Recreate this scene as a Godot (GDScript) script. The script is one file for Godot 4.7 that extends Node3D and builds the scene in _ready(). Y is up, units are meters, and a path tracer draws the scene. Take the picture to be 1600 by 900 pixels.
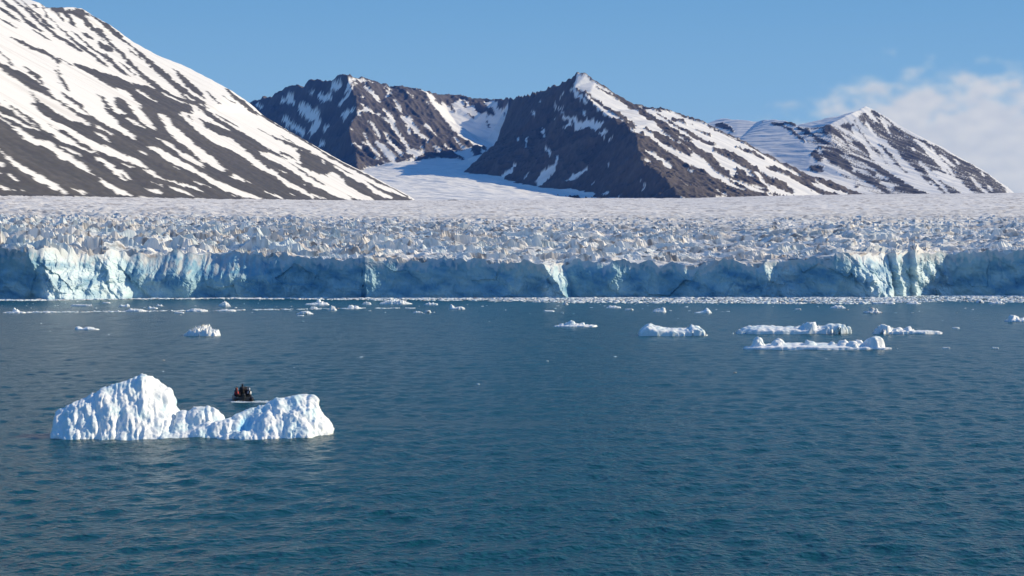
extends Node3D
# A fjord in front of a calving glacier. Metres, y up, the camera looks along -z from the deck of a ship.

const SUN_ELEVATION := 29.5
const EYE := Vector3(0, 14, 0)

var snow_noise := FastNoiseLite.new()
var fine_noise := FastNoiseLite.new()
var waves := []
var taken := {}

# ---------------------------------------------------------------- helpers
func noise(kind: int, frequency: float, seed_value: int, octaves := 3) -> FastNoiseLite:
	var n := FastNoiseLite.new()
	n.noise_type = kind
	n.frequency = frequency
	n.seed = seed_value
	n.fractal_octaves = octaves
	n.fractal_type = FastNoiseLite.FRACTAL_FBM if octaves > 1 else FastNoiseLite.FRACTAL_NONE
	return n

func numbered(called: String) -> String:
	if not taken.has(called):
		taken[called] = 0
		return called
	taken[called] += 1
	return "%s_%03d" % [called, taken[called]]

func tag(o: Node, label: String, category := "", group := "", kind := "") -> void:
	if label != "": o.set_meta("label", label)
	if category != "": o.set_meta("category", category)
	if group != "": o.set_meta("group", group)
	if kind != "": o.set_meta("kind", kind)

func put(called: String, mesh: Mesh, material: Material, parent: Node = self) -> MeshInstance3D:
	var o := MeshInstance3D.new()
	o.name = numbered(called) if parent == self else called
	o.mesh = mesh
	if material: o.material_override = material
	o.cast_shadow = GeometryInstance3D.SHADOW_CASTING_SETTING_ON
	parent.add_child(o, true)
	return o

func base(called: String, at := Vector3.ZERO, turn := 0.0) -> Node3D:
	var o := Node3D.new()
	o.name = numbered(called)
	add_child(o, true)
	o.position = at
	o.rotation.y = turn
	return o

func lerp_table(t: PackedVector2Array, x: float) -> float:
	if x <= t[0].x: return t[0].y
	for i in range(1, t.size()):
		if x <= t[i].x:
			var k := (x - t[i - 1].x) / (t[i].x - t[i - 1].x)
			return lerpf(t[i - 1].y, t[i].y, k)
	return t[t.size() - 1].y

# A grid of nx * nz points as one smooth mesh; cells with a point that is not "there" are left out.
func grid_mesh(p: PackedVector3Array, c: PackedColorArray, nx: int, nz: int, there: PackedByteArray, smooth := true, flip := false) -> ArrayMesh:
	var arrays := []
	arrays.resize(Mesh.ARRAY_MAX)
	var idx := PackedInt32Array()
	var every := there.is_empty()
	for j in nz - 1:
		for i in nx - 1:
			var a := j * nx + i
			if not every and (there[a] == 0 or there[a + 1] == 0 or there[a + nx] == 0 or there[a + nx + 1] == 0):
				continue
			if flip:
				idx.append_array(PackedInt32Array([a, a + nx, a + 1, a + 1, a + nx, a + nx + 1]))
			else:
				idx.append_array(PackedInt32Array([a, a + 1, a + nx, a + 1, a + nx + 1, a + nx]))
	if smooth:
		var n := PackedVector3Array()
		n.resize(p.size())
		for j in nz:
			for i in nx:
				var a := j * nx + i
				var dx := p[a + (1 if i < nx - 1 else 0)] - p[a - (1 if i > 0 else 0)]
				var dz := p[a + (nx if j < nz - 1 else 0)] - p[a - (nx if j > 0 else 0)]
				var v := dz.cross(dx)
				if flip: v = -v
				n[a] = v.normalized() if v.length_squared() > 0.0 else Vector3.UP
		arrays[Mesh.ARRAY_VERTEX] = p
		arrays[Mesh.ARRAY_NORMAL] = n
		if not c.is_empty(): arrays[Mesh.ARRAY_COLOR] = c
		arrays[Mesh.ARRAY_INDEX] = idx
	else:
		var fp := PackedVector3Array()
		var fc := PackedColorArray()
		var fn := PackedVector3Array()
		fp.resize(idx.size())
		fn.resize(idx.size())
		fc.resize(idx.size())
		for k in range(0, idx.size(), 3):
			var a := p[idx[k]]
			var b := p[idx[k + 1]]
			var d := p[idx[k + 2]]
			var v := (d - a).cross(b - a).normalized()
			fp[k] = a
			fp[k + 1] = b
			fp[k + 2] = d
			for q in 3:
				fn[k + q] = v
				fc[k + q] = c[idx[k + q]]
		arrays[Mesh.ARRAY_VERTEX] = fp
		arrays[Mesh.ARRAY_NORMAL] = fn
		arrays[Mesh.ARRAY_COLOR] = fc
	var m := ArrayMesh.new()
	m.add_surface_from_arrays(Mesh.PRIMITIVE_TRIANGLES, arrays)
	return m

func bump_texture(seed_value: int, frequency: float, size: int, strength: float, octaves := 4) -> ImageTexture:
	var n := noise(FastNoiseLite.TYPE_SIMPLEX_SMOOTH, frequency, seed_value, octaves)
	var im := n.get_seamless_image(size, size)
	im.convert(Image.FORMAT_RGBA8)
	im.bump_map_to_normal_map(strength)
	return ImageTexture.create_from_image(im)

func tone_texture(seed_value: int, frequency: float, size: int, low: float, high: float, octaves := 5) -> ImageTexture:
	var n := noise(FastNoiseLite.TYPE_SIMPLEX_SMOOTH, frequency, seed_value, octaves)
	var im := n.get_seamless_image(size, size)
	im.convert(Image.FORMAT_RGBA8)
	im.adjust_bcs((low + high) * 0.5 / 0.5, (high - low), 1.0)
	return ImageTexture.create_from_image(im)

func matter(rough: float, normal: Texture2D = null, metres := 4.0, normal_scale := 1.0) -> StandardMaterial3D:
	var m := StandardMaterial3D.new()
	m.vertex_color_use_as_albedo = true
	m.roughness = rough
	m.uv1_triplanar = true
	m.uv1_world_triplanar = true
	m.uv1_scale = Vector3.ONE / metres
	if normal:
		m.normal_enabled = true
		m.normal_texture = normal
		m.normal_scale = normal_scale
	return m

func plain(c: Color, rough := 0.7) -> StandardMaterial3D:
	var m := StandardMaterial3D.new()
	m.albedo_color = c.linear_to_srgb()
	m.roughness = rough
	return m

# ---------------------------------------------------------------- sky, sun, camera
func make_sky() -> void:
	var w := 4096
	var h := 2048
	var im := Image.create(w, h, false, Image.FORMAT_RGB8)
	var rows := [[0.0, Color8(176, 207, 228)], [2.0, Color8(168, 203, 229)], [4.0, Color8(150, 193, 225)], [6.5, Color8(135, 184, 222)], [9.6, Color8(117, 170, 215)], [15.0, Color8(94, 150, 203)], [30.0, Color8(74, 130, 191)], [60.0, Color8(54, 104, 171)], [90.0, Color8(47, 95, 163)]]
	var of_row := func(y: int) -> Color:
		var e := (0.5 - (y + 0.5) / h) * 180.0
		if e <= 0.0: return rows[0][1]
		for k in range(1, rows.size()):
			if e <= rows[k][0]:
				return (rows[k - 1][1] as Color).lerp(rows[k][1], (e - rows[k - 1][0]) / (rows[k][0] - rows[k - 1][0]))
		return rows[rows.size() - 1][1]
	for y in h:
		im.fill_rect(Rect2i(0, y, w, 1), (of_row as Callable).call(y))
	# low banks of cumulus, one beyond the peak on the right and others along the horizon all round
	var puff := noise(FastNoiseLite.TYPE_SIMPLEX_SMOOTH, 0.16, 5, 5)
	var bank := noise(FastNoiseLite.TYPE_SIMPLEX_SMOOTH, 0.022, 11, 2)
	var tone := noise(FastNoiseLite.TYPE_SIMPLEX_SMOOTH, 0.3, 23, 4)
	var tops := PackedVector2Array([Vector2(-180, 4.2), Vector2(-120, 2.6), Vector2(-70, 3.6), Vector2(-40, 1.0), Vector2(-25, 0.0), Vector2(5, 0.0), Vector2(8.0, 4.6), Vector2(9.5, 5.3), Vector2(10.5, 5.9), Vector2(12.0, 6.4), Vector2(13.5, 6.9), Vector2(15.0, 6.8), Vector2(17.6, 6.5), Vector2(20, 6.0), Vector2(30, 6.4), Vector2(50, 4.0), Vector2(80, 5.5), Vector2(120, 3.0), Vector2(180, 4.2)])
	for y in range(int(h * (0.5 - 12.0 / 180.0)), h / 2):
		var e := (0.5 - (y + 0.5) / h) * 180.0
		var clear: Color = (of_row as Callable).call(y)
		for x in w:
			var az := wrapf((x + 0.5) / w * 360.0, -180.0, 180.0)
			var top := lerp_table(tops, az)
			if top < 0.05: continue
			var p := puff.get_noise_2d(az * 4.0, e * 7.0)
			var d := (top - e) / 1.1 + p * 1.3 + bank.get_noise_2d(az * 3.0, 40.0) * 0.3
			var a := smoothstep(-0.35, 1.25, d)
			if a <= 0.002: continue
			var t := tone.get_noise_2d(az * 3.0, e * 6.0) * 0.5 + 0.5
			var body := Color8(202, 209, 218).lerp(Color8(234, 234, 232), clampf(t * 0.9 + (e - 2.5) * 0.04, 0, 1))
			im.set_pixel(x, y, clear.lerp(body, a * 0.96))
	var pano := PanoramaSkyMaterial.new()
	pano.panorama = ImageTexture.create_from_image(im)
	pano.filter = true
	var sky := Sky.new()
	sky.sky_material = pano
	var e := Environment.new()
	e.background_mode = Environment.BG_SKY
	e.sky = sky
	e.background_energy_multiplier = 1.0
	e.tonemap_mode = Environment.TONE_MAPPER_LINEAR
	e.tonemap_exposure = 1.0
	e.sdfgi_enabled = true
	e.ssao_enabled = true
	e.ssil_enabled = true
	e.fog_enabled = true
	e.fog_density = 0.00002
	e.fog_light_color = Color(0.30, 0.56, 1.0)
	var we := WorldEnvironment.new()
	we.name = "world_environment"
	we.environment = e
	add_child(we)

func make_view() -> void:
	var cam := Camera3D.new()
	cam.name = "camera"
	cam.position = EYE
	cam.fov = rad_to_deg(2.0 * atan(450.0 / 2537.0))
	cam.near = 0.5
	cam.far = 40000.0
	cam.basis = Basis(Vector3.RIGHT, -atan(22.0 / 2537.0)) * Basis(Vector3.BACK, deg_to_rad(-0.15))
	add_child(cam)
	cam.current = true
	make_sky()
	var sun := DirectionalLight3D.new()
	sun.name = "sun"
	sun.light_energy = 1.6
	sun.light_color = Color(1.0, 0.93, 0.80)
	sun.light_angular_distance = 0.5
	sun.shadow_enabled = true
	add_child(sun)
	var el := deg_to_rad(SUN_ELEVATION)
	var az := deg_to_rad(SUN_AZIMUTH)
	var to_sun := Vector3(cos(el) * cos(az), sin(el), cos(el) * sin(az))
	sun.basis = Basis.looking_at(-to_sun, Vector3.UP)

const SUN_AZIMUTH := -7.0   # degrees from straight right towards the viewer

# ---------------------------------------------------------------- sea
func make_waves() -> void:
	var r := RandomNumberGenerator.new()
	r.seed = 77
	for i in 30:
		var wl := 0.8 * pow(11.0, i / 29.0) * r.randf_range(0.9, 1.1)
		var dir := deg_to_rad(248.0 + r.randfn(0.0, 50.0))
		var k := TAU / wl
		waves.append([cos(dir) * k, sin(dir) * k, r.randf() * TAU, 0.037 * wl / TAU * (1.0 if wl < 3.0 else 0.5), wl])

func sea_height(x: float, z: float, step: float) -> float:
	var h := 0.0
	for w in waves:
		if w[4] < step * 1.6: continue
		h += sin(w[0] * x + w[1] * z + w[2]) * w[3] * minf(1.0, (w[4] / step - 1.6) * 0.7)
	return h * calm(x, z)

# the slick that the boat has left behind it
func calm(x: float, z: float) -> float:
	if x < -26.0 or x > 22.0 or z > -140.0 or z < -185.0: return 1.0
	var line := lerp_table(PackedVector2Array([Vector2(-29, -177), Vector2(-24, -166), Vector2(-17, -158), Vector2(-6, -153), Vector2(14, -149)]), x)
	var off := absf(z - line + snow_noise.get_noise_2d(x * 12.0, z * 12.0) * 3.0) / 3.2
	return 1.0 - 0.7 * clampf(1.3 - off, 0, 1) * smoothstep(22.0, 6.0, x)

func make_sea() -> void:
	var zs := PackedFloat32Array([400, 150, 40, 0, -25, -45])
	var d := 58.0
	while d < 1020.0:
		zs.append(-d)
		d *= 1.0032
	zs.append(-1200.0)
	zs.append(-9000.0)
	var nx := 430
	var p := PackedVector3Array()
	p.resize(nx * zs.size())
	for j in zs.size():
		var z := zs[j]
		var dd := maxf(-z, 58.0)
		var half := dd * 0.42 + maxf(0.0, 260.0 - dd) * 0.0
		if z > -57.0: half = 400.0
		var live := z < -57.0 and z > -1100.0
		var step := dd * 0.0032
		for i in nx:
			var u := (i / float(nx - 1)) * 2.0 - 1.0
			var x := u * half
			if live and absf(u) > 0.97: x = u * (half + (absf(u) - 0.97) / 0.03 * 1500.0)
			elif not live: x = u * 3000.0
			var y := sea_height(x, z, maxf(step, dd * 0.002)) if live and absf(u) <= 0.97 else -0.12
			p[j * nx + i] = Vector3(x, y, z)
	var m := StandardMaterial3D.new()
	m.albedo_color = Color(0.003, 0.060, 0.080).linear_to_srgb()
	m.roughness = 0.2
	m.metallic_specular = 0.28
	m.uv1_triplanar = true
	m.uv1_world_triplanar = true
	m.uv1_scale = Vector3.ONE / 9.0
	m.normal_enabled = true
	m.normal_texture = bump_texture(3, 0.012, 1024, 14.0, 5)
	m.normal_scale = 1.5
	var sea := put("sea", grid_mesh(p, PackedColorArray(), nx, zs.size(), PackedByteArray(), true, true), m)
	tag(sea, "dark teal rippled fjord water in front of the glacier", "", "", "structure")

# ---------------------------------------------------------------- mountains
var M1_POINTS := PackedVector3Array([Vector3(-885,130.5,-2300),Vector3(-819,143.2,-2600),Vector3(-732,158.9,-3000),Vector3(-623,179.0,-3500),Vector3(-513,198.9,-4000),Vector3(-404,219.8,-4500),Vector3(-295,240.3,-5000),Vector3(-2641,1458.2,-5513),Vector3(-2574,1268.2,-5818),Vector3(-2355,1291.4,-5450),Vector3(-2288,1101.4,-5755),Vector3(-2075,1138.9,-5389),Vector3(-2008,948.9,-5694),Vector3(-1846,1018.9,-5339),Vector3(-1779,828.9,-5644),Vector3(-1666,944.4,-5300),Vector3(-1599,754.4,-5605),Vector3(-1577,913.8,-5280),Vector3(-1510,723.8,-5585),Vector3(-1528,897.3,-5270),Vector3(-1462,707.3,-5574),Vector3(-1502,879.8,-5264),Vector3(-1435,689.8,-5569),Vector3(-1447,869.4,-5252),Vector3(-1380,679.4,-5557),Vector3(-1383,875.2,-5238),Vector3(-1316,685.2,-5543),Vector3(-1348,851.3,-5230),Vector3(-1282,661.3,-5535),Vector3(-1285,816.1,-5216),Vector3(-1219,626.1,-5521),Vector3(-1214,762.4,-5201),Vector3(-1147,572.4,-5506),Vector3(-1124,712.5,-5181),Vector3(-1057,522.5,-5486),Vector3(-1037,677.2,-5162),Vector3(-970,487.2,-5467),Vector3(-950,632.1,-5143),Vector3(-883,442.1,-5448),Vector3(-881,593.8,-5128),Vector3(-814,403.8,-5433),Vector3(-824,554.0,-5116),Vector3(-758,364.0,-5421),Vector3(-779,512.7,-5106),Vector3(-712,322.7,-5411),Vector3(-692,460.6,-5087),Vector3(-625,270.6,-5392),Vector3(-608,412.9,-5068),Vector3(-541,222.9,-5373),Vector3(-524,365.5,-5050),Vector3(-458,200.0,-5355),Vector3(-441,324.4,-5032),Vector3(-375,200.0,-5337),Vector3(-357,277.6,-5014),Vector3(-290,200.0,-5318),Vector3(-231,210.3,-5293),Vector3(-1373,396.3,-2407),Vector3(-1960,715.4,-2535),Vector3(-2546,1007.3,-2663),Vector3(-3230,1368.3,-2812),Vector3(-1196,429.3,-3217),Vector3(-1783,748.3,-3345),Vector3(-2369,1040.2,-3473),Vector3(-3053,1401.3,-3622),Vector3(-1019,462.2,-4027),Vector3(-1605,781.3,-4155),Vector3(-2192,1073.2,-4283),Vector3(-2876,1434.2,-4432),Vector3(-872,489.7,-4702),Vector3(-1458,808.7,-4830),Vector3(-2044,1100.6,-4958),Vector3(-2728,1461.7,-5107),Vector3(-797,105.5,-2281),Vector3(-731,118.2,-2581),Vector3(-644,133.9,-2981),Vector3(-535,154.0,-3481),Vector3(-425,173.9,-3981),Vector3(-316,194.8,-4481),Vector3(-207,215.3,-4981)])
var M1_TRIANGLES := PackedInt32Array([7,8,9,8,9,10,9,10,12,9,11,12,11,12,14,11,13,14,13,14,16,13,15,16,15,16,17,16,17,18,17,18,20,17,19,20,19,20,21,20,21,22,21,22,23,22,23,24,23,24,26,23,25,26,25,26,27,26,27,28,27,28,29,28,29,30,29,30,32,29,31,32,31,32,34,31,33,34,33,34,35,34,35,36,35,36,37,36,37,38,37,38,39,38,39,40,39,40,41,40,41,42,41,42,44,41,43,44,43,44,46,43,45,46,45,46,47,46,47,48,47,48,49,48,49,50,5,49,51,49,50,51,50,51,52,5,6,53,5,51,53,51,52,53,52,53,54,6,53,55,53,54,55,0,1,56,1,2,60,1,56,60,2,3,60,56,57,60,57,58,61,57,60,61,58,59,62,58,61,62,59,62,63,4,5,64,3,4,64,3,60,64,60,61,65,60,64,65,62,63,66,61,62,66,61,65,66,63,66,67,41,43,68,43,45,68,45,47,68,47,49,68,5,49,68,35,37,68,37,39,68,39,41,68,5,64,68,15,17,69,17,19,69,19,21,69,21,23,69,23,25,69,25,27,69,27,29,69,31,33,69,33,35,69,35,68,69,64,65,69,64,68,69,29,31,69,9,11,70,11,13,70,66,67,70,13,15,70,15,69,70,65,66,70,65,69,70,7,9,71,67,70,71,9,70,71,0,1,72,1,72,73,1,2,74,1,73,74,2,3,74,3,4,75,3,74,75,4,5,76,4,75,76,5,76,77,5,6,78,5,77,78,6,55,78])
var M1_PATCHES := [
	[1, PackedVector2Array([Vector2(-759,-2200),Vector2(-2070,-6000),Vector2(0,-6000),Vector2(0,-2200)])],
	[0, PackedVector2Array([Vector2(-1151,-3251),Vector2(-1101,-3253),Vector2(-1034,-3287),Vector2(-1032,-3451),Vector2(-966,-3839),Vector2(-952,-4139),Vector2(-930,-4377),Vector2(-872,-4436),Vector2(-800,-4469),Vector2(-743,-4501),Vector2(-700,-4562),Vector2(-660,-4663),Vector2(-625,-4820),Vector2(-539,-4893),Vector2(-457,-4848),Vector2(-382,-4857),Vector2(-302,-4990),Vector2(-296,-4957),Vector2(-413,-4374),Vector2(-615,-3458),Vector2(-685,-3161),Vector2(-811,-2581),Vector2(-853,-2407)])],
	[0, PackedVector2Array([Vector2(-1700,-5195),Vector2(-1564,-4904),Vector2(-1527,-4831),Vector2(-1500,-4788),Vector2(-1453,-4704),Vector2(-1417,-4671),Vector2(-1376,-4596),Vector2(-1347,-4574),Vector2(-1322,-4568),Vector2(-1327,-4590),Vector2(-1359,-4630),Vector2(-1388,-4655),Vector2(-1435,-4753),Vector2(-1512,-4840),Vector2(-1684,-5201)])],
	[0, PackedVector2Array([Vector2(-1686,-4852),Vector2(-1506,-4654),Vector2(-1449,-4604),Vector2(-1388,-4532),Vector2(-1369,-4526),Vector2(-1372,-4542),Vector2(-1402,-4594),Vector2(-1432,-4631),Vector2(-1457,-4638),Vector2(-1494,-4668),Vector2(-1694,-4878)])],
	[0, PackedVector2Array([Vector2(-1552,-4407),Vector2(-1388,-4411),Vector2(-1343,-4402),Vector2(-1346,-4415),Vector2(-1374,-4438),Vector2(-1393,-4433),Vector2(-1541,-4421),Vector2(-1557,-4423)])],
	[0, PackedVector2Array([Vector2(-1323,-4508),Vector2(-1296,-4472),Vector2(-1265,-4466),Vector2(-1268,-4483),Vector2(-1306,-4520),Vector2(-1327,-4529)])],
	[0, PackedVector2Array([Vector2(-1539,-5031),Vector2(-1450,-4821),Vector2(-1421,-4798),Vector2(-1370,-4701),Vector2(-1311,-4632),Vector2(-1290,-4600),Vector2(-1261,-4602),Vector2(-1220,-4559),Vector2(-1206,-4575),Vector2(-1210,-4595),Vector2(-1230,-4609),Vector2(-1273,-4661),Vector2(-1302,-4659),Vector2(-1345,-4724),Vector2(-1380,-4754),Vector2(-1431,-4851),Vector2(-1473,-4915),Vector2(-1549,-5068)])],
	[0, PackedVector2Array([Vector2(-1545,-5129),Vector2(-1484,-4976),Vector2(-1435,-4863),Vector2(-1354,-4736),Vector2(-1332,-4729),Vector2(-1338,-4757),Vector2(-1407,-4864),Vector2(-1438,-4885),Vector2(-1554,-5164)])],
	[0, PackedVector2Array([Vector2(-1521,-5143),Vector2(-1490,-5117),Vector2(-1407,-4902),Vector2(-1365,-4839),Vector2(-1367,-4857),Vector2(-1409,-4938)])],
	[0, PackedVector2Array([Vector2(-1420,-5013),Vector2(-1402,-5004),Vector2(-1364,-4956),Vector2(-1366,-4967),Vector2(-1383,-4989),Vector2(-1405,-5030)])],
	[0, PackedVector2Array([Vector2(-1520,-5260),Vector2(-1418,-5004),Vector2(-1403,-5020),Vector2(-1390,-5040),Vector2(-1361,-5005),Vector2(-1320,-4934),Vector2(-1327,-4969),Vector2(-1361,-5033),Vector2(-1398,-5096)])],
	[0, PackedVector2Array([Vector2(-1387,-5079),Vector2(-1362,-5081),Vector2(-1338,-5074),Vector2(-1284,-5026),Vector2(-1229,-4914),Vector2(-1230,-4921),Vector2(-1291,-5087),Vector2(-1318,-5102),Vector2(-1346,-5153),Vector2(-1377,-5167),Vector2(-1396,-5126)])],
	[0, PackedVector2Array([Vector2(-1381,-5131),Vector2(-1362,-5147),Vector2(-1338,-5181),Vector2(-1377,-5222),Vector2(-1390,-5178)])],
	[0, PackedVector2Array([Vector2(-1381,-5232),Vector2(-1363,-5221),Vector2(-1345,-5205),Vector2(-1322,-5180),Vector2(-1302,-5162),Vector2(-1270,-5145),Vector2(-1254,-5140),Vector2(-1233,-5116),Vector2(-1205,-5100),Vector2(-1161,-5012),Vector2(-1129,-4973),Vector2(-1084,-4901),Vector2(-1033,-4829),Vector2(-1012,-4792),Vector2(-980,-4778),Vector2(-892,-4706),Vector2(-896,-4769),Vector2(-948,-4801),Vector2(-986,-4841),Vector2(-1019,-4882),Vector2(-1038,-4910),Vector2(-1059,-4945),Vector2(-1134,-5020),Vector2(-1167,-5061),Vector2(-1211,-5148),Vector2(-1240,-5169),Vector2(-1272,-5188),Vector2(-1288,-5194),Vector2(-1307,-5211)])],
	[0, PackedVector2Array([Vector2(-1298,-5186),Vector2(-1264,-5180),Vector2(-1237,-5172),Vector2(-1238,-5188),Vector2(-1265,-5202),Vector2(-1283,-5206),Vector2(-1302,-5219)])],
	[0, PackedVector2Array([Vector2(-1302,-5102),Vector2(-1282,-5067),Vector2(-1248,-4978),Vector2(-1205,-4899),Vector2(-1167,-4852),Vector2(-1107,-4746),Vector2(-1083,-4697),Vector2(-1042,-4633),Vector2(-1002,-4583),Vector2(-970,-4553),Vector2(-938,-4540),Vector2(-947,-4609),Vector2(-982,-4642),Vector2(-1056,-4730),Vector2(-1132,-4832),Vector2(-1173,-4906),Vector2(-1211,-4954),Vector2(-1231,-4989),Vector2(-1262,-5064),Vector2(-1285,-5105),Vector2(-1302,-5126)])],
	[0, PackedVector2Array([Vector2(-1290,-4894),Vector2(-1270,-4871),Vector2(-1254,-4876),Vector2(-1256,-4890),Vector2(-1276,-4914),Vector2(-1292,-4911)])],
	[0, PackedVector2Array([Vector2(-1247,-4876),Vector2(-1216,-4821),Vector2(-1198,-4827),Vector2(-1183,-4850),Vector2(-1185,-4864),Vector2(-1210,-4899),Vector2(-1226,-4889),Vector2(-1248,-4889)])],
	[0, PackedVector2Array([Vector2(-1356,-4828),Vector2(-1331,-4800),Vector2(-1305,-4763),Vector2(-1246,-4651),Vector2(-1208,-4619),Vector2(-1143,-4532),Vector2(-1123,-4530),Vector2(-1126,-4551),Vector2(-1188,-4648),Vector2(-1218,-4675),Vector2(-1257,-4714),Vector2(-1312,-4803),Vector2(-1358,-4840)])],
	[0, PackedVector2Array([Vector2(-1313,-4854),Vector2(-1268,-4794),Vector2(-1217,-4713),Vector2(-1181,-4684),Vector2(-1146,-4631),Vector2(-1104,-4558),Vector2(-1067,-4518),Vector2(-1071,-4546),Vector2(-1118,-4647),Vector2(-1156,-4694),Vector2(-1190,-4740),Vector2(-1208,-4751),Vector2(-1225,-4759),Vector2(-1248,-4790),Vector2(-1314,-4863)])],
	[0, PackedVector2Array([Vector2(-1188,-4744),Vector2(-1152,-4672),Vector2(-1119,-4609),Vector2(-1087,-4571),Vector2(-1063,-4550),Vector2(-1065,-4562),Vector2(-1128,-4669),Vector2(-1161,-4729),Vector2(-1193,-4779)])],
	[0, PackedVector2Array([Vector2(-1139,-4729),Vector2(-1103,-4669),Vector2(-1062,-4623),Vector2(-1064,-4636),Vector2(-1110,-4712),Vector2(-1142,-4751)])],
	[0, PackedVector2Array([Vector2(-1046,-5035),Vector2(-1013,-4962),Vector2(-977,-4890),Vector2(-941,-4842),Vector2(-916,-4821),Vector2(-918,-4862),Vector2(-946,-4915),Vector2(-1016,-5003),Vector2(-1046,-5046)])],
	[0, PackedVector2Array([Vector2(-1178,-4992),Vector2(-1151,-4957),Vector2(-1118,-4934),Vector2(-1119,-4947),Vector2(-1180,-5005)])],
	[0, PackedVector2Array([Vector2(-1289,-4191),Vector2(-1265,-4185),Vector2(-1235,-4171),Vector2(-1212,-4194),Vector2(-1191,-4200),Vector2(-1161,-4158),Vector2(-1158,-4180),Vector2(-1164,-4210),Vector2(-1175,-4232),Vector2(-1201,-4249),Vector2(-1225,-4253),Vector2(-1249,-4233),Vector2(-1277,-4236),Vector2(-1293,-4208)])],
	[0, PackedVector2Array([Vector2(-1149,-4110),Vector2(-1111,-3978),Vector2(-1082,-3907),Vector2(-1052,-3846),Vector2(-1028,-3826),Vector2(-1030,-3838),Vector2(-1056,-3876),Vector2(-1088,-3953),Vector2(-1113,-4008),Vector2(-1149,-4121)])],
	[0, PackedVector2Array([Vector2(-1409,-4166),Vector2(-1224,-3887),Vector2(-1188,-3828),Vector2(-1155,-3784),Vector2(-1157,-3793),Vector2(-1195,-3865),Vector2(-1228,-3907),Vector2(-1412,-4180)])],
	[0, PackedVector2Array([Vector2(-1161,-3862),Vector2(-1132,-3817),Vector2(-1078,-3753),Vector2(-1080,-3764),Vector2(-1112,-3832),Vector2(-1144,-3881),Vector2(-1166,-3885)])],
	[0, PackedVector2Array([Vector2(-1318,-3787),Vector2(-1165,-3693),Vector2(-1133,-3661),Vector2(-1093,-3640),Vector2(-1076,-3627),Vector2(-1062,-3626),Vector2(-1050,-3628),Vector2(-1021,-3622),Vector2(-965,-3594),Vector2(-945,-3587),Vector2(-955,-3642),Vector2(-977,-3664),Vector2(-1004,-3679),Vector2(-1037,-3708),Vector2(-1074,-3747),Vector2(-1089,-3756),Vector2(-1104,-3762),Vector2(-1120,-3772),Vector2(-1138,-3787),Vector2(-1158,-3771),Vector2(-1182,-3768),Vector2(-1331,-3834)])],
	[0, PackedVector2Array([Vector2(-1040,-3752),Vector2(-985,-3712),Vector2(-952,-3675),Vector2(-961,-3740),Vector2(-999,-3798),Vector2(-1027,-3806),Vector2(-1047,-3785)])],
	[0, PackedVector2Array([Vector2(-1150,-4274),Vector2(-1112,-4248),Vector2(-1078,-4240),Vector2(-1038,-4201),Vector2(-1002,-4182),Vector2(-986,-4183),Vector2(-971,-4187),Vector2(-952,-4171),Vector2(-928,-4143),Vector2(-909,-4153),Vector2(-892,-4168),Vector2(-879,-4204),Vector2(-852,-4299),Vector2(-894,-4583),Vector2(-925,-4597),Vector2(-942,-4567),Vector2(-969,-4504),Vector2(-981,-4468),Vector2(-995,-4458),Vector2(-1033,-4463),Vector2(-1051,-4462),Vector2(-1081,-4437),Vector2(-1107,-4391),Vector2(-1134,-4357),Vector2(-1157,-4306)])],
	[0, PackedVector2Array([Vector2(-1024,-4025),Vector2(-959,-3855),Vector2(-932,-3806),Vector2(-923,-3856),Vector2(-939,-3930),Vector2(-950,-3910),Vector2(-965,-3910),Vector2(-994,-3990),Vector2(-1026,-4043)])],
	[0, PackedVector2Array([Vector2(-990,-4038),Vector2(-961,-3976),Vector2(-938,-3948),Vector2(-924,-3947),Vector2(-928,-3983),Vector2(-950,-4054),Vector2(-981,-4119),Vector2(-998,-4091)])],
	[0, PackedVector2Array([Vector2(-1071,-3617),Vector2(-1009,-3468),Vector2(-985,-3404),Vector2(-977,-3431),Vector2(-975,-3466),Vector2(-985,-3511),Vector2(-997,-3511),Vector2(-1004,-3503),Vector2(-1015,-3514),Vector2(-1073,-3631)])],
	[0, PackedVector2Array([Vector2(-1320,-3742),Vector2(-1069,-3389),Vector2(-1007,-3297),Vector2(-988,-3295),Vector2(-998,-3345),Vector2(-1018,-3354),Vector2(-1327,-3771)])],
	[0, PackedVector2Array([Vector2(-1125,-3370),Vector2(-1029,-3265),Vector2(-1006,-3236),Vector2(-1013,-3277),Vector2(-1129,-3390)])],
	[0, PackedVector2Array([Vector2(-1180,-4238),Vector2(-1138,-4232),Vector2(-1141,-4244),Vector2(-1165,-4259),Vector2(-1184,-4254)])],
	[0, PackedVector2Array([Vector2(-1039,-4475),Vector2(-1006,-4429),Vector2(-978,-4428),Vector2(-955,-4464),Vector2(-916,-4455),Vector2(-885,-4478),Vector2(-862,-4550),Vector2(-885,-4706),Vector2(-946,-4651),Vector2(-979,-4612),Vector2(-1004,-4574),Vector2(-1022,-4523),Vector2(-1042,-4497)])],
	[1, PackedVector2Array([Vector2(-1226,-3517),Vector2(-1071,-3387),Vector2(-1033,-3344),Vector2(-988,-3321),Vector2(-973,-3310),Vector2(-941,-3271),Vector2(-913,-3256),Vector2(-868,-3256),Vector2(-850,-3271),Vector2(-840,-3303),Vector2(-842,-3311),Vector2(-854,-3291),Vector2(-874,-3293),Vector2(-900,-3316),Vector2(-926,-3327),Vector2(-955,-3348),Vector2(-986,-3383),Vector2(-1023,-3443),Vector2(-1060,-3478),Vector2(-1092,-3486),Vector2(-1242,-3581)])],
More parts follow.
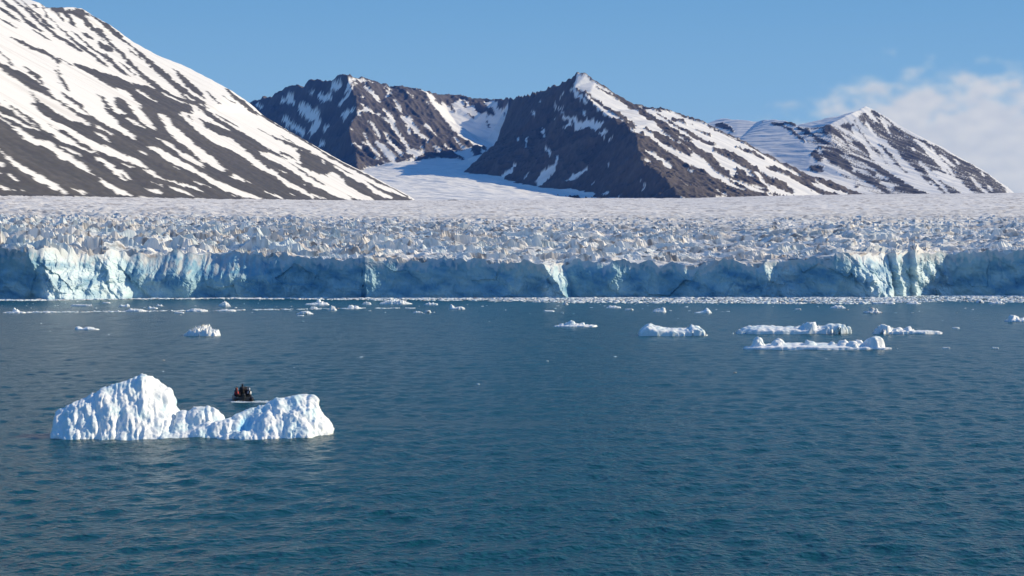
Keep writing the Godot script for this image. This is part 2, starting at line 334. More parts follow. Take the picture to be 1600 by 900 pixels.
	[1, PackedVector2Array([Vector2(-1049,-3437),Vector2(-1007,-3401),Vector2(-974,-3362),Vector2(-943,-3348),Vector2(-929,-3349),Vector2(-916,-3353),Vector2(-883,-3326),Vector2(-856,-3325),Vector2(-812,-3352),Vector2(-775,-3387),Vector2(-765,-3405),Vector2(-766,-3418),Vector2(-783,-3441),Vector2(-802,-3441),Vector2(-824,-3420),Vector2(-847,-3419),Vector2(-870,-3404),Vector2(-896,-3401),Vector2(-911,-3410),Vector2(-929,-3424),Vector2(-943,-3420),Vector2(-956,-3413),Vector2(-982,-3410),Vector2(-1018,-3463),Vector2(-1071,-3564)])],
	[1, PackedVector2Array([Vector2(-1052,-3589),Vector2(-1020,-3548),Vector2(-987,-3515),Vector2(-958,-3505),Vector2(-940,-3526),Vector2(-920,-3538),Vector2(-923,-3559),Vector2(-951,-3584),Vector2(-977,-3604),Vector2(-1010,-3637),Vector2(-1039,-3645),Vector2(-1061,-3631)])],
	[1, PackedVector2Array([Vector2(-917,-3571),Vector2(-897,-3557),Vector2(-881,-3570),Vector2(-883,-3582),Vector2(-905,-3601),Vector2(-919,-3586)])],
	[1, PackedVector2Array([Vector2(-900,-3503),Vector2(-879,-3487),Vector2(-858,-3481),Vector2(-860,-3492),Vector2(-883,-3513),Vector2(-903,-3523)])],
	[1, PackedVector2Array([Vector2(-1057,-3700),Vector2(-1021,-3668),Vector2(-969,-3636),Vector2(-955,-3666),Vector2(-959,-3685),Vector2(-981,-3698),Vector2(-999,-3700),Vector2(-1032,-3725),Vector2(-1070,-3770)])],
	[1, PackedVector2Array([Vector2(-1033,-3777),Vector2(-1016,-3768),Vector2(-1001,-3765),Vector2(-979,-3731),Vector2(-955,-3688),Vector2(-937,-3670),Vector2(-920,-3658),Vector2(-888,-3645),Vector2(-863,-3643),Vector2(-844,-3654),Vector2(-847,-3676),Vector2(-874,-3717),Vector2(-903,-3745),Vector2(-942,-3811),Vector2(-962,-3838),Vector2(-1001,-3888),Vector2(-1072,-4004)])],
	[1, PackedVector2Array([Vector2(-1025,-4029),Vector2(-999,-3987),Vector2(-980,-3948),Vector2(-958,-3896),Vector2(-936,-3876),Vector2(-929,-3915),Vector2(-932,-3933),Vector2(-947,-3944),Vector2(-968,-3976),Vector2(-987,-4013),Vector2(-1009,-4065),Vector2(-1037,-4116)])],
	[1, PackedVector2Array([Vector2(-1011,-4132),Vector2(-984,-4115),Vector2(-958,-4070),Vector2(-922,-3983),Vector2(-888,-3921),Vector2(-868,-3896),Vector2(-858,-3907),Vector2(-860,-3921),Vector2(-876,-3967),Vector2(-969,-4179),Vector2(-1008,-4274),Vector2(-1033,-4253)])],
	[1, PackedVector2Array([Vector2(-1010,-4363),Vector2(-977,-4337),Vector2(-950,-4351),Vector2(-953,-4368),Vector2(-986,-4390),Vector2(-1017,-4405)])],
	[1, PackedVector2Array([Vector2(-919,-3867),Vector2(-897,-3858),Vector2(-873,-3858),Vector2(-875,-3872),Vector2(-903,-3895),Vector2(-922,-3884)])],
	[1, PackedVector2Array([Vector2(-898,-4128),Vector2(-881,-4109),Vector2(-844,-3988),Vector2(-824,-3944),Vector2(-809,-3919),Vector2(-793,-3904),Vector2(-779,-3898),Vector2(-765,-3877),Vector2(-749,-3847),Vector2(-722,-3802),Vector2(-726,-3866),Vector2(-755,-3922),Vector2(-789,-4012),Vector2(-807,-4040),Vector2(-839,-4081),Vector2(-850,-4080),Vector2(-888,-4186),Vector2(-906,-4185)])],
	[1, PackedVector2Array([Vector2(-830,-3820),Vector2(-802,-3794),Vector2(-764,-3751),Vector2(-731,-3734),Vector2(-709,-3743),Vector2(-714,-3792),Vector2(-739,-3799),Vector2(-771,-3812),Vector2(-806,-3832),Vector2(-832,-3836)])],
	[1, PackedVector2Array([Vector2(-813,-3647),Vector2(-787,-3622),Vector2(-756,-3608),Vector2(-728,-3616),Vector2(-707,-3625),Vector2(-687,-3630),Vector2(-689,-3652),Vector2(-712,-3671),Vector2(-765,-3683),Vector2(-797,-3698),Vector2(-817,-3670)])],
	[1, PackedVector2Array([Vector2(-1155,-3366),Vector2(-1017,-3294),Vector2(-984,-3270),Vector2(-952,-3260),Vector2(-954,-3269),Vector2(-1022,-3318),Vector2(-1158,-3377)])],
	[1, PackedVector2Array([Vector2(-1097,-3154),Vector2(-987,-3212),Vector2(-961,-3210),Vector2(-933,-3237),Vector2(-934,-3245),Vector2(-966,-3234),Vector2(-994,-3242),Vector2(-1101,-3168)])],
	[1, PackedVector2Array([Vector2(-1149,-3258),Vector2(-997,-3165),Vector2(-978,-3151),Vector2(-964,-3146),Vector2(-918,-3077),Vector2(-905,-3103),Vector2(-895,-3110),Vector2(-888,-3121),Vector2(-873,-3102),Vector2(-854,-3067),Vector2(-840,-3093),Vector2(-820,-3082),Vector2(-801,-3076),Vector2(-793,-3084),Vector2(-795,-3093),Vector2(-827,-3127),Vector2(-850,-3149),Vector2(-869,-3153),Vector2(-881,-3161),Vector2(-900,-3186),Vector2(-910,-3173),Vector2(-930,-3137),Vector2(-953,-3163),Vector2(-983,-3173),Vector2(-1151,-3268)])],
	[1, PackedVector2Array([Vector2(-891,-3196),Vector2(-870,-3181),Vector2(-846,-3200),Vector2(-847,-3210),Vector2(-875,-3210),Vector2(-893,-3205)])],
	[1, PackedVector2Array([Vector2(-1026,-3039),Vector2(-908,-2888),Vector2(-883,-2848),Vector2(-863,-2831),Vector2(-842,-2821),Vector2(-823,-2816),Vector2(-803,-2818),Vector2(-786,-2815),Vector2(-777,-2833),Vector2(-778,-2839),Vector2(-791,-2843),Vector2(-810,-2858),Vector2(-833,-2868),Vector2(-850,-2862),Vector2(-870,-2869),Vector2(-889,-2879),Vector2(-909,-2895),Vector2(-1027,-3044)])],
	[1, PackedVector2Array([Vector2(-849,-2741),Vector2(-834,-2741),Vector2(-840,-2768),Vector2(-853,-2759)])],
	[1, PackedVector2Array([Vector2(-825,-2700),Vector2(-805,-2703),Vector2(-807,-2712),Vector2(-826,-2705)])],
	[1, PackedVector2Array([Vector2(-886,-2511),Vector2(-821,-2646),Vector2(-817,-2666),Vector2(-819,-2673),Vector2(-827,-2667),Vector2(-889,-2520)])],
	[1, PackedVector2Array([Vector2(-782,-3074),Vector2(-762,-3046),Vector2(-741,-3029),Vector2(-724,-3041),Vector2(-720,-3076),Vector2(-721,-3085),Vector2(-733,-3087),Vector2(-747,-3066),Vector2(-783,-3088)])],
	[1, PackedVector2Array([Vector2(-832,-3248),Vector2(-811,-3232),Vector2(-789,-3198),Vector2(-752,-3172),Vector2(-753,-3180),Vector2(-779,-3235),Vector2(-797,-3259),Vector2(-817,-3271),Vector2(-835,-3266)])],
	[1, PackedVector2Array([Vector2(-801,-3240),Vector2(-783,-3235),Vector2(-766,-3217),Vector2(-750,-3222),Vector2(-751,-3231),Vector2(-769,-3241),Vector2(-786,-3258),Vector2(-803,-3252)])],
	[1, PackedVector2Array([Vector2(-797,-3313),Vector2(-784,-3316),Vector2(-776,-3331),Vector2(-778,-3339),Vector2(-788,-3340),Vector2(-799,-3323)])],
	[1, PackedVector2Array([Vector2(-762,-3361),Vector2(-730,-3353),Vector2(-722,-3368),Vector2(-723,-3376),Vector2(-754,-3405),Vector2(-765,-3375)])],
	[1, PackedVector2Array([Vector2(-727,-3196),Vector2(-699,-3209),Vector2(-696,-3229),Vector2(-698,-3241),Vector2(-706,-3254),Vector2(-715,-3222),Vector2(-729,-3205)])],
	[1, PackedVector2Array([Vector2(-717,-3385),Vector2(-696,-3395),Vector2(-676,-3427),Vector2(-655,-3450),Vector2(-658,-3471),Vector2(-683,-3478),Vector2(-701,-3426),Vector2(-718,-3394)])],
	[1, PackedVector2Array([Vector2(-698,-3320),Vector2(-678,-3330),Vector2(-655,-3346),Vector2(-656,-3356),Vector2(-682,-3360),Vector2(-700,-3330)])],
	[1, PackedVector2Array([Vector2(-776,-2873),Vector2(-766,-2885),Vector2(-760,-2916),Vector2(-761,-2922),Vector2(-778,-2881)])],
	[1, PackedVector2Array([Vector2(-732,-3293),Vector2(-709,-3303),Vector2(-711,-3314),Vector2(-733,-3298)])],
	[1, PackedVector2Array([Vector2(-888,-4347),Vector2(-856,-4287),Vector2(-808,-4249),Vector2(-826,-4409),Vector2(-877,-4455),Vector2(-896,-4411)])],
	[1, PackedVector2Array([Vector2(-809,-3540),Vector2(-793,-3529),Vector2(-795,-3550),Vector2(-810,-3552)])],
	[1, PackedVector2Array([Vector2(-915,-2672),Vector2(-878,-2796),Vector2(-876,-2809),Vector2(-879,-2819),Vector2(-918,-2679)])],
	[1, PackedVector2Array([Vector2(-950,-2729),Vector2(-860,-2729),Vector2(-857,-2733),Vector2(-858,-2740),Vector2(-863,-2742),Vector2(-952,-2737)])],
	[1, PackedVector2Array([Vector2(-846,-3497),Vector2(-844,-3497),Vector2(-846,-3506),Vector2(-848,-3505)])],
	[1, PackedVector2Array([Vector2(-760,-3480),Vector2(-758,-3480),Vector2(-759,-3488),Vector2(-761,-3487)])],
	[1, PackedVector2Array([Vector2(-743,-3559),Vector2(-731,-3562),Vector2(-732,-3574),Vector2(-744,-3568)])],
	[1, PackedVector2Array([Vector2(-862,-2932),Vector2(-860,-2932),Vector2(-862,-2938),Vector2(-863,-2938)])],
	[1, PackedVector2Array([Vector2(-856,-2964),Vector2(-855,-2964),Vector2(-856,-2969),Vector2(-857,-2969)])],
	[1, PackedVector2Array([Vector2(-887,-4361),Vector2(-845,-4255),Vector2(-800,-4194),Vector2(-779,-4177),Vector2(-758,-4154),Vector2(-742,-4170),Vector2(-732,-4195),Vector2(-720,-4200),Vector2(-704,-4192),Vector2(-676,-4191),Vector2(-682,-4268),Vector2(-713,-4305),Vector2(-731,-4338),Vector2(-753,-4386),Vector2(-769,-4368),Vector2(-779,-4340),Vector2(-798,-4357),Vector2(-819,-4380),Vector2(-865,-4444),Vector2(-894,-4420)])],
	[1, PackedVector2Array([Vector2(-925,-4659),Vector2(-875,-4497),Vector2(-858,-4487),Vector2(-843,-4487),Vector2(-812,-4475),Vector2(-764,-4471),Vector2(-768,-4505),Vector2(-819,-4543),Vector2(-853,-4576),Vector2(-871,-4599),Vector2(-887,-4610),Vector2(-906,-4643),Vector2(-928,-4690)])],
	[1, PackedVector2Array([Vector2(-978,-4553),Vector2(-940,-4556),Vector2(-910,-4588),Vector2(-914,-4613),Vector2(-980,-4568)])],
	[0, PackedVector2Array([Vector2(-862,-4262),Vector2(-831,-4240),Vector2(-834,-4264),Vector2(-865,-4282)])],
	[0, PackedVector2Array([Vector2(-832,-4382),Vector2(-806,-4338),Vector2(-784,-4359),Vector2(-766,-4487),Vector2(-770,-4512),Vector2(-800,-4478),Vector2(-823,-4474),Vector2(-838,-4427)])],
	[0, PackedVector2Array([Vector2(-875,-4390),Vector2(-853,-4346),Vector2(-855,-4371),Vector2(-877,-4415)])],
	[0, PackedVector2Array([Vector2(-1046,-5035),Vector2(-1004,-4931),Vector2(-968,-4866),Vector2(-932,-4818),Vector2(-900,-4806),Vector2(-901,-4821),Vector2(-937,-4885),Vector2(-972,-4929),Vector2(-1006,-4977),Vector2(-1046,-5045)])],
	[0, PackedVector2Array([Vector2(-933,-4944),Vector2(-905,-4883),Vector2(-870,-4839),Vector2(-871,-4852),Vector2(-906,-4916),Vector2(-934,-4952)])],
	[0, PackedVector2Array([Vector2(-900,-5099),Vector2(-867,-5037),Vector2(-842,-5030),Vector2(-818,-5027),Vector2(-804,-5033),Vector2(-788,-5031),Vector2(-789,-5053),Vector2(-819,-5082),Vector2(-845,-5096),Vector2(-869,-5092),Vector2(-901,-5128)])],
	[0, PackedVector2Array([Vector2(-890,-4984),Vector2(-867,-4960),Vector2(-851,-4986),Vector2(-852,-4995),Vector2(-868,-4980),Vector2(-891,-4997)])],
	[0, PackedVector2Array([Vector2(-1212,-5133),Vector2(-1162,-5014),Vector2(-1116,-4948),Vector2(-1067,-4858),Vector2(-1047,-4836),Vector2(-1009,-4799),Vector2(-988,-4776),Vector2(-936,-4734),Vector2(-915,-4715),Vector2(-874,-4706),Vector2(-875,-4715),Vector2(-918,-4761),Vector2(-961,-4813),Vector2(-994,-4844),Vector2(-1037,-4910),Vector2(-1057,-4931),Vector2(-1075,-4947),Vector2(-1144,-5034),Vector2(-1166,-5058),Vector2(-1215,-5158)])],
	[0, PackedVector2Array([Vector2(-1009,-4786),Vector2(-972,-4741),Vector2(-949,-4692),Vector2(-922,-4622),Vector2(-899,-4628),Vector2(-869,-4584),Vector2(-824,-4541),Vector2(-785,-4519),Vector2(-739,-4448),Vector2(-700,-4422),Vector2(-684,-4438),Vector2(-670,-4458),Vector2(-652,-4461),Vector2(-659,-4550),Vector2(-680,-4575),Vector2(-698,-4571),Vector2(-713,-4562),Vector2(-793,-4597),Vector2(-833,-4620),Vector2(-878,-4670),Vector2(-910,-4719),Vector2(-933,-4703),Vector2(-974,-4774),Vector2(-1011,-4801)])],
	[0, PackedVector2Array([Vector2(-853,-4672),Vector2(-818,-4637),Vector2(-774,-4637),Vector2(-775,-4652),Vector2(-854,-4684)])],
	[0, PackedVector2Array([Vector2(-755,-4821),Vector2(-719,-4807),Vector2(-688,-4801),Vector2(-645,-4812),Vector2(-603,-4834),Vector2(-609,-4918),Vector2(-651,-4881),Vector2(-691,-4833),Vector2(-720,-4823),Vector2(-756,-4831)])],
	[0, PackedVector2Array([Vector2(-694,-4904),Vector2(-674,-4895),Vector2(-654,-4884),Vector2(-656,-4917),Vector2(-695,-4913)])],
	[0, PackedVector2Array([Vector2(-748,-5081),Vector2(-716,-5056),Vector2(-718,-5077)])],
	[1, PackedVector2Array([Vector2(-701,-4547),Vector2(-689,-4687),Vector2(-662,-4760),Vector2(-635,-4806),Vector2(-588,-4560),Vector2(-610,-4525),Vector2(-633,-4524),Vector2(-655,-4536)])],
	[0, PackedVector2Array([Vector2(-630,-4807),Vector2(-611,-4853),Vector2(-584,-4885),Vector2(-550,-4887),Vector2(-521,-4858),Vector2(-489,-4755),Vector2(-511,-4724),Vector2(-523,-4570),Vector2(-546,-4528),Vector2(-578,-4527),Vector2(-589,-4553)])],
	[1, PackedVector2Array([Vector2(-845,-4271),Vector2(-783,-4196),Vector2(-758,-4164),Vector2(-739,-4166),Vector2(-724,-4177),Vector2(-707,-4177),Vector2(-690,-4175),Vector2(-671,-4148),Vector2(-650,-4113),Vector2(-632,-4112),Vector2(-616,-4115),Vector2(-596,-4131),Vector2(-565,-4061),Vector2(-538,-4081),Vector2(-515,-4073),Vector2(-497,-4084),Vector2(-498,-4101),Vector2(-543,-4157),Vector2(-568,-4131),Vector2(-599,-4190),Vector2(-641,-4216),Vector2(-658,-4224),Vector2(-677,-4255),Vector2(-699,-4296),Vector2(-744,-4363),Vector2(-762,-4348),Vector2(-776,-4324),Vector2(-797,-4335),Vector2(-820,-4353),Vector2(-859,-4400)])],
	[1, PackedVector2Array([Vector2(-684,-4382),Vector2(-650,-4343),Vector2(-632,-4352),Vector2(-615,-4365),Vector2(-571,-4328),Vector2(-527,-4280),Vector2(-496,-4280),Vector2(-463,-4292),Vector2(-446,-4317),Vector2(-427,-4314),Vector2(-433,-4419),Vector2(-469,-4392),Vector2(-501,-4377),Vector2(-532,-4373),Vector2(-576,-4418),Vector2(-623,-4477),Vector2(-642,-4463),Vector2(-659,-4445),Vector2(-686,-4402)])],
	[1, PackedVector2Array([Vector2(-645,-4486),Vector2(-604,-4467),Vector2(-520,-4400),Vector2(-480,-4387),Vector2(-421,-4441),Vector2(-387,-4532),Vector2(-391,-4602),Vector2(-409,-4587),Vector2(-427,-4577),Vector2(-460,-4602),Vector2(-490,-4574),Vector2(-509,-4564),Vector2(-528,-4556),Vector2(-566,-4520),Vector2(-608,-4531),Vector2(-646,-4507)])],
	[1, PackedVector2Array([Vector2(-527,-4831),Vector2(-494,-4785),Vector2(-459,-4770),Vector2(-425,-4770),Vector2(-399,-4689),Vector2(-374,-4717),Vector2(-351,-4754),Vector2(-352,-4796),Vector2(-399,-4778),Vector2(-426,-4834),Vector2(-462,-4854),Vector2(-496,-4843),Vector2(-528,-4853)])],
	[1, PackedVector2Array([Vector2(-454,-4868),Vector2(-436,-4858),Vector2(-437,-4892),Vector2(-455,-4892)])],
	[1, PackedVector2Array([Vector2(-424,-4879),Vector2(-387,-4880),Vector2(-366,-4904),Vector2(-346,-4935),Vector2(-347,-4959),Vector2(-367,-4944),Vector2(-388,-4935),Vector2(-425,-4897)])],
	[1, PackedVector2Array([Vector2(-781,-3956),Vector2(-746,-3872),Vector2(-728,-3849),Vector2(-685,-3809),Vector2(-673,-3840),Vector2(-675,-3859),Vector2(-691,-3880),Vector2(-720,-3932),Vector2(-738,-3953),Vector2(-754,-3968),Vector2(-785,-4002)])],
	[1, PackedVector2Array([Vector2(-718,-3639),Vector2(-690,-3610),Vector2(-658,-3589),Vector2(-631,-3597),Vector2(-607,-3628),Vector2(-594,-3652),Vector2(-580,-3670),Vector2(-567,-3717),Vector2(-571,-3747),Vector2(-587,-3724),Vector2(-640,-3677),Vector2(-667,-3666),Vector2(-695,-3658),Vector2(-722,-3679)])],
	[1, PackedVector2Array([Vector2(-686,-3514),Vector2(-645,-3545),Vector2(-646,-3559),Vector2(-687,-3521)])],
	[1, PackedVector2Array([Vector2(-677,-3437),Vector2(-656,-3457),Vector2(-658,-3470),Vector2(-680,-3457)])],
	[1, PackedVector2Array([Vector2(-660,-3799),Vector2(-649,-3805),Vector2(-632,-3829),Vector2(-634,-3845),Vector2(-654,-3849),Vector2(-663,-3815)])],
	[1, PackedVector2Array([Vector2(-629,-3849),Vector2(-614,-3841),Vector2(-615,-3855),Vector2(-630,-3864)])],
	[1, PackedVector2Array([Vector2(-580,-3822),Vector2(-561,-3828),Vector2(-542,-3862),Vector2(-544,-3885),Vector2(-565,-3873),Vector2(-582,-3838)])],
	[1, PackedVector2Array([Vector2(-511,-4115),Vector2(-492,-4138),Vector2(-478,-4173),Vector2(-479,-4191),Vector2(-495,-4171),Vector2(-512,-4126)])],
	[1, PackedVector2Array([Vector2(-618,-3591),Vector2(-605,-3609),Vector2(-591,-3618),Vector2(-594,-3641),Vector2(-619,-3599)])],
	[1, PackedVector2Array([Vector2(-566,-4824),Vector2(-551,-4765),Vector2(-551,-4797),Vector2(-566,-4857)])],
	[1, PackedVector2Array([Vector2(-602,-4246),Vector2(-589,-4255),Vector2(-590,-4272),Vector2(-603,-4256)])],
	[1, PackedVector2Array([Vector2(-540,-4214),Vector2(-537,-4214),Vector2(-538,-4225),Vector2(-540,-4225)])],
	[1, PackedVector2Array([Vector2(-545,-3987),Vector2(-531,-3985),Vector2(-531,-3999),Vector2(-545,-3996)])],
	[1, PackedVector2Array([Vector2(-526,-4597),Vector2(-516,-4695),Vector2(-494,-4682),Vector2(-466,-4614),Vector2(-448,-4546),Vector2(-469,-4479),Vector2(-500,-4478)])],
	[0, PackedVector2Array([Vector2(-650,-4549),Vector2(-608,-4566),Vector2(-610,-4592),Vector2(-638,-4626),Vector2(-653,-4578)])],
	[0, PackedVector2Array([Vector2(-799,-5061),Vector2(-783,-5073),Vector2(-746,-5062),Vector2(-703,-5056),Vector2(-681,-5049),Vector2(-619,-5017),Vector2(-577,-4984),Vector2(-556,-4963),Vector2(-515,-4966),Vector2(-494,-4964),Vector2(-449,-4945),Vector2(-426,-4939),Vector2(-404,-4938),Vector2(-361,-4949),Vector2(-319,-4973),Vector2(-319,-5003),Vector2(-362,-4989),Vector2(-427,-4986),Vector2(-450,-4990),Vector2(-517,-5014),Vector2(-558,-5013),Vector2(-621,-5060),Vector2(-642,-5071),Vector2(-767,-5101),Vector2(-784,-5098),Vector2(-800,-5082)])],
]
var M2_POINTS := PackedVector3Array([Vector3(-1809,1042.6,-10000),Vector3(-1571,1041.3,-9750),Vector3(-1521,1053.1,-9700),Vector3(-1490,1062.9,-9650),Vector3(-1415,1050.0,-9550),Vector3(-1377,1074.4,-9500),Vector3(-1331,1092.8,-9450),Vector3(-1260,1107.0,-9350),Vector3(-1224,1086.5,-9300),Vector3(-1181,1071.5,-9250),Vector3(-1151,1118.2,-9230),Vector3(-1083,1112.0,-9150),Vector3(-1047,1091.6,-9100),Vector3(-1002,1085.6,-9050),Vector3(-947,1099.4,-8950),Vector3(-905,1095.6,-8900),Vector3(-839,1089.9,-8950),Vector3(-752,1086.1,-9000),Vector3(-660,1056.2,-9050),Vector3(-596,1043.6,-9050),Vector3(-546,1048.8,-9050),Vector3(-497,1043.7,-9100),Vector3(-455,1047.9,-9300),Vector3(-386,1058.7,-9500),Vector3(-288,1046.7,-9600),Vector3(-195,1040.8,-9600),Vector3(-128,1024.4,-9500),Vector3(-78,1006.6,-9300),Vector3(-39,1001.3,-9200),Vector3(-8,985.1,-9000),Vector3(48,966.8,-8800),Vector3(113,952.5,-8500),Vector3(161,930.6,-8200),Vector3(283,955.7,-7900),Vector3(-1900,949.4,-10500),Vector3(-1600,966.2,-10200),Vector3(-1489,965.8,-10050),Vector3(-1402,1012.9,-9950),Vector3(-1290,1009.2,-9800),Vector3(-1214,1044.0,-9730),Vector3(-1105,1018.7,-9600),Vector3(-1000,1029.9,-9450),Vector3(-887,1019.9,-9450),Vector3(-697,982.3,-9550),Vector3(-576,974.5,-9550),Vector3(-480,968.5,-9800),Vector3(-304,961.5,-10100),Vector3(-135,939.8,-10000),Vector3(-41,921.4,-9700),Vector3(50,892.9,-9300),Vector3(170,866.7,-8700),Vector3(-835,970.7,-8720),Vector3(-816,857.9,-8550),Vector3(-850,755.7,-8420),Vector3(-794,635.7,-8280),Vector3(-730,545.6,-8150),Vector3(-1486,866.4,-9450),Vector3(-1288,780.8,-9100),Vector3(-1132,860.5,-9000),Vector3(-1101,682.0,-8750),Vector3(-930,592.3,-8450),Vector3(-1295,599.4,-8900),Vector3(-1528,703.0,-9250),Vector3(-1720,626.6,-9300),Vector3(-1059,965.5,-8990),Vector3(-1275,977.4,-9270),Vector3(-725,944.6,-8800),Vector3(-611,826.4,-8650),Vector3(-668,728.8,-8500),Vector3(-535,696.6,-8520),Vector3(-616,587.6,-8250),Vector3(-490,598.6,-8320),Vector3(-362,610.5,-8400),Vector3(-265,619.3,-8480),Vector3(-471,1016.6,-9050),Vector3(-386,885.8,-8880),Vector3(-308,783.3,-8750),Vector3(-219,706.2,-8650),Vector3(-157,674.9,-8600),Vector3(-362,936.5,-9250),Vector3(-214,872.2,-9150),Vector3(-69,844.6,-9050),Vector3(-283,809.6,-9050),Vector3(-137,732.4,-8850),Vector3(2,808.7,-8850),Vector3(-32,685.7,-8700),Vector3(101,801.1,-8400),Vector3(191,731.8,-8000),Vector3(-65,623.3,-8450),Vector3(97,613.6,-8100),Vector3(305,613.7,-7700),Vector3(-745,520.1,-7900),Vector3(-559,525.8,-7900),Vector3(-306,527.9,-7800),Vector3(-58,526.1,-7600),Vector3(184,538.2,-7700),Vector3(-771,429.7,-7000),Vector3(-546,420.6,-6950),Vector3(-273,419.9,-6950),Vector3(-27,436.2,-7050),Vector3(83,388.9,-6900),Vector3(-806,364.0,-6400),Vector3(-439,337.6,-6200),Vector3(-247,339.8,-6300),Vector3(-50,344.5,-6500),Vector3(131,338.7,-6600),Vector3(255,313.2,-6450),Vector3(497,303.1,-6300),Vector3(-333,263.4,-5300),Vector3(-169,266.6,-5400),Vector3(1,279.0,-5700),Vector3(229,277.3,-5800),Vector3(458,274.4,-5800),Vector3(210,251.5,-5300),Vector3(-482,248.3,-5100),Vector3(-272,237.0,-4950),Vector3(-77,236.5,-4950),Vector3(157,234.0,-4950),Vector3(395,233.6,-5000)])
var M2_TRIANGLES := PackedInt32Array([13,14,16,14,15,16,13,16,17,19,20,21,18,19,22,19,21,22,23,24,26,24,25,26,0,34,35,0,1,36,0,35,36,1,2,37,1,36,37,3,4,38,2,3,38,2,37,38,4,5,39,4,38,39,6,7,40,5,6,40,5,39,40,8,9,41,9,10,41,10,11,41,7,8,41,7,40,41,12,13,42,13,17,42,11,12,42,11,41,42,17,18,42,18,22,42,40,41,42,40,42,43,22,42,43,22,23,44,22,43,44,37,38,45,38,39,45,39,40,45,40,43,45,43,44,45,23,24,45,23,44,45,34,35,46,35,36,46,36,37,46,37,45,46,24,25,47,24,45,47,45,46,47,25,26,48,25,47,48,28,29,49,26,27,49,26,48,49,27,28,49,31,32,50,32,33,50,29,30,50,29,49,50,3,4,56,5,6,56,4,5,56,9,10,57,10,11,57,11,12,58,11,57,58,14,15,59,15,51,59,51,52,60,51,59,60,52,53,60,53,54,60,57,58,61,58,59,61,59,60,61,6,56,62,57,61,62,0,34,63,1,2,63,2,3,63,3,56,63,0,1,63,56,62,63,61,62,63,12,13,64,12,58,64,13,14,64,58,59,64,14,59,64,7,8,65,8,9,65,9,57,65,6,7,65,6,62,65,57,62,65,17,18,66,18,19,66,15,16,66,15,51,66,16,17,66,19,20,66,51,52,67,51,66,67,52,53,68,52,67,68,53,54,68,67,68,69,54,55,70,54,68,70,68,69,71,68,70,71,69,71,72,69,72,73,20,21,74,20,66,75,66,67,75,20,74,75,67,69,76,67,75,76,69,73,76,73,76,77,73,77,78,22,23,79,23,26,79,26,27,79,21,22,79,21,74,79,27,28,80,27,79,80,28,29,81,28,80,81,74,75,82,74,79,82,79,80,82,80,81,82,76,77,83,29,81,83,75,76,83,75,82,83,81,82,83,29,30,84,29,83,84,31,50,85,30,50,85,77,78,85,77,83,85,83,84,85,30,84,85,31,32,86,32,33,87,72,73,88,78,85,88,31,85,88,73,78,88,31,86,88,32,87,89,72,88,89,32,86,89,86,88,89,54,55,91,54,60,91,60,61,91,55,70,92,55,91,92,70,71,92,71,72,93,72,89,93,71,92,93,87,89,93,87,93,94,33,87,95,87,94,95,33,90,95,61,63,96,61,91,96,91,92,96,92,93,96,93,94,97,93,96,97,94,97,98,94,95,99,90,95,99,94,98,99,90,99,100,98,99,100,63,96,101,96,97,101,97,98,103,97,101,103,101,102,103,98,100,104,98,103,104,100,104,105,100,105,106,103,104,106,104,105,106,33,90,107,90,100,107,100,106,107,101,102,108,102,108,109,102,103,110,102,109,110,103,106,111,103,110,111,106,107,111,107,111,112,109,110,113,110,111,113,111,112,113,63,101,114,101,108,114,108,114,115,108,109,116,108,115,116,109,113,116,113,116,117,112,113,118,113,117,118])
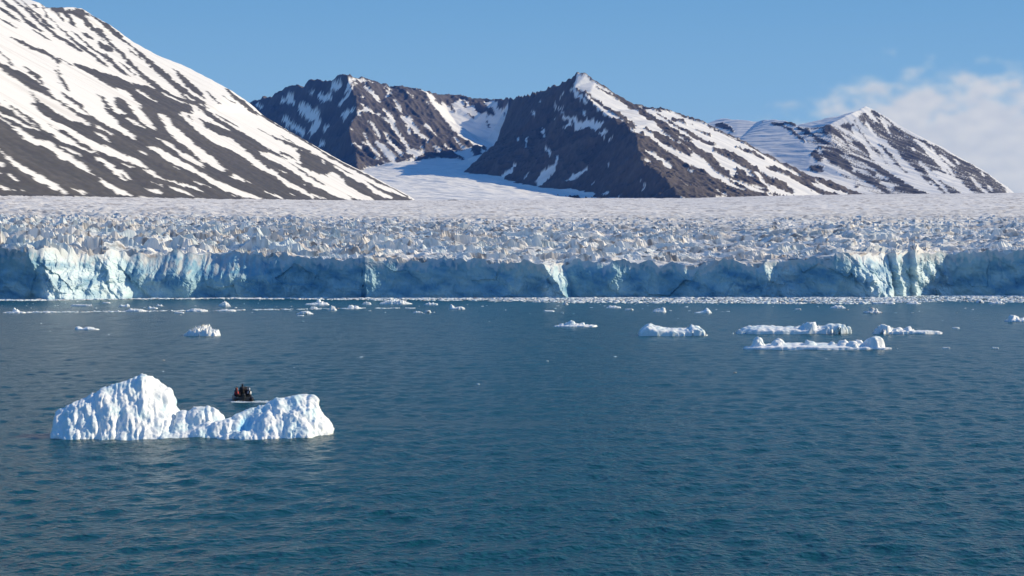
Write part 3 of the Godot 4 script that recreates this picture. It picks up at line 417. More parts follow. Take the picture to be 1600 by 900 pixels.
var M2_PATCHES := [
	[1, PackedVector2Array([Vector2(-668,-6534),Vector2(-735,-8131),Vector2(-642,-8169),Vector2(-521,-8287),Vector2(-360,-8351),Vector2(-209,-8231),Vector2(-133,-8563),Vector2(2,-7727),Vector2(124,-7756),Vector2(430,-6800),Vector2(406,-5142),Vector2(200,-5061),Vector2(-78,-4973),Vector2(-313,-4979),Vector2(-482,-5110)])],
	[1, PackedVector2Array([Vector2(-1800,-7000),Vector2(600,-7000),Vector2(600,-4800),Vector2(-1800,-4800)])],
	[1, PackedVector2Array([Vector2(-1520,-9623),Vector2(-1473,-9552),Vector2(-1459,-9554),Vector2(-1502,-9632)])],
	[1, PackedVector2Array([Vector2(-1335,-9369),Vector2(-1302,-9320),Vector2(-1300,-9342),Vector2(-1333,-9387)])],
	[1, PackedVector2Array([Vector2(-1287,-9306),Vector2(-1271,-9250),Vector2(-1262,-9241),Vector2(-1281,-9298)])],
	[1, PackedVector2Array([Vector2(-1303,-9344),Vector2(-1263,-9265),Vector2(-1233,-9221),Vector2(-1223,-9225),Vector2(-1244,-9271),Vector2(-1290,-9345)])],
	[1, PackedVector2Array([Vector2(-1209,-9160),Vector2(-1167,-9065),Vector2(-1120,-8990),Vector2(-1078,-8880),Vector2(-1100,-8898),Vector2(-1116,-8884),Vector2(-1095,-8832),Vector2(-1060,-8798),Vector2(-1030,-8802),Vector2(-1067,-8939),Vector2(-1120,-9060),Vector2(-1178,-9149)])],
	[1, PackedVector2Array([Vector2(-1307,-9218),Vector2(-1267,-9140),Vector2(-1195,-9017),Vector2(-1146,-8912),Vector2(-1130,-8923),Vector2(-1183,-9027),Vector2(-1243,-9126),Vector2(-1277,-9210)])],
	[1, PackedVector2Array([Vector2(-1169,-9201),Vector2(-1115,-9109),Vector2(-1106,-9113),Vector2(-1165,-9203)])],
	[1, PackedVector2Array([Vector2(-1090,-9076),Vector2(-1041,-8954),Vector2(-979,-8862),Vector2(-989,-8913),Vector2(-1072,-9077)])],
	[1, PackedVector2Array([Vector2(-996,-8950),Vector2(-948,-8872),Vector2(-924,-8867),Vector2(-946,-8918),Vector2(-961,-8939),Vector2(-995,-9031)])],
	[1, PackedVector2Array([Vector2(-886,-8893),Vector2(-892,-8833),Vector2(-912,-8823),Vector2(-904,-8809),Vector2(-875,-8807),Vector2(-872,-8900)])],
	[1, PackedVector2Array([Vector2(-858,-8886),Vector2(-865,-8808),Vector2(-878,-8792),Vector2(-892,-8786),Vector2(-942,-8793),Vector2(-929,-8769),Vector2(-880,-8765),Vector2(-867,-8774),Vector2(-855,-8808),Vector2(-848,-8885)])],
	[1, PackedVector2Array([Vector2(-830,-8620),Vector2(-884,-8696),Vector2(-924,-8728),Vector2(-885,-8637),Vector2(-871,-8637),Vector2(-909,-8705),Vector2(-866,-8638),Vector2(-823,-8595)])],
	[1, PackedVector2Array([Vector2(-983,-8737),Vector2(-1023,-8772),Vector2(-1001,-8720),Vector2(-975,-8714)])],
	[1, PackedVector2Array([Vector2(-1032,-8691),Vector2(-995,-8626),Vector2(-986,-8636),Vector2(-1023,-8701)])],
	[1, PackedVector2Array([Vector2(-1193,-9125),Vector2(-1194,-9110),Vector2(-1186,-9100),Vector2(-1185,-9115)])],
	[1, PackedVector2Array([Vector2(-873,-8891),Vector2(-814,-8934),Vector2(-767,-8960),Vector2(-739,-8961),Vector2(-713,-8976),Vector2(-675,-8963),Vector2(-688,-8913),Vector2(-672,-8889),Vector2(-658,-8986),Vector2(-815,-8957),Vector2(-845,-8939),Vector2(-874,-8915)])],
	[1, PackedVector2Array([Vector2(-809,-8917),Vector2(-776,-8850),Vector2(-739,-8822),Vector2(-720,-8800),Vector2(-713,-8813),Vector2(-725,-8866),Vector2(-765,-8885),Vector2(-804,-8927)])],
	[1, PackedVector2Array([Vector2(-805,-8663),Vector2(-782,-8634),Vector2(-817,-8558),Vector2(-802,-8543),Vector2(-768,-8638),Vector2(-800,-8679)])],
	[1, PackedVector2Array([Vector2(-778,-8618),Vector2(-746,-8608),Vector2(-704,-8627),Vector2(-702,-8653),Vector2(-742,-8647),Vector2(-772,-8653)])],
	[1, PackedVector2Array([Vector2(-752,-8550),Vector2(-729,-8528),Vector2(-688,-8472),Vector2(-681,-8484),Vector2(-692,-8511),Vector2(-720,-8542),Vector2(-748,-8559)])],
	[1, PackedVector2Array([Vector2(-852,-8552),Vector2(-834,-8465),Vector2(-832,-8475),Vector2(-849,-8554)])],
	[1, PackedVector2Array([Vector2(-836,-8437),Vector2(-802,-8407),Vector2(-798,-8418),Vector2(-833,-8443)])],
	[1, PackedVector2Array([Vector2(-828,-8360),Vector2(-798,-8339),Vector2(-769,-8329),Vector2(-765,-8348),Vector2(-826,-8358)])],
	[1, PackedVector2Array([Vector2(-774,-8464),Vector2(-757,-8430),Vector2(-747,-8387),Vector2(-714,-8323),Vector2(-664,-8276),Vector2(-662,-8285),Vector2(-703,-8356),Vector2(-737,-8404),Vector2(-747,-8445),Vector2(-770,-8470)])],
	[1, PackedVector2Array([Vector2(-777,-8376),Vector2(-742,-8366),Vector2(-739,-8387),Vector2(-776,-8384)])],
	[1, PackedVector2Array([Vector2(-712,-8434),Vector2(-678,-8370),Vector2(-640,-8306),Vector2(-598,-8204),Vector2(-584,-8297),Vector2(-624,-8357),Vector2(-665,-8416),Vector2(-709,-8443)])],
	[1, PackedVector2Array([Vector2(-686,-8628),Vector2(-666,-8611),Vector2(-647,-8600),Vector2(-628,-8581),Vector2(-609,-8556),Vector2(-589,-8533),Vector2(-568,-8505),Vector2(-539,-8447),Vector2(-531,-8477),Vector2(-556,-8531),Vector2(-594,-8581),Vector2(-635,-8625),Vector2(-659,-8630),Vector2(-683,-8638)])],
	[1, PackedVector2Array([Vector2(-680,-8704),Vector2(-645,-8643),Vector2(-622,-8614),Vector2(-612,-8627),Vector2(-632,-8689),Vector2(-677,-8728)])],
	[1, PackedVector2Array([Vector2(-642,-8858),Vector2(-624,-8826),Vector2(-605,-8787),Vector2(-593,-8821),Vector2(-638,-8869)])],
	[1, PackedVector2Array([Vector2(-667,-8538),Vector2(-602,-8396),Vector2(-563,-8334),Vector2(-552,-8369),Vector2(-635,-8503),Vector2(-664,-8542)])],
	[1, PackedVector2Array([Vector2(-597,-8717),Vector2(-561,-8663),Vector2(-545,-8589),Vector2(-534,-8598),Vector2(-547,-8690),Vector2(-591,-8736)])],
	[1, PackedVector2Array([Vector2(-698,-8254),Vector2(-674,-8233),Vector2(-669,-8252),Vector2(-694,-8270)])],
	[1, PackedVector2Array([Vector2(-882,-8563),Vector2(-872,-8537),Vector2(-870,-8539),Vector2(-879,-8564)])],
	[1, PackedVector2Array([Vector2(-812,-8750),Vector2(-793,-8744),Vector2(-791,-8765),Vector2(-809,-8769)])],
	[1, PackedVector2Array([Vector2(-539,-9056),Vector2(-482,-9063),Vector2(-439,-8956),Vector2(-386,-8885),Vector2(-320,-8778),Vector2(-269,-8690),Vector2(-164,-8607),Vector2(-67,-7867),Vector2(-68,-8762),Vector2(5,-8449),Vector2(35,-8476),Vector2(42,-8758),Vector2(-13,-9023),Vector2(-91,-9292),Vector2(-279,-9473),Vector2(-465,-9213)])],
	[1, PackedVector2Array([Vector2(-711,-8995),Vector2(-682,-8993),Vector2(-691,-8895),Vector2(-679,-8886),Vector2(-668,-9017)])],
	[1, PackedVector2Array([Vector2(-586,-8977),Vector2(-548,-8952),Vector2(-544,-8965),Vector2(-584,-8985)])],
	[1, PackedVector2Array([Vector2(-465,-8935),Vector2(-445,-8912),Vector2(-442,-8920),Vector2(-462,-8942)])],
	[1, PackedVector2Array([Vector2(-633,-8834),Vector2(-601,-8771),Vector2(-593,-8796),Vector2(-630,-8843)])],
	[1, PackedVector2Array([Vector2(-584,-8732),Vector2(-558,-8684),Vector2(-536,-8654),Vector2(-518,-8613),Vector2(-483,-8598),Vector2(-442,-8585),Vector2(-448,-8548),Vector2(-440,-8543),Vector2(-427,-8610),Vector2(-472,-8632),Vector2(-499,-8651),Vector2(-522,-8676),Vector2(-541,-8734),Vector2(-580,-8748)])],
	[1, PackedVector2Array([Vector2(-469,-8703),Vector2(-398,-8642),Vector2(-391,-8659),Vector2(-460,-8730)])],
	[1, PackedVector2Array([Vector2(-685,-8708),Vector2(-652,-8636),Vector2(-594,-8544),Vector2(-557,-8494),Vector2(-552,-8512),Vector2(-644,-8655),Vector2(-683,-8721)])],
	[1, PackedVector2Array([Vector2(-671,-8530),Vector2(-655,-8504),Vector2(-638,-8445),Vector2(-594,-8375),Vector2(-584,-8414),Vector2(-607,-8441),Vector2(-631,-8463),Vector2(-651,-8510),Vector2(-669,-8534)])],
	[1, PackedVector2Array([Vector2(-313,-8679),Vector2(-281,-8618),Vector2(-244,-8573),Vector2(-239,-8587),Vector2(-276,-8630),Vector2(-309,-8689)])],
	[1, PackedVector2Array([Vector2(-358,-8586),Vector2(-318,-8499),Vector2(-262,-8238),Vector2(-257,-8528),Vector2(-305,-8553),Vector2(-329,-8572),Vector2(-354,-8599)])],
	[1, PackedVector2Array([Vector2(-409,-8528),Vector2(-374,-8482),Vector2(-366,-8519),Vector2(-405,-8544)])],
	[1, PackedVector2Array([Vector2(-547,-8392),Vector2(-479,-8336),Vector2(-451,-8445),Vector2(-469,-8538),Vector2(-477,-8529),Vector2(-463,-8450),Vector2(-487,-8440),Vector2(-509,-8450),Vector2(-541,-8461)])],
	[1, PackedVector2Array([Vector2(-648,-8243),Vector2(-580,-8104),Vector2(-510,-8354),Vector2(-385,-8067),Vector2(-335,-8211),Vector2(-243,-8235),Vector2(-288,-8535),Vector2(-218,-8611),Vector2(-67,-7826),Vector2(-66,-7705),Vector2(-632,-8036)])],
	[0, PackedVector2Array([Vector2(-376,-9353),Vector2(-346,-9294),Vector2(-322,-9228),Vector2(-319,-9230),Vector2(-333,-9324),Vector2(-360,-9409)])],
	[0, PackedVector2Array([Vector2(-433,-9061),Vector2(-392,-9330),Vector2(-368,-9448),Vector2(-374,-9466),Vector2(-394,-9360),Vector2(-437,-9209)])],
	[0, PackedVector2Array([Vector2(-283,-9448),Vector2(-269,-9298),Vector2(-254,-9346),Vector2(-274,-9460)])],
	[0, PackedVector2Array([Vector2(-246,-9409),Vector2(-200,-9237),Vector2(-169,-9214),Vector2(-140,-9158),Vector2(-102,-9121),Vector2(-91,-9131),Vector2(-118,-9227),Vector2(-149,-9278),Vector2(-180,-9464),Vector2(-231,-9491)])],
	[0, PackedVector2Array([Vector2(-249,-9206),Vector2(-219,-9166),Vector2(-207,-9195),Vector2(-243,-9220)])],
	[0, PackedVector2Array([Vector2(-150,-9139),Vector2(-138,-9075),Vector2(-116,-9015),Vector2(-113,-9021),Vector2(-145,-9139)])],
	[0, PackedVector2Array([Vector2(-81,-9171),Vector2(-50,-9134),Vector2(-10,-8915),Vector2(41,-8750),Vector2(56,-8761),Vector2(21,-8866),Vector2(-27,-9101),Vector2(-75,-9279)])],
	[0, PackedVector2Array([Vector2(-47,-8937),Vector2(-12,-8897),Vector2(-4,-8880),Vector2(2,-8872),Vector2(-1,-8901),Vector2(-42,-8942)])],
	[0, PackedVector2Array([Vector2(-324,-9417),Vector2(-313,-9407),Vector2(-310,-9427),Vector2(-321,-9438)])],
	[0, PackedVector2Array([Vector2(-158,-8595),Vector2(-134,-8581),Vector2(-79,-7836),Vector2(-77,-7880),Vector2(-133,-8642),Vector2(-157,-8629)])],
	[0, PackedVector2Array([Vector2(-346,-8553),Vector2(-325,-8516),Vector2(-304,-8470),Vector2(-270,-8247),Vector2(-240,-8088),Vector2(-239,-8151),Vector2(-271,-8493),Vector2(-316,-8541),Vector2(-340,-8570)])],
]
var M3_POINTS := PackedVector3Array([Vector3(299,912.8,-7300),Vector3(336,910.3,-7292),Vector3(396,720.3,-7592),Vector3(375,879.1,-7284),Vector3(435,689.1,-7584),Vector3(449,834.2,-7269),Vector3(509,644.2,-7569),Vector3(530,780.8,-7252),Vector3(590,590.8,-7552),Vector3(589,750.8,-7239),Vector3(649,560.8,-7539),Vector3(657,739.3,-7225),Vector3(717,549.3,-7525),Vector3(679,747.3,-7221),Vector3(739,557.3,-7521),Vector3(704,742.4,-7216),Vector3(764,552.4,-7516),Vector3(751,718.6,-7206),Vector3(811,528.6,-7506),Vector3(798,700.5,-7196),Vector3(858,510.5,-7496),Vector3(856,678.0,-7184),Vector3(916,488.0,-7484),Vector3(914,649.9,-7172),Vector3(974,459.9,-7472),Vector3(986,614.6,-7157),Vector3(1046,424.6,-7457),Vector3(1059,568.2,-7141),Vector3(1119,378.2,-7441),Vector3(1157,510.3,-7121),Vector3(1217,320.3,-7421),Vector3(1233,469.8,-7105),Vector3(1293,279.8,-7405),Vector3(1330,430.6,-7085),Vector3(1390,240.6,-7385),Vector3(1416,394.5,-7067),Vector3(1476,204.5,-7367),Vector3(1496,357.3,-7051),Vector3(1556,167.3,-7351),Vector3(278,841.7,-7230),Vector3(336,786.6,-7130),Vector3(391,715.9,-7000),Vector3(442,653.5,-6850),Vector3(480,624.2,-6750),Vector3(512,578.4,-6650),Vector3(504,515.2,-6510),Vector3(513,444.2,-6370),Vector3(565,399.1,-6250),Vector3(600,343.3,-6130),Vector3(637,285.6,-5980),Vector3(268,896.4,-7330),Vector3(207,873.6,-7430),Vector3(148,859.0,-7560),Vector3(102,864.2,-7700),Vector3(43,867.2,-7880),Vector3(2,870.8,-8000),Vector3(20,697.8,-7550),Vector3(-1,618.6,-7380),Vector3(-52,536.0,-7200),Vector3(-58,497.2,-7130),Vector3(-7,430.4,-7000),Vector3(112,380.7,-6850),Vector3(225,348.1,-6690),Vector3(312,310.3,-6530),Vector3(491,292.1,-6220),Vector3(633,276.8,-5940),Vector3(174,696.8,-7290),Vector3(281,690.8,-7080),Vector3(140,548.8,-7040),Vector3(272,522.8,-6880),Vector3(376,529.2,-6790),Vector3(215,422.1,-6780),Vector3(363,382.6,-6560),Vector3(475,369.4,-6330),Vector3(85,508.8,-7060),Vector3(430,596.7,-6800),Vector3(356,620.8,-6920),Vector3(720,287.6,-6080),Vector3(1017,311.2,-6450),Vector3(1278,331.1,-6750),Vector3(1494,347.4,-6990),Vector3(710,272.2,-6000),Vector3(1005,295.0,-6370),Vector3(1331,319.0,-6750),Vector3(1578,336.2,-7020),Vector3(-111,444.0,-7130),Vector3(-68,393.6,-6980),Vector3(81,340.6,-6800),Vector3(257,284.8,-6500),Vector3(485,269.6,-6150),Vector3(628,258.8,-5900),Vector3(-282,400.5,-7200),Vector3(-121,512.1,-7800),Vector3(309,712.8,-7720),Vector3(191,794.8,-8000),Vector3(35,796.5,-8350)])
var M3_TRIANGLES := PackedInt32Array([1,2,4,1,3,4,3,4,6,3,5,6,5,6,8,5,7,8,7,8,10,7,9,10,9,10,12,9,11,12,11,12,14,11,13,14,13,14,16,13,15,16,15,16,18,15,17,18,17,18,20,17,19,20,19,20,22,19,21,22,21,22,24,21,23,24,23,24,26,23,25,26,25,26,28,25,27,28,27,28,30,27,29,30,29,30,32,29,31,32,31,32,34,31,33,34,33,34,36,33,35,36,35,36,38,35,37,38,0,1,39,1,3,39,3,5,40,3,39,40,5,7,40,7,9,41,7,40,41,9,11,41,11,13,41,13,15,42,13,41,42,15,17,42,17,19,42,19,21,43,19,42,43,21,23,43,23,43,44,0,1,50,1,2,50,0,39,50,2,50,51,2,51,52,51,52,56,52,53,56,51,56,57,47,48,64,39,50,66,50,51,66,51,57,66,57,58,66,39,40,67,40,41,67,60,61,68,39,66,68,39,67,68,67,68,69,61,68,69,61,69,71,69,70,71,62,70,71,44,45,72,45,63,72,43,44,72,43,70,72,62,63,72,62,70,72,45,46,73,45,63,73,46,47,73,47,64,73,58,59,74,58,66,74,66,68,74,59,60,74,60,68,74,42,43,75,43,70,75,42,70,75,41,42,76,41,67,76,67,69,76,69,70,76,42,70,76,47,48,77,48,49,77,23,25,78,23,44,78,44,45,78,45,46,78,25,27,79,25,78,79,27,29,79,29,31,79,31,33,79,35,37,80,49,65,81,49,77,81,46,47,82,46,78,82,47,77,82,77,81,82,33,35,83,33,79,83,35,80,83,78,79,83,78,82,83,81,82,83,37,38,84,37,80,84,80,83,84,81,83,84,58,59,85,59,60,86,59,85,86,62,71,87,61,71,87,60,61,87,60,86,87,64,73,88,63,73,88,62,63,88,62,87,88,86,87,88,48,49,89,48,64,89,49,65,89,64,88,89,65,81,90,65,89,90,88,89,90,56,57,91,57,58,91,58,85,91,85,86,91,86,88,91,88,90,91,53,54,92,53,56,92,54,55,92,56,91,92,2,52,93,52,53,93,53,54,93,2,4,93,4,6,93,6,8,93,18,20,94,20,22,94,22,24,94,54,55,94,54,93,94,8,10,94,8,93,94,10,12,94,12,14,94,14,16,94,16,18,94,55,92,95,36,38,95,55,94,95,24,26,95,24,94,95,26,28,95,28,30,95,30,32,95,32,34,95,34,36,95])
var M3_PATCHES := [
	[1, PackedVector2Array([Vector2(302,-7299),Vector2(281,-7275),Vector2(275,-7241),Vector2(330,-7139),Vector2(436,-6872),Vector2(482,-6775),Vector2(512,-6668),Vector2(545,-6750),Vector2(603,-6667),Vector2(660,-6596),Vector2(723,-6539),Vector2(776,-7018),Vector2(573,-7096),Vector2(447,-7259),Vector2(344,-7287)])],
	[1, PackedVector2Array([Vector2(572,-7236),Vector2(643,-7149),Vector2(708,-7207),Vector2(1059,-7129),Vector2(1231,-7095),Vector2(1482,-6991),Vector2(1331,-6785),Vector2(1058,-6506),Vector2(905,-6424),Vector2(818,-6499),Vector2(741,-6586),Vector2(635,-6636),Vector2(536,-6780)])],
	[0, PackedVector2Array([Vector2(321,-7289),Vector2(368,-7277),Vector2(416,-7256),Vector2(465,-7247),Vector2(512,-7220),Vector2(518,-7243),Vector2(471,-7263)])],
	[0, PackedVector2Array([Vector2(374,-7233),Vector2(483,-7214),Vector2(533,-7156),Vector2(560,-7063),Vector2(592,-7033),Vector2(615,-6997),Vector2(637,-6936),Vector2(662,-6913),Vector2(685,-6878),Vector2(751,-6827),Vector2(764,-6880),Vector2(730,-6901),Vector2(697,-6930),Vector2(649,-6988),Vector2(628,-7055),Vector2(603,-7075),Vector2(573,-7126),Vector2(545,-7215),Vector2(491,-7243),Vector2(434,-7239),Vector2(378,-7247)])],
	[0, PackedVector2Array([Vector2(277,-7226),Vector2(328,-7158),Vector2(367,-7112),Vector2(391,-7069),Vector2(456,-6932),Vector2(484,-6862),Vector2(510,-6764),Vector2(522,-6816),Vector2(497,-6922),Vector2(469,-6996),Vector2(374,-7145),Vector2(334,-7175),Vector2(279,-7229)])],
	[0, PackedVector2Array([Vector2(423,-6898),Vector2(457,-6823),Vector2(482,-6756),Vector2(510,-6735),Vector2(516,-6768),Vector2(491,-6821),Vector2(467,-6888),Vector2(427,-6917)])],
	[0, PackedVector2Array([Vector2(561,-6792),Vector2(605,-6734),Vector2(662,-6674),Vector2(726,-6625),Vector2(748,-6712),Vector2(681,-6751),Vector2(650,-6772),Vector2(619,-6796),Vector2(565,-6816)])],
	[1, PackedVector2Array([Vector2(237,-7312),Vector2(203,-7360),Vector2(207,-7344),Vector2(240,-7293)])],
	[1, PackedVector2Array([Vector2(251,-7291),Vector2(283,-7174),Vector2(331,-7100),Vector2(338,-7104),Vector2(297,-7183),Vector2(254,-7290)])],
	[1, PackedVector2Array([Vector2(87,-7485),Vector2(102,-7377),Vector2(110,-7373),Vector2(99,-7454)])],
	[1, PackedVector2Array([Vector2(131,-7462),Vector2(138,-7486),Vector2(135,-7500),Vector2(127,-7488)])],
	[1, PackedVector2Array([Vector2(194,-7206),Vector2(226,-7118),Vector2(259,-7094),Vector2(259,-7103),Vector2(226,-7130),Vector2(194,-7235)])],
	[1, PackedVector2Array([Vector2(253,-7104),Vector2(245,-7081),Vector2(223,-7078),Vector2(226,-7071),Vector2(257,-7060),Vector2(259,-7099)])],
	[1, PackedVector2Array([Vector2(264,-7096),Vector2(277,-7015),Vector2(328,-6973),Vector2(361,-6913),Vector2(395,-6916),Vector2(391,-6932),Vector2(360,-6969),Vector2(331,-7017),Vector2(290,-7039),Vector2(281,-7088)])],
	[1, PackedVector2Array([Vector2(304,-7100),Vector2(316,-7054),Vector2(321,-7052),Vector2(310,-7098)])],
	[1, PackedVector2Array([Vector2(372,-6881),Vector2(397,-6856),Vector2(387,-6844),Vector2(389,-6838),Vector2(407,-6855),Vector2(370,-6899)])],
	[1, PackedVector2Array([Vector2(410,-6797),Vector2(422,-6799),Vector2(416,-6815),Vector2(402,-6820)])],
	[1, PackedVector2Array([Vector2(193,-6948),Vector2(187,-6909),Vector2(162,-6909),Vector2(125,-6915),Vector2(97,-6891),Vector2(125,-6820),Vector2(151,-6849),Vector2(181,-6861),Vector2(196,-6894),Vector2(199,-6941)])],
	[1, PackedVector2Array([Vector2(309,-6742),Vector2(268,-6754),Vector2(228,-6743),Vector2(237,-6723),Vector2(276,-6732),Vector2(312,-6723)])],
	[1, PackedVector2Array([Vector2(13,-7083),Vector2(-15,-7054),Vector2(-48,-7047),Vector2(-36,-7006),Vector2(-1,-7022),Vector2(19,-7072)])],
	[1, PackedVector2Array([Vector2(132,-7269),Vector2(143,-7173),Vector2(152,-7161),Vector2(140,-7268)])],
	[1, PackedVector2Array([Vector2(139,-7065),Vector2(163,-6984),Vector2(171,-6985),Vector2(145,-7062)])],
	[1, PackedVector2Array([Vector2(27,-7368),Vector2(25,-7277),Vector2(30,-7259),Vector2(35,-7342)])],
	[1, PackedVector2Array([Vector2(65,-7281),Vector2(59,-7170),Vector2(64,-7165),Vector2(74,-7249)])],
	[1, PackedVector2Array([Vector2(394,-6620),Vector2(404,-6638),Vector2(401,-6649),Vector2(389,-6638)])],
	[1, PackedVector2Array([Vector2(499,-6307),Vector2(508,-6268),Vector2(496,-6247),Vector2(500,-6241),Vector2(515,-6258),Vector2(506,-6302)])],
	[1, PackedVector2Array([Vector2(358,-6417),Vector2(382,-6392),Vector2(381,-6413),Vector2(360,-6474)])],
	[1, PackedVector2Array([Vector2(414,-6333),Vector2(436,-6307),Vector2(436,-6313),Vector2(414,-6339)])],
	[1, PackedVector2Array([Vector2(515,-6388),Vector2(548,-6409),Vector2(550,-6428),Vector2(518,-6411)])],
	[1, PackedVector2Array([Vector2(543,-6506),Vector2(625,-6414),Vector2(637,-6452),Vector2(593,-6508),Vector2(547,-6521)])],
	[1, PackedVector2Array([Vector2(651,-6220),Vector2(676,-6175),Vector2(680,-6190),Vector2(654,-6229)])],
	[1, PackedVector2Array([Vector2(189,-7356),Vector2(226,-7185),Vector2(230,-7189),Vector2(193,-7358)])],
	[1, PackedVector2Array([Vector2(306,-6606),Vector2(343,-6594),Vector2(341,-6605),Vector2(303,-6615)])],
	[1, PackedVector2Array([Vector2(83,-6990),Vector2(88,-6983),Vector2(90,-6986),Vector2(85,-6994)])],
	[1, PackedVector2Array([Vector2(55,-6934),Vector2(76,-6952),Vector2(69,-6964),Vector2(50,-6942)])],
	[1, PackedVector2Array([Vector2(458,-6272),Vector2(481,-6250),Vector2(480,-6255),Vector2(458,-6277)])],
	[1, PackedVector2Array([Vector2(600,-6107),Vector2(606,-6093),Vector2(608,-6098),Vector2(603,-6111)])],
	[1, PackedVector2Array([Vector2(626,-6014),Vector2(631,-6000),Vector2(635,-6017),Vector2(629,-6022)])],
	[1, PackedVector2Array([Vector2(543,-6742),Vector2(574,-6662),Vector2(618,-6607),Vector2(665,-6568),Vector2(716,-6517),Vector2(729,-6560),Vector2(679,-6618),Vector2(632,-6662),Vector2(583,-6696),Vector2(547,-6758)])],
	[0, PackedVector2Array([Vector2(555,-7061),Vector2(581,-7020),Vector2(606,-6972),Vector2(626,-6893),Vector2(647,-6824),Vector2(686,-6758),Vector2(727,-6759),Vector2(757,-6699),Vector2(776,-6673),Vector2(795,-6658),Vector2(806,-6621),Vector2(815,-6567),Vector2(836,-6539),Vector2(856,-6519),Vector2(893,-6466),Vector2(936,-6453),Vector2(958,-6529),Vector2(920,-6555),Vector2(902,-6578),Vector2(884,-6606),Vector2(867,-6642),Vector2(851,-6671),Vector2(837,-6704),Vector2(826,-6756),Vector2(805,-6781),Vector2(784,-6795),Vector2(744,-6828),Vector2(707,-6847),Vector2(688,-6872),Vector2(669,-6912),Vector2(642,-6947),Vector2(618,-7031),Vector2(590,-7051),Vector2(564,-7099)])],
	[0, PackedVector2Array([Vector2(586,-6739),Vector2(617,-6677),Vector2(662,-6620),Vector2(705,-6603),Vector2(721,-6672),Vector2(680,-6696),Vector2(634,-6740),Vector2(595,-6773)])],
	[0, PackedVector2Array([Vector2(641,-6770),Vector2(670,-6728),Vector2(678,-6760),Vector2(645,-6787)])],
	[0, PackedVector2Array([Vector2(632,-7115),Vector2(659,-7088),Vector2(682,-7015),Vector2(723,-6967),Vector2(757,-6916),Vector2(801,-6894),Vector2(860,-6890),Vector2(867,-6919),Vector2(814,-6950),Vector2(770,-6972),Vector2(709,-7014),Vector2(688,-7041),Vector2(664,-7106),Vector2(637,-7134)])],
	[0, PackedVector2Array([Vector2(691,-7035),Vector2(728,-7070),Vector2(756,-7054),Vector2(763,-7079),Vector2(739,-7140),Vector2(698,-7102)])],
	[0, PackedVector2Array([Vector2(780,-7086),Vector2(788,-7083),Vector2(793,-7102),Vector2(785,-7106)])],
	[0, PackedVector2Array([Vector2(846,-6824),Vector2(885,-6799),Vector2(997,-6693),Vector2(1028,-6793),Vector2(997,-6847),Vector2(956,-6888),Vector2(907,-6894),Vector2(852,-6853)])],
	[0, PackedVector2Array([Vector2(899,-6586),Vector2(937,-6547),Vector2(971,-6548),Vector2(1002,-6558),Vector2(1038,-6549),Vector2(1058,-6607),Vector2(1043,-6697),Vector2(1007,-6698),Vector2(973,-6689),Vector2(927,-6689)])],
	[0, PackedVector2Array([Vector2(914,-6454),Vector2(938,-6447),Vector2(961,-6435),Vector2(994,-6459),Vector2(1027,-6487),Vector2(1039,-6544),Vector2(986,-6538),Vector2(940,-6549)])],
	[0, PackedVector2Array([Vector2(1076,-6870),Vector2(1112,-6861),Vector2(1152,-6835),Vector2(1177,-6830),Vector2(1202,-6828),Vector2(1222,-6802),Vector2(1242,-6770),Vector2(1269,-6771),Vector2(1294,-6759),Vector2(1337,-6784),Vector2(1383,-6821),Vector2(1396,-6877),Vector2(1360,-6880),Vector2(1324,-6876),Vector2(1305,-6902),Vector2(1283,-6918),Vector2(1241,-6978),Vector2(1214,-6979),Vector2(1186,-6969),Vector2(1133,-6942),Vector2(1083,-6901)])],
	[0, PackedVector2Array([Vector2(1235,-7021),Vector2(1268,-6961),Vector2(1312,-6967),Vector2(1325,-7013),Vector2(1295,-7058),Vector2(1245,-7062)])],
	[0, PackedVector2Array([Vector2(962,-6998),Vector2(1007,-6990),Vector2(1052,-6989),Vector2(1089,-6991),Vector2(1096,-7018),Vector2(1066,-7041),Vector2(1017,-7033),Vector2(966,-7015)])],
	[0, PackedVector2Array([Vector2(1023,-6782),Vector2(1043,-6664),Vector2(1069,-6650),Vector2(1096,-6640),Vector2(1146,-6632),Vector2(1168,-6703),Vector2(1128,-6750),Vector2(1101,-6761),Vector2(1075,-6766),Vector2(1051,-6778),Vector2(1028,-6797)])],
	[0, PackedVector2Array([Vector2(1031,-6506),Vector2(1096,-6539),Vector2(1104,-6578),Vector2(1035,-6525)])],
	[0, PackedVector2Array([Vector2(864,-7158),Vector2(893,-7146),Vector2(921,-7132),Vector2(978,-7113),Vector2(1043,-7076),Vector2(1092,-7085),Vector2(1161,-7071),Vector2(1183,-7064),Vector2(1205,-7051),Vector2(1236,-7060),Vector2(1318,-7034),Vector2(1343,-7012),Vector2(1394,-6975),Vector2(1444,-6949),Vector2(1468,-6931),Vector2(1481,-6978),Vector2(1417,-7056),Vector2(1390,-7071),Vector2(1215,-7095),Vector2(1171,-7116),Vector2(1125,-7127),Vector2(1078,-7131),Vector2(1054,-7129),Vector2(1029,-7122),Vector2(1005,-7122),Vector2(983,-7134),Vector2(925,-7151),Vector2(897,-7163),Vector2(868,-7172)])],
	[0, PackedVector2Array([Vector2(802,-7034),Vector2(859,-7019),Vector2(865,-7047),Vector2(835,-7048),Vector2(806,-7053)])],
	[1, PackedVector2Array([Vector2(537,-6744),Vector2(558,-6697),Vector2(579,-6661),Vector2(627,-6592),Vector2(677,-6556),Vector2(729,-6533),Vector2(781,-6503),Vector2(830,-6456),Vector2(878,-6437),Vector2(902,-6424),Vector2(905,-6439),Vector2(843,-6494),Vector2(820,-6523),Vector2(797,-6557),Vector2(749,-6610),Vector2(696,-6636),Vector2(641,-6647),Vector2(565,-6725),Vector2(541,-6762)])],
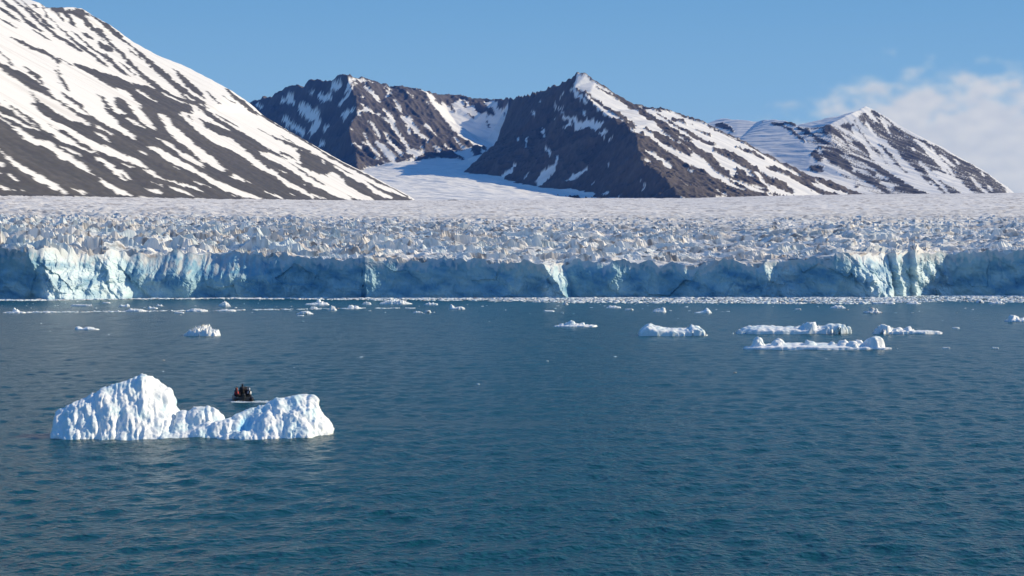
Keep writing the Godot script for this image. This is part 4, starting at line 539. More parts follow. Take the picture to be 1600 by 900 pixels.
	[1, PackedVector2Array([Vector2(537,-6504),Vector2(568,-6477),Vector2(601,-6438),Vector2(625,-6407),Vector2(638,-6444),Vector2(614,-6478),Vector2(578,-6514),Vector2(542,-6524)])],
	[1, PackedVector2Array([Vector2(514,-6382),Vector2(549,-6407),Vector2(551,-6428),Vector2(518,-6410)])],
	[1, PackedVector2Array([Vector2(817,-6768),Vector2(851,-6690),Vector2(886,-6629),Vector2(917,-6598),Vector2(922,-6613),Vector2(898,-6666),Vector2(820,-6777)])],
	[1, PackedVector2Array([Vector2(863,-6520),Vector2(912,-6485),Vector2(970,-6476),Vector2(1032,-6486),Vector2(1041,-6523),Vector2(1012,-6524),Vector2(983,-6528),Vector2(921,-6521),Vector2(867,-6534)])],
	[1, PackedVector2Array([Vector2(1005,-6706),Vector2(1017,-6624),Vector2(1039,-6552),Vector2(1064,-6541),Vector2(1088,-6534),Vector2(1098,-6569),Vector2(1078,-6589),Vector2(1057,-6604),Vector2(1034,-6669),Vector2(1011,-6721)])],
	[1, PackedVector2Array([Vector2(942,-6694),Vector2(984,-6638),Vector2(991,-6662),Vector2(946,-6707)])],
	[1, PackedVector2Array([Vector2(721,-6098),Vector2(799,-6186),Vector2(861,-6261),Vector2(864,-6281),Vector2(722,-6107)])],
	[1, PackedVector2Array([Vector2(792,-6295),Vector2(828,-6254),Vector2(832,-6269),Vector2(794,-6304)])],
	[1, PackedVector2Array([Vector2(654,-6240),Vector2(678,-6178),Vector2(681,-6190),Vector2(656,-6246)])],
	[1, PackedVector2Array([Vector2(699,-6464),Vector2(720,-6455),Vector2(722,-6463),Vector2(701,-6472)])],
	[1, PackedVector2Array([Vector2(1389,-6946),Vector2(1427,-6905),Vector2(1443,-6956),Vector2(1408,-7011)])],
	[1, PackedVector2Array([Vector2(1111,-6843),Vector2(1161,-6834),Vector2(1216,-6795),Vector2(1265,-6771),Vector2(1288,-6749),Vector2(1298,-6779),Vector2(1279,-6817),Vector2(1257,-6843),Vector2(1234,-6861),Vector2(1201,-6855),Vector2(1171,-6869),Vector2(1121,-6878)])],
]
var M6_POINTS := PackedVector3Array([Vector3(955,861.2,-9300),Vector3(1104,864.4,-9200),Vector3(1189,891.3,-9200),Vector3(1254,864.9,-9000),Vector3(1330,835.3,-8800),Vector3(1357,836.2,-8700),Vector3(1393,824.5,-8560),Vector3(1428,803.7,-8430),Vector3(1454,768.5,-8300),Vector3(1493,750.5,-8210),Vector3(1545,741.4,-8110),Vector3(1583,755.1,-8070),Vector3(1644,785.8,-8110),Vector3(1709,817.7,-8160),Vector3(1745,832.2,-8210),Vector3(1810,867.2,-8300),Vector3(1837,850.4,-8280),Vector3(1906,805.0,-8250),Vector3(1956,758.1,-8200),Vector3(2015,714.9,-8150),Vector3(2069,678.5,-8100),Vector3(2123,642.6,-8050),Vector3(2186,591.2,-8000),Vector3(2247,551.4,-7950),Vector3(2293,499.7,-7850),Vector3(2322,450.6,-7750),Vector3(2319,413.6,-7600),Vector3(2315,386.1,-7500),Vector3(2310,352.0,-7400),Vector3(1021,800.0,-9720),Vector3(1177,804.7,-9620),Vector3(1266,832.9,-9620),Vector3(1334,808.2,-9420),Vector3(1415,780.1,-9220),Vector3(1444,782.5,-9120),Vector3(1482,772.3,-8980),Vector3(1520,752.5,-8850),Vector3(1548,717.5,-8720),Vector3(1589,699.8,-8630),Vector3(1645,691.7,-8530),Vector3(1686,706.8,-8490),Vector3(1749,738.4,-8530),Vector3(1817,771.2,-8580),Vector3(1855,785.8,-8630),Vector3(1922,821.1,-8720),Vector3(1950,803.8,-8700),Vector3(2024,756.5,-8670),Vector3(2076,708.0,-8620),Vector3(2139,663.3,-8570),Vector3(2197,625.7,-8520),Vector3(2254,588.6,-8470),Vector3(2320,535.3,-8420),Vector3(2385,494.1,-8370),Vector3(2435,440.9,-8270),Vector3(2467,390.6,-8170),Vector3(2466,353.5,-8020),Vector3(2463,325.8,-7920),Vector3(2460,291.0,-7820),Vector3(1153,688.5,-8350),Vector3(1261,618.1,-7990),Vector3(1035,568.7,-7950),Vector3(1306,532.3,-7700),Vector3(1364,484.4,-7520),Vector3(1405,419.9,-7270),Vector3(1456,373.8,-7100),Vector3(1507,341.4,-6950),Vector3(1132,481.0,-7550),Vector3(1283,403.7,-7230),Vector3(1370,328.0,-6950),Vector3(1411,655.3,-7950),Vector3(1425,581.9,-7720),Vector3(1457,515.1,-7540),Vector3(1540,439.7,-7370),Vector3(1630,369.3,-7130),Vector3(1679,339.6,-6980),Vector3(1546,652.2,-7840),Vector3(1645,638.9,-7870),Vector3(1627,545.4,-7640),Vector3(1800,681.3,-8010),Vector3(1757,568.0,-7750),Vector3(1762,473.1,-7450),Vector3(1776,384.0,-7150),Vector3(1816,340.6,-6980),Vector3(1919,605.7,-7850),Vector3(1947,511.9,-7600),Vector3(1957,420.1,-7300),Vector3(1959,342.6,-7000),Vector3(2113,463.5,-7550),Vector3(2144,399.5,-7300),Vector3(2140,345.9,-7050),Vector3(2239,338.2,-7100),Vector3(1773,328.3,-6920),Vector3(2046,330.4,-6920)])
var M6_TRIANGLES := PackedInt32Array([1,2,3,9,10,12,10,11,12,9,12,13,8,9,14,9,13,14,14,15,16,14,16,17,14,17,18,0,29,30,29,30,31,0,1,32,0,30,32,1,2,32,30,31,32,2,32,33,2,3,34,2,33,34,3,4,35,3,34,35,4,5,36,4,35,36,5,6,37,5,36,37,6,37,38,6,7,39,6,38,39,7,8,40,7,39,40,8,14,40,14,15,40,15,40,41,38,39,41,39,40,41,15,16,42,15,41,42,16,17,42,38,41,42,37,38,43,38,42,43,32,33,44,33,34,44,34,35,44,35,36,44,36,37,44,37,43,44,43,44,45,31,32,46,32,44,46,44,45,46,43,45,46,17,42,47,42,43,47,43,46,47,31,46,48,46,47,48,17,47,48,17,18,49,17,48,49,18,19,50,18,49,50,48,49,51,49,50,51,19,20,51,19,50,51,31,48,52,48,51,52,20,51,52,20,21,53,20,52,53,21,22,53,22,23,54,22,53,54,23,54,55,23,24,56,23,55,56,25,26,57,26,27,57,27,28,57,24,25,57,24,56,57,0,1,58,1,3,58,3,4,58,4,5,58,5,6,58,6,7,58,7,8,58,8,9,59,8,58,59,0,58,60,58,59,60,59,60,61,60,61,66,61,62,66,62,63,67,62,66,67,63,64,67,66,67,68,64,65,68,64,67,68,9,10,69,9,59,69,10,11,69,59,61,69,61,62,70,61,69,70,62,70,71,62,63,72,62,71,72,63,64,73,63,72,73,64,65,73,65,73,74,11,69,75,69,70,75,11,75,76,70,71,77,70,75,77,71,72,77,75,76,77,13,14,78,14,18,78,18,19,78,12,13,78,19,20,78,11,12,78,11,76,78,76,77,79,76,78,79,72,77,80,77,79,80,72,73,81,72,80,81,73,74,81,74,81,82,22,23,83,23,24,83,20,21,83,20,78,83,21,22,83,78,79,83,79,80,84,79,83,84,80,81,85,80,84,85,81,82,86,81,85,86,27,28,87,26,27,87,25,26,87,24,25,87,24,83,87,83,84,87,84,85,87,85,87,88,28,87,88,85,86,89,85,88,89,28,57,90,28,88,90,88,89,90,65,68,91,65,74,91,74,82,91,82,86,91,89,90,92,86,89,92,86,91,92])
var M6_PATCHES := [
	[1, PackedVector2Array([Vector2(-2000,-20000),Vector2(4000,-20000),Vector2(4000,-2000),Vector2(-2000,-2000)])],
	[0.55, PackedVector2Array([Vector2(1525,-8149),Vector2(1590,-8050),Vector2(1700,-8108),Vector2(1775,-8212),Vector2(1752,-8036),Vector2(1795,-7893),Vector2(1796,-7470),Vector2(1778,-7039),Vector2(1584,-7026),Vector2(1529,-7327),Vector2(1468,-7576),Vector2(1443,-7869),Vector2(1417,-8275)])],
	[0.34, PackedVector2Array([Vector2(1775,-8212),Vector2(1835,-8275),Vector2(1905,-8240),Vector2(1961,-8153),Vector2(2023,-8097),Vector2(2120,-8033),Vector2(2239,-7925),Vector2(2303,-7765),Vector2(2291,-7533),Vector2(2190,-7180),Vector2(2094,-7061),Vector2(1819,-7016),Vector2(1794,-7182),Vector2(1796,-7470),Vector2(1791,-7750),Vector2(1794,-7955),Vector2(1762,-8080),Vector2(1726,-8123)])],
	[1, PackedVector2Array([Vector2(1792,-8224),Vector2(1803,-8172),Vector2(1837,-8154),Vector2(1845,-8168),Vector2(1832,-8220),Vector2(1818,-8260)])],
	[1, PackedVector2Array([Vector2(1848,-8207),Vector2(1869,-8148),Vector2(1876,-8078),Vector2(1882,-8083),Vector2(1890,-8177),Vector2(1858,-8225)])],
	[1, PackedVector2Array([Vector2(1934,-8165),Vector2(1993,-8119)])],
	[1, PackedVector2Array([Vector2(1992,-8049),Vector2(2011,-7930),Vector2(2017,-7792),Vector2(2011,-7625),Vector2(2010,-7491),Vector2(2020,-7512),Vector2(2050,-7709),Vector2(2069,-7913),Vector2(2011,-8091)])],
	[1, PackedVector2Array([Vector2(2052,-8046),Vector2(2085,-8024),Vector2(2099,-8060)])],
	[1, PackedVector2Array([Vector2(2090,-7928),Vector2(2088,-7796),Vector2(2097,-7695),Vector2(2113,-7738),Vector2(2123,-7885),Vector2(2101,-7951)])],
	[1, PackedVector2Array([Vector2(2057,-7986),Vector2(2062,-7931),Vector2(2044,-7629),Vector2(2032,-7467),Vector2(2039,-7482),Vector2(2071,-7693),Vector2(2077,-7882),Vector2(2073,-7949),Vector2(2065,-8001)])],
	[1, PackedVector2Array([Vector2(1767,-8122),Vector2(1781,-7993),Vector2(1804,-7906),Vector2(1823,-7795),Vector2(1824,-7712),Vector2(1814,-7421),Vector2(1810,-7213),Vector2(1811,-7049),Vector2(1828,-6952),Vector2(1875,-7082),Vector2(1868,-7196),Vector2(1866,-7431),Vector2(1866,-7533),Vector2(1850,-7840),Vector2(1836,-7969),Vector2(1802,-8027),Vector2(1789,-8079),Vector2(1778,-8138)])],
	[1, PackedVector2Array([Vector2(1721,-8119),Vector2(1740,-8013),Vector2(1751,-7922),Vector2(1775,-7833),Vector2(1781,-7735),Vector2(1754,-7513),Vector2(1745,-7341),Vector2(1776,-7090),Vector2(1793,-6988),Vector2(1821,-7059),Vector2(1824,-7213),Vector2(1819,-7370),Vector2(1806,-7483),Vector2(1793,-7586),Vector2(1801,-7764),Vector2(1796,-7871),Vector2(1773,-7965),Vector2(1759,-8033),Vector2(1731,-8129)])],
	[1, PackedVector2Array([Vector2(1678,-8077),Vector2(1687,-8039),Vector2(1688,-7964),Vector2(1707,-7868),Vector2(1707,-7743),Vector2(1715,-7611),Vector2(1717,-7513),Vector2(1723,-7430),Vector2(1749,-7164),Vector2(1766,-7089),Vector2(1785,-7024),Vector2(1807,-7086),Vector2(1799,-7182),Vector2(1787,-7258),Vector2(1773,-7397),Vector2(1757,-7504),Vector2(1751,-7695),Vector2(1741,-7803),Vector2(1734,-7911),Vector2(1723,-8019),Vector2(1697,-8093)])],
	[1, PackedVector2Array([Vector2(1921,-7670),Vector2(1916,-7522),Vector2(1902,-7369),Vector2(1900,-7198),Vector2(1888,-7015),Vector2(1897,-7032),Vector2(1926,-7252),Vector2(1941,-7572),Vector2(1929,-7685)])],
	[1, PackedVector2Array([Vector2(1940,-7491),Vector2(1936,-7297),Vector2(1950,-7160),Vector2(1952,-7058),Vector2(1988,-6999),Vector2(2015,-7073),Vector2(2016,-7217),Vector2(2050,-7424),Vector2(2013,-7510),Vector2(1982,-7514),Vector2(1952,-7522)])],
	[1, PackedVector2Array([Vector2(1875,-7298),Vector2(1863,-7131),Vector2(1888,-7184),Vector2(1887,-7323)])],
	[1, PackedVector2Array([Vector2(2124,-7526),Vector2(2081,-7261),Vector2(2070,-7138),Vector2(2069,-7050),Vector2(2081,-7076),Vector2(2143,-7576)])],
	[1, PackedVector2Array([Vector2(2144,-7320),Vector2(2104,-7128),Vector2(2123,-7168),Vector2(2203,-7496)])],
	[1, PackedVector2Array([Vector2(2237,-7751),Vector2(2243,-7717),Vector2(2261,-7760),Vector2(2267,-7824)])],
	[1, PackedVector2Array([Vector2(1940,-7894),Vector2(1946,-7860),Vector2(1958,-7882),Vector2(1952,-7920)])],
	[1, PackedVector2Array([Vector2(1850,-7854),Vector2(1852,-7741),Vector2(1861,-7756),Vector2(1857,-7864)])],
	[1, PackedVector2Array([Vector2(1867,-8219),Vector2(1907,-8159),Vector2(1915,-8174),Vector2(1875,-8235)])],
	[1, PackedVector2Array([Vector2(2157,-7909),Vector2(2154,-7836),Vector2(2164,-7859),Vector2(2173,-7938)])],
	[1, PackedVector2Array([Vector2(1848,-7139),Vector2(1849,-7042),Vector2(1863,-7077),Vector2(1862,-7173)])],
	[0, PackedVector2Array([Vector2(1448,-8244),Vector2(1462,-8036),Vector2(1481,-8086),Vector2(1459,-8272)])],
	[0, PackedVector2Array([Vector2(1387,-8383),Vector2(1408,-8242),Vector2(1416,-8135),Vector2(1420,-8006),Vector2(1425,-7905),Vector2(1433,-7918),Vector2(1428,-8161),Vector2(1422,-8278),Vector2(1395,-8408)])],
	[0, PackedVector2Array([Vector2(1544,-8031),Vector2(1561,-7940),Vector2(1595,-7920),Vector2(1610,-7876),Vector2(1622,-7818),Vector2(1630,-7834),Vector2(1616,-7967),Vector2(1590,-8017),Vector2(1567,-8106)])],
	[0, PackedVector2Array([Vector2(1529,-8067),Vector2(1537,-7916),Vector2(1548,-7933),Vector2(1541,-8095)])],
	[0, PackedVector2Array([Vector2(1476,-8226),Vector2(1476,-8064),Vector2(1478,-7920),Vector2(1499,-7846),Vector2(1522,-7792),Vector2(1530,-7813),Vector2(1492,-7947),Vector2(1484,-8240)])],
	[0, PackedVector2Array([Vector2(1416,-7715),Vector2(1427,-7614),Vector2(1443,-7586),Vector2(1459,-7616),Vector2(1467,-7695),Vector2(1446,-7768)])],
	[0, PackedVector2Array([Vector2(1474,-7710),Vector2(1490,-7575),Vector2(1528,-7513),Vector2(1563,-7475),Vector2(1576,-7503),Vector2(1574,-7623),Vector2(1543,-7711),Vector2(1492,-7748)])],
	[0, PackedVector2Array([Vector2(1658,-7890),Vector2(1674,-7796),Vector2(1696,-7731),Vector2(1709,-7755),Vector2(1716,-7883),Vector2(1671,-7920)])],
	[0, PackedVector2Array([Vector2(1462,-7774),Vector2(1490,-7753),Vector2(1519,-7741),Vector2(1567,-7693),Vector2(1577,-7720),Vector2(1529,-7771),Vector2(1497,-7779),Vector2(1469,-7806)])],
	[0, PackedVector2Array([Vector2(1595,-7682),Vector2(1626,-7648),Vector2(1654,-7600),Vector2(1679,-7475),Vector2(1693,-7416),Vector2(1702,-7338),Vector2(1735,-7177),Vector2(1785,-6994),Vector2(1800,-7038),Vector2(1789,-7113),Vector2(1776,-7183),Vector2(1761,-7247),Vector2(1740,-7434),Vector2(1708,-7543),Vector2(1672,-7656),Vector2(1637,-7683),Vector2(1600,-7696)])],
	[0, PackedVector2Array([Vector2(1582,-7458),Vector2(1602,-7392),Vector2(1617,-7301),Vector2(1654,-7165),Vector2(1664,-7191),Vector2(1629,-7336),Vector2(1612,-7416),Vector2(1591,-7479)])],
	[0, PackedVector2Array([Vector2(1518,-7552),Vector2(1579,-7382),Vector2(1605,-7248),Vector2(1627,-7166),Vector2(1641,-7053),Vector2(1660,-7115),Vector2(1640,-7203),Vector2(1618,-7285),Vector2(1606,-7352),Vector2(1591,-7413),Vector2(1574,-7463),Vector2(1525,-7570)])],
	[0, PackedVector2Array([Vector2(1683,-7137),Vector2(1727,-7107),Vector2(1744,-6996),Vector2(1790,-6984),Vector2(1808,-7049),Vector2(1782,-7116),Vector2(1754,-7201),Vector2(1699,-7205)])],
	[0, PackedVector2Array([Vector2(1380,-7536),Vector2(1406,-7486),Vector2(1437,-7492),Vector2(1444,-7529),Vector2(1426,-7567),Vector2(1393,-7582)])],
	[0, PackedVector2Array([Vector2(1517,-7187),Vector2(1524,-7156),Vector2(1542,-7215),Vector2(1535,-7245)])],
	[0, PackedVector2Array([Vector2(1500,-6955),Vector2(1524,-6958),Vector2(1542,-7041),Vector2(1516,-7031)])],
	[0, PackedVector2Array([Vector2(1571,-7014),Vector2(1572,-6991),Vector2(1584,-7034),Vector2(1583,-7057)])],
	[0, PackedVector2Array([Vector2(1602,-7359),Vector2(1634,-7231),Vector2(1654,-7289),Vector2(1615,-7397)])],
	[0, PackedVector2Array([Vector2(1631,-7495),Vector2(1651,-7400),Vector2(1669,-7443),Vector2(1644,-7524)])],
	[0, PackedVector2Array([Vector2(1406,-8399),Vector2(1426,-8337),Vector2(1443,-8261),Vector2(1473,-8404),Vector2(1437,-8379),Vector2(1416,-8442)])],
	[0, PackedVector2Array([Vector2(1636,-8052),Vector2(1700,-8069),Vector2(1702,-8085),Vector2(1638,-8067)])],
	[0, PackedVector2Array([Vector2(1128,-9018),Vector2(1170,-8754),Vector2(1177,-8627),Vector2(1185,-8646),Vector2(1193,-8841),Vector2(1175,-9064),Vector2(1136,-9080)])],
	[0, PackedVector2Array([Vector2(1330,-8645),Vector2(1331,-8611),Vector2(1337,-8636),Vector2(1337,-8673)])],
	[0, PackedVector2Array([Vector2(1351,-8483),Vector2(1373,-8401),Vector2(1398,-8340),Vector2(1411,-8401),Vector2(1386,-8467),Vector2(1363,-8547)])],
]
const M1_FALL := Vector2(0.977, 0.214)

# verts and tris: the hand-surveyed corner points of the mountain; patches: outlines of snow (1) and bare rock (0) on the map, later ones over earlier ones.
func mountain(called: String, label: String, verts: PackedVector3Array, tris: PackedInt32Array, patches: Array, area: Rect2, cell: Vector2, fall: Vector2, look: Dictionary) -> void:
	var nx := int(area.size.x / cell.x) + 1
	var nz := int(area.size.y / cell.y) + 1
	var h := PackedFloat32Array()
	h.resize(nx * nz)
	h.fill(-1e6)
	for t in range(0, tris.size(), 3):
		var a := verts[tris[t]]
		var b := verts[tris[t + 1]]
		var c := verts[tris[t + 2]]
		var det := (b.z - c.z) * (a.x - c.x) + (c.x - b.x) * (a.z - c.z)
		if absf(det) < 1e-6: continue
		var i0 := maxi(0, ceili((minf(a.x, minf(b.x, c.x)) - area.position.x) / cell.x))
		var i1 := mini(nx - 1, floori((maxf(a.x, maxf(b.x, c.x)) - area.position.x) / cell.x))
		var j0 := maxi(0, ceili((minf(a.z, minf(b.z, c.z)) - area.position.y) / cell.y))
		var j1 := mini(nz - 1, floori((maxf(a.z, maxf(b.z, c.z)) - area.position.y) / cell.y))
		for j in range(j0, j1 + 1):
			var z := area.position.y + j * cell.y
			for i in range(i0, i1 + 1):
				var x := area.position.x + i * cell.x
				var u := ((b.z - c.z) * (x - c.x) + (c.x - b.x) * (z - c.z)) / det
				var v := ((c.z - a.z) * (x - c.x) + (a.x - c.x) * (z - c.z)) / det
				if u < -1e-5 or v < -1e-5 or u + v > 1.00001: continue
				h[j * nx + i] = a.y * u + b.y * v + c.y * (1.0 - u - v)
	# snow map
	var snow := PackedFloat32Array()
	snow.resize(nx * nz)
	snow.fill(look.ground)
	for patch in patches:
		var poly: PackedVector2Array = patch[1]
		var kind := float(patch[0])
		var lo := poly[0]
		var hi := poly[0]
		for q in poly:
			lo = lo.min(q)
			hi = hi.max(q)
		for j in range(maxi(0, ceili((lo.y - area.position.y) / cell.y)), mini(nz - 1, floori((hi.y - area.position.y) / cell.y)) + 1):
			var z := area.position.y + j * cell.y
			var cuts := PackedFloat32Array()
			for k in poly.size():
				var a := poly[k]
				var b := poly[(k + 1) % poly.size()]
				if (a.y > z) != (b.y > z):
					cuts.append(a.x + (z - a.y) / (b.y - a.y) * (b.x - a.x))
			cuts.sort()
			for k in range(0, cuts.size() - 1, 2):
				for i in range(maxi(0, ceili((cuts[k] - area.position.x) / cell.x)), mini(nx - 1, floori((cuts[k + 1] - area.position.x) / cell.x)) + 1):
					snow[j * nx + i] = kind
	var soft := snow.duplicate()
	for j in range(1, nz - 1):
		for i in range(1, nx - 1):
			var a := j * nx + i
			soft[a] = snow[a] * 0.4 + (snow[a - 1] + snow[a + 1] + snow[a - nx] + snow[a + nx]) * 0.15
	# relief and colour
	var streak := noise(FastNoiseLite.TYPE_SIMPLEX_SMOOTH, 1.0, look.seed, 4)
	var crag := noise(FastNoiseLite.TYPE_SIMPLEX, 1.0, look.seed + 9, 5)
	crag.fractal_type = FastNoiseLite.FRACTAL_RIDGED
	var warp := noise(FastNoiseLite.TYPE_SIMPLEX, 1.0, look.seed + 4, 3)
	var side := Vector2(-fall.y, fall.x)
	var p := PackedVector3Array()
	var c := PackedColorArray()
	var there := PackedByteArray()
	p.resize(nx * nz)
	c.resize(nx * nz)
	there.resize(nx * nz)
	var rock_a: Color = look.rock
	var rock_b: Color = look.rock_b
	for j in nz:
		for i in nx:
			var a := j * nx + i
			var x := area.position.x + i * cell.x
			var z := area.position.y + j * cell.y
			if h[a] < -1e5:
				p[a] = Vector3(x, 0, z)
				c[a] = Color.WHITE
				continue
			there[a] = 1
			var s := x * side.x + z * side.y
			var t := x * fall.x + z * fall.y
			var rib := streak.get_noise_2d(s / look.rib_s, t / look.rib_t)
			var wx := warp.get_noise_2d(x / 26.0, z / 26.0 * look.squash)
			var wz := warp.get_noise_2d(x / 26.0 + 500.0, z / 26.0 * look.squash)
			var ii := clampi(int(round(i + wx * look.warp.x / cell.x)), 0, nx - 1)
			var jj := clampi(int(round(j + wz * look.warp.y / cell.y)), 0, nz - 1)
			var mixed := 1.0 - absf(2.0 * soft[jj * nx + ii] - 1.0)
			var v: float = soft[jj * nx + ii] + rib * (look.rib_snow + look.get("open", 0.0) * mixed) + warp.get_noise_2d(x / 9.0, z / 9.0 * look.squash) * 0.18
			var w := smoothstep(0.40, 0.60, v)
			var ridge := crag.get_noise_2d(s / look.crag_s, t / look.crag_t)
			var y: float = h[a] + rib * look.rib_high + (1.0 - w) * (ridge * look.crag_high + look.proud) + w * ridge * look.crag_high * look.under_snow
			p[a] = Vector3(x, y, z)
			var k := clampf(0.5 + rib * 0.8 + ridge * 0.3, 0, 1)
			var rock := rock_a.lerp(rock_b, k) * (0.82 + 0.5 * absf(wx))
			var white := Color(0.85, 0.845, 0.815).lerp(Color(0.71, 0.695, 0.655), clampf(streak.get_noise_2d(s / look.rib_s * 3.0 + 70.0, t / look.rib_t * 2.0) * 1.6 - 0.15, 0, 1))
			c[a] = rock.lerp(white, w)
	var m := matter(0.9, null, 30.0)
	var o := put(called, grid_mesh(p, c, nx, nz, there), m)
	tag(o, label, "", "", "structure")

func make_mountains() -> void:
	mountain("mountain", "steep dark slope striped with long snow gullies above the glacier, leftmost", M1_POINTS, M1_TRIANGLES, M1_PATCHES, Rect2(-2000, -5900, 1810, 3650), Vector2(4.2, 7.5), M1_FALL,
		{ground = 0.5, open = 0.9, seed = 3, rib_s = 130.0, rib_t = 900.0, rib_snow = 0.08, rib_high = 3.5, crag_s = 90.0, crag_t = 260.0, crag_high = 2.2, under_snow = 0.2, proud = 0.8, squash = 0.35, warp = Vector2(6, 14), rock = Color(0.060, 0.060, 0.060), rock_b = Color(0.092, 0.087, 0.080)})
	mountain("mountain", "craggy snow-veined massif behind the snowfield, left of the pointed peak", M2_POINTS, M2_TRIANGLES, M2_PATCHES, Rect2(-1750, -10100, 2250, 5160), Vector2(6.0, 9.0), Vector2(0.7, 0.714),
		{ground = 0.0, seed = 13, rib_s = 110.0, rib_t = 420.0, rib_snow = 0.20, rib_high = 9.0, crag_s = 120.0, crag_t = 220.0, crag_high = 17.0, under_snow = 0.15, proud = 2.0, squash = 0.8, warp = Vector2(9, 10), rock = Color(0.070, 0.067, 0.068), rock_b = Color(0.115, 0.103, 0.095)})
	mountain("mountain", "pointed central peak with a dark shaded face and a sunlit snowy ridge", M3_POINTS, M3_TRIANGLES, M3_PATCHES, Rect2(-300, -8310, 1840, 2540), Vector2(4.6, 7.0), Vector2(0.979, 0.204),
		{ground = 0.0, seed = 23, rib_s = 110.0, rib_t = 600.0, rib_snow = 0.07, rib_high = 8.0, crag_s = 90.0, crag_t = 170.0, crag_high = 15.0, under_snow = 0.08, proud = 1.2, squash = 0.5, warp = Vector2(6, 9), rock = Color(0.070, 0.064, 0.061), rock_b = Color(0.115, 0.098, 0.085)})
	mountain("mountain", "snowy peak streaked with dark rock ribs under the cloud bank, rightmost", M6_POINTS, M6_TRIANGLES, M6_PATCHES, Rect2(940, -9730, 1560, 2820), Vector2(5.0, 8.0), Vector2(0.62, 0.785),
		{ground = 1.0, seed = 33, rib_s = 60.0, rib_t = 420.0, rib_snow = 0.30, rib_high = 4.0, crag_s = 90.0, crag_t = 260.0, crag_high = 6.0, under_snow = 0.15, proud = 1.5, squash = 0.8, warp = Vector2(7, 8), rock = Color(0.060, 0.060, 0.062), rock_b = Color(0.098, 0.090, 0.084)})

# ---------------------------------------------------------------- glacier
var FRONT_DEPTH := PackedVector2Array([Vector2(-0.3784, 930), Vector2(-0.339, 925), Vector2(-0.3153, 920), Vector2(-0.2996, 912), Vector2(-0.2877, 918), Vector2(-0.2759, 930), Vector2(-0.2641, 940), Vector2(-0.2523, 946), Vector2(-0.2424, 958), Vector2(-0.2326, 962), Vector2(-0.2168, 968), Vector2(-0.1971, 972), Vector2(-0.1853, 978), Vector2(-0.1577, 968), Vector2(-0.1458, 962), Vector2(-0.1182, 958), Vector2(-0.09302, 948), Vector2(-0.09105, 941), Vector2(-0.07883, 944), Vector2(-0.06307, 946), Vector2(-0.03942, 942), Vector2(0, 938), Vector2(0.01971, 934), Vector2(0.02444, 941), Vector2(0.03153, 948), Vector2(0.05518, 946), Vector2(0.06307, 944), Vector2(0.07883, 946), Vector2(0.1182, 940), Vector2(0.1557, 934), Vector2(0.1636, 940), Vector2(0.1734, 937), Vector2(0.1971, 928), Vector2(0.2089, 930), Vector2(0.2176, 942), Vector2(0.2306, 962), Vector2(0.2333, 958), Vector2(0.2365, 955), Vector2(0.2385, 962), Vector2(0.2444, 972), Vector2(0.2483, 965), Vector2(0.2507, 975), Vector2(0.268, 1000), Vector2(0.2739, 998), Vector2(0.2838, 990), Vector2(0.3153, 972), Vector2(0.3784, 950)])
var FRONT_RISE := PackedVector2Array([Vector2(-0.3784, 11.891), Vector2(-0.339, 11.183), Vector2(-0.3153, 10.523), Vector2(-0.2917, 9.1236), Vector2(-0.2641, 5.819), Vector2(-0.2365, 4.594), Vector2(-0.2168, 4.9521), Vector2(-0.1971, 4.7182), Vector2(-0.1734, 4.1954), Vector2(-0.1577, 4.4209), Vector2(-0.1419, 2.7925), Vector2(-0.1182, 2.1444), Vector2(-0.0946, 1.778), Vector2(-0.09223, 2.2599), Vector2(-0.07883, 3.3827), Vector2(-0.06307, 2.1611), Vector2(-0.0473, 2.5828), Vector2(-0.03153, 2.2434), Vector2(-0.01577, 1.1473), Vector2(0, 0.055084), Vector2(0.01182, -0.62521), Vector2(0.01971, -2.0581), Vector2(0.02759, -2.0927), Vector2(0.03942, -0.0041084), Vector2(0.05912, 0.030161), Vector2(0.07883, -0.42708), Vector2(0.1025, -1.0983), Vector2(0.1182, -1.0485), Vector2(0.138, -0.24168), Vector2(0.1577, 0.49603), Vector2(0.1734, 2.2504), Vector2(0.1892, 3.514), Vector2(0.2089, 4.9644), Vector2(0.2365, 4.4164), Vector2(0.268, 3.3951), Vector2(0.2759, 2.3623), Vector2(0.2877, 3.908), Vector2(0.3153, 5.3297), Vector2(0.3784, 6.5454)])
var SURFACE := PackedVector2Array([Vector2(900, 18.612), Vector2(950, 20.74), Vector2(1100, 29.609), Vector2(1300, 42.695), Vector2(1600, 61.931), Vector2(2000, 84.95), Vector2(2600, 118.53), Vector2(3500, 165.06), Vector2(5000, 241.04), Vector2(6000, 291.89), Vector2(7600, 373.48)])
var FAR_RISE := PackedVector2Array([Vector2(-0.3784, 64), Vector2(-0.3153, 58), Vector2(-0.2444, 32), Vector2(-0.1782, 15), Vector2(-0.1285, 8), Vector2(-0.08987, 3), Vector2(-0.05912, 0), Vector2(0.03942, 0), Vector2(0.1064, 0), Vector2(0.1577, 6), Vector2(0.2128, 10), Vector2(0.3153, 14), Vector2(0.3784, 14)])
var WILD := PackedVector2Array([Vector2(0, 0.8), Vector2(60, 1.1), Vector2(300, 1.15), Vector2(500, 0.95), Vector2(800, 0.6), Vector2(1200, 0.3), Vector2(1800, 0.15), Vector2(3000, 0.1)])
var WILD_ACROSS := PackedVector2Array([Vector2(-0.3153, 1.2), Vector2(-0.1577, 1.1), Vector2(-0.03942, 0.85), Vector2(0.1182, 0.68), Vector2(0.3153, 0.58)])
var SET_BACK := PackedVector2Array([Vector2(-0.2365, 0), Vector2(-0.2266, 8), Vector2(-0.1971, 15), Vector2(-0.1734, 16), Vector2(-0.1577, 9), Vector2(-0.1419, 0)])
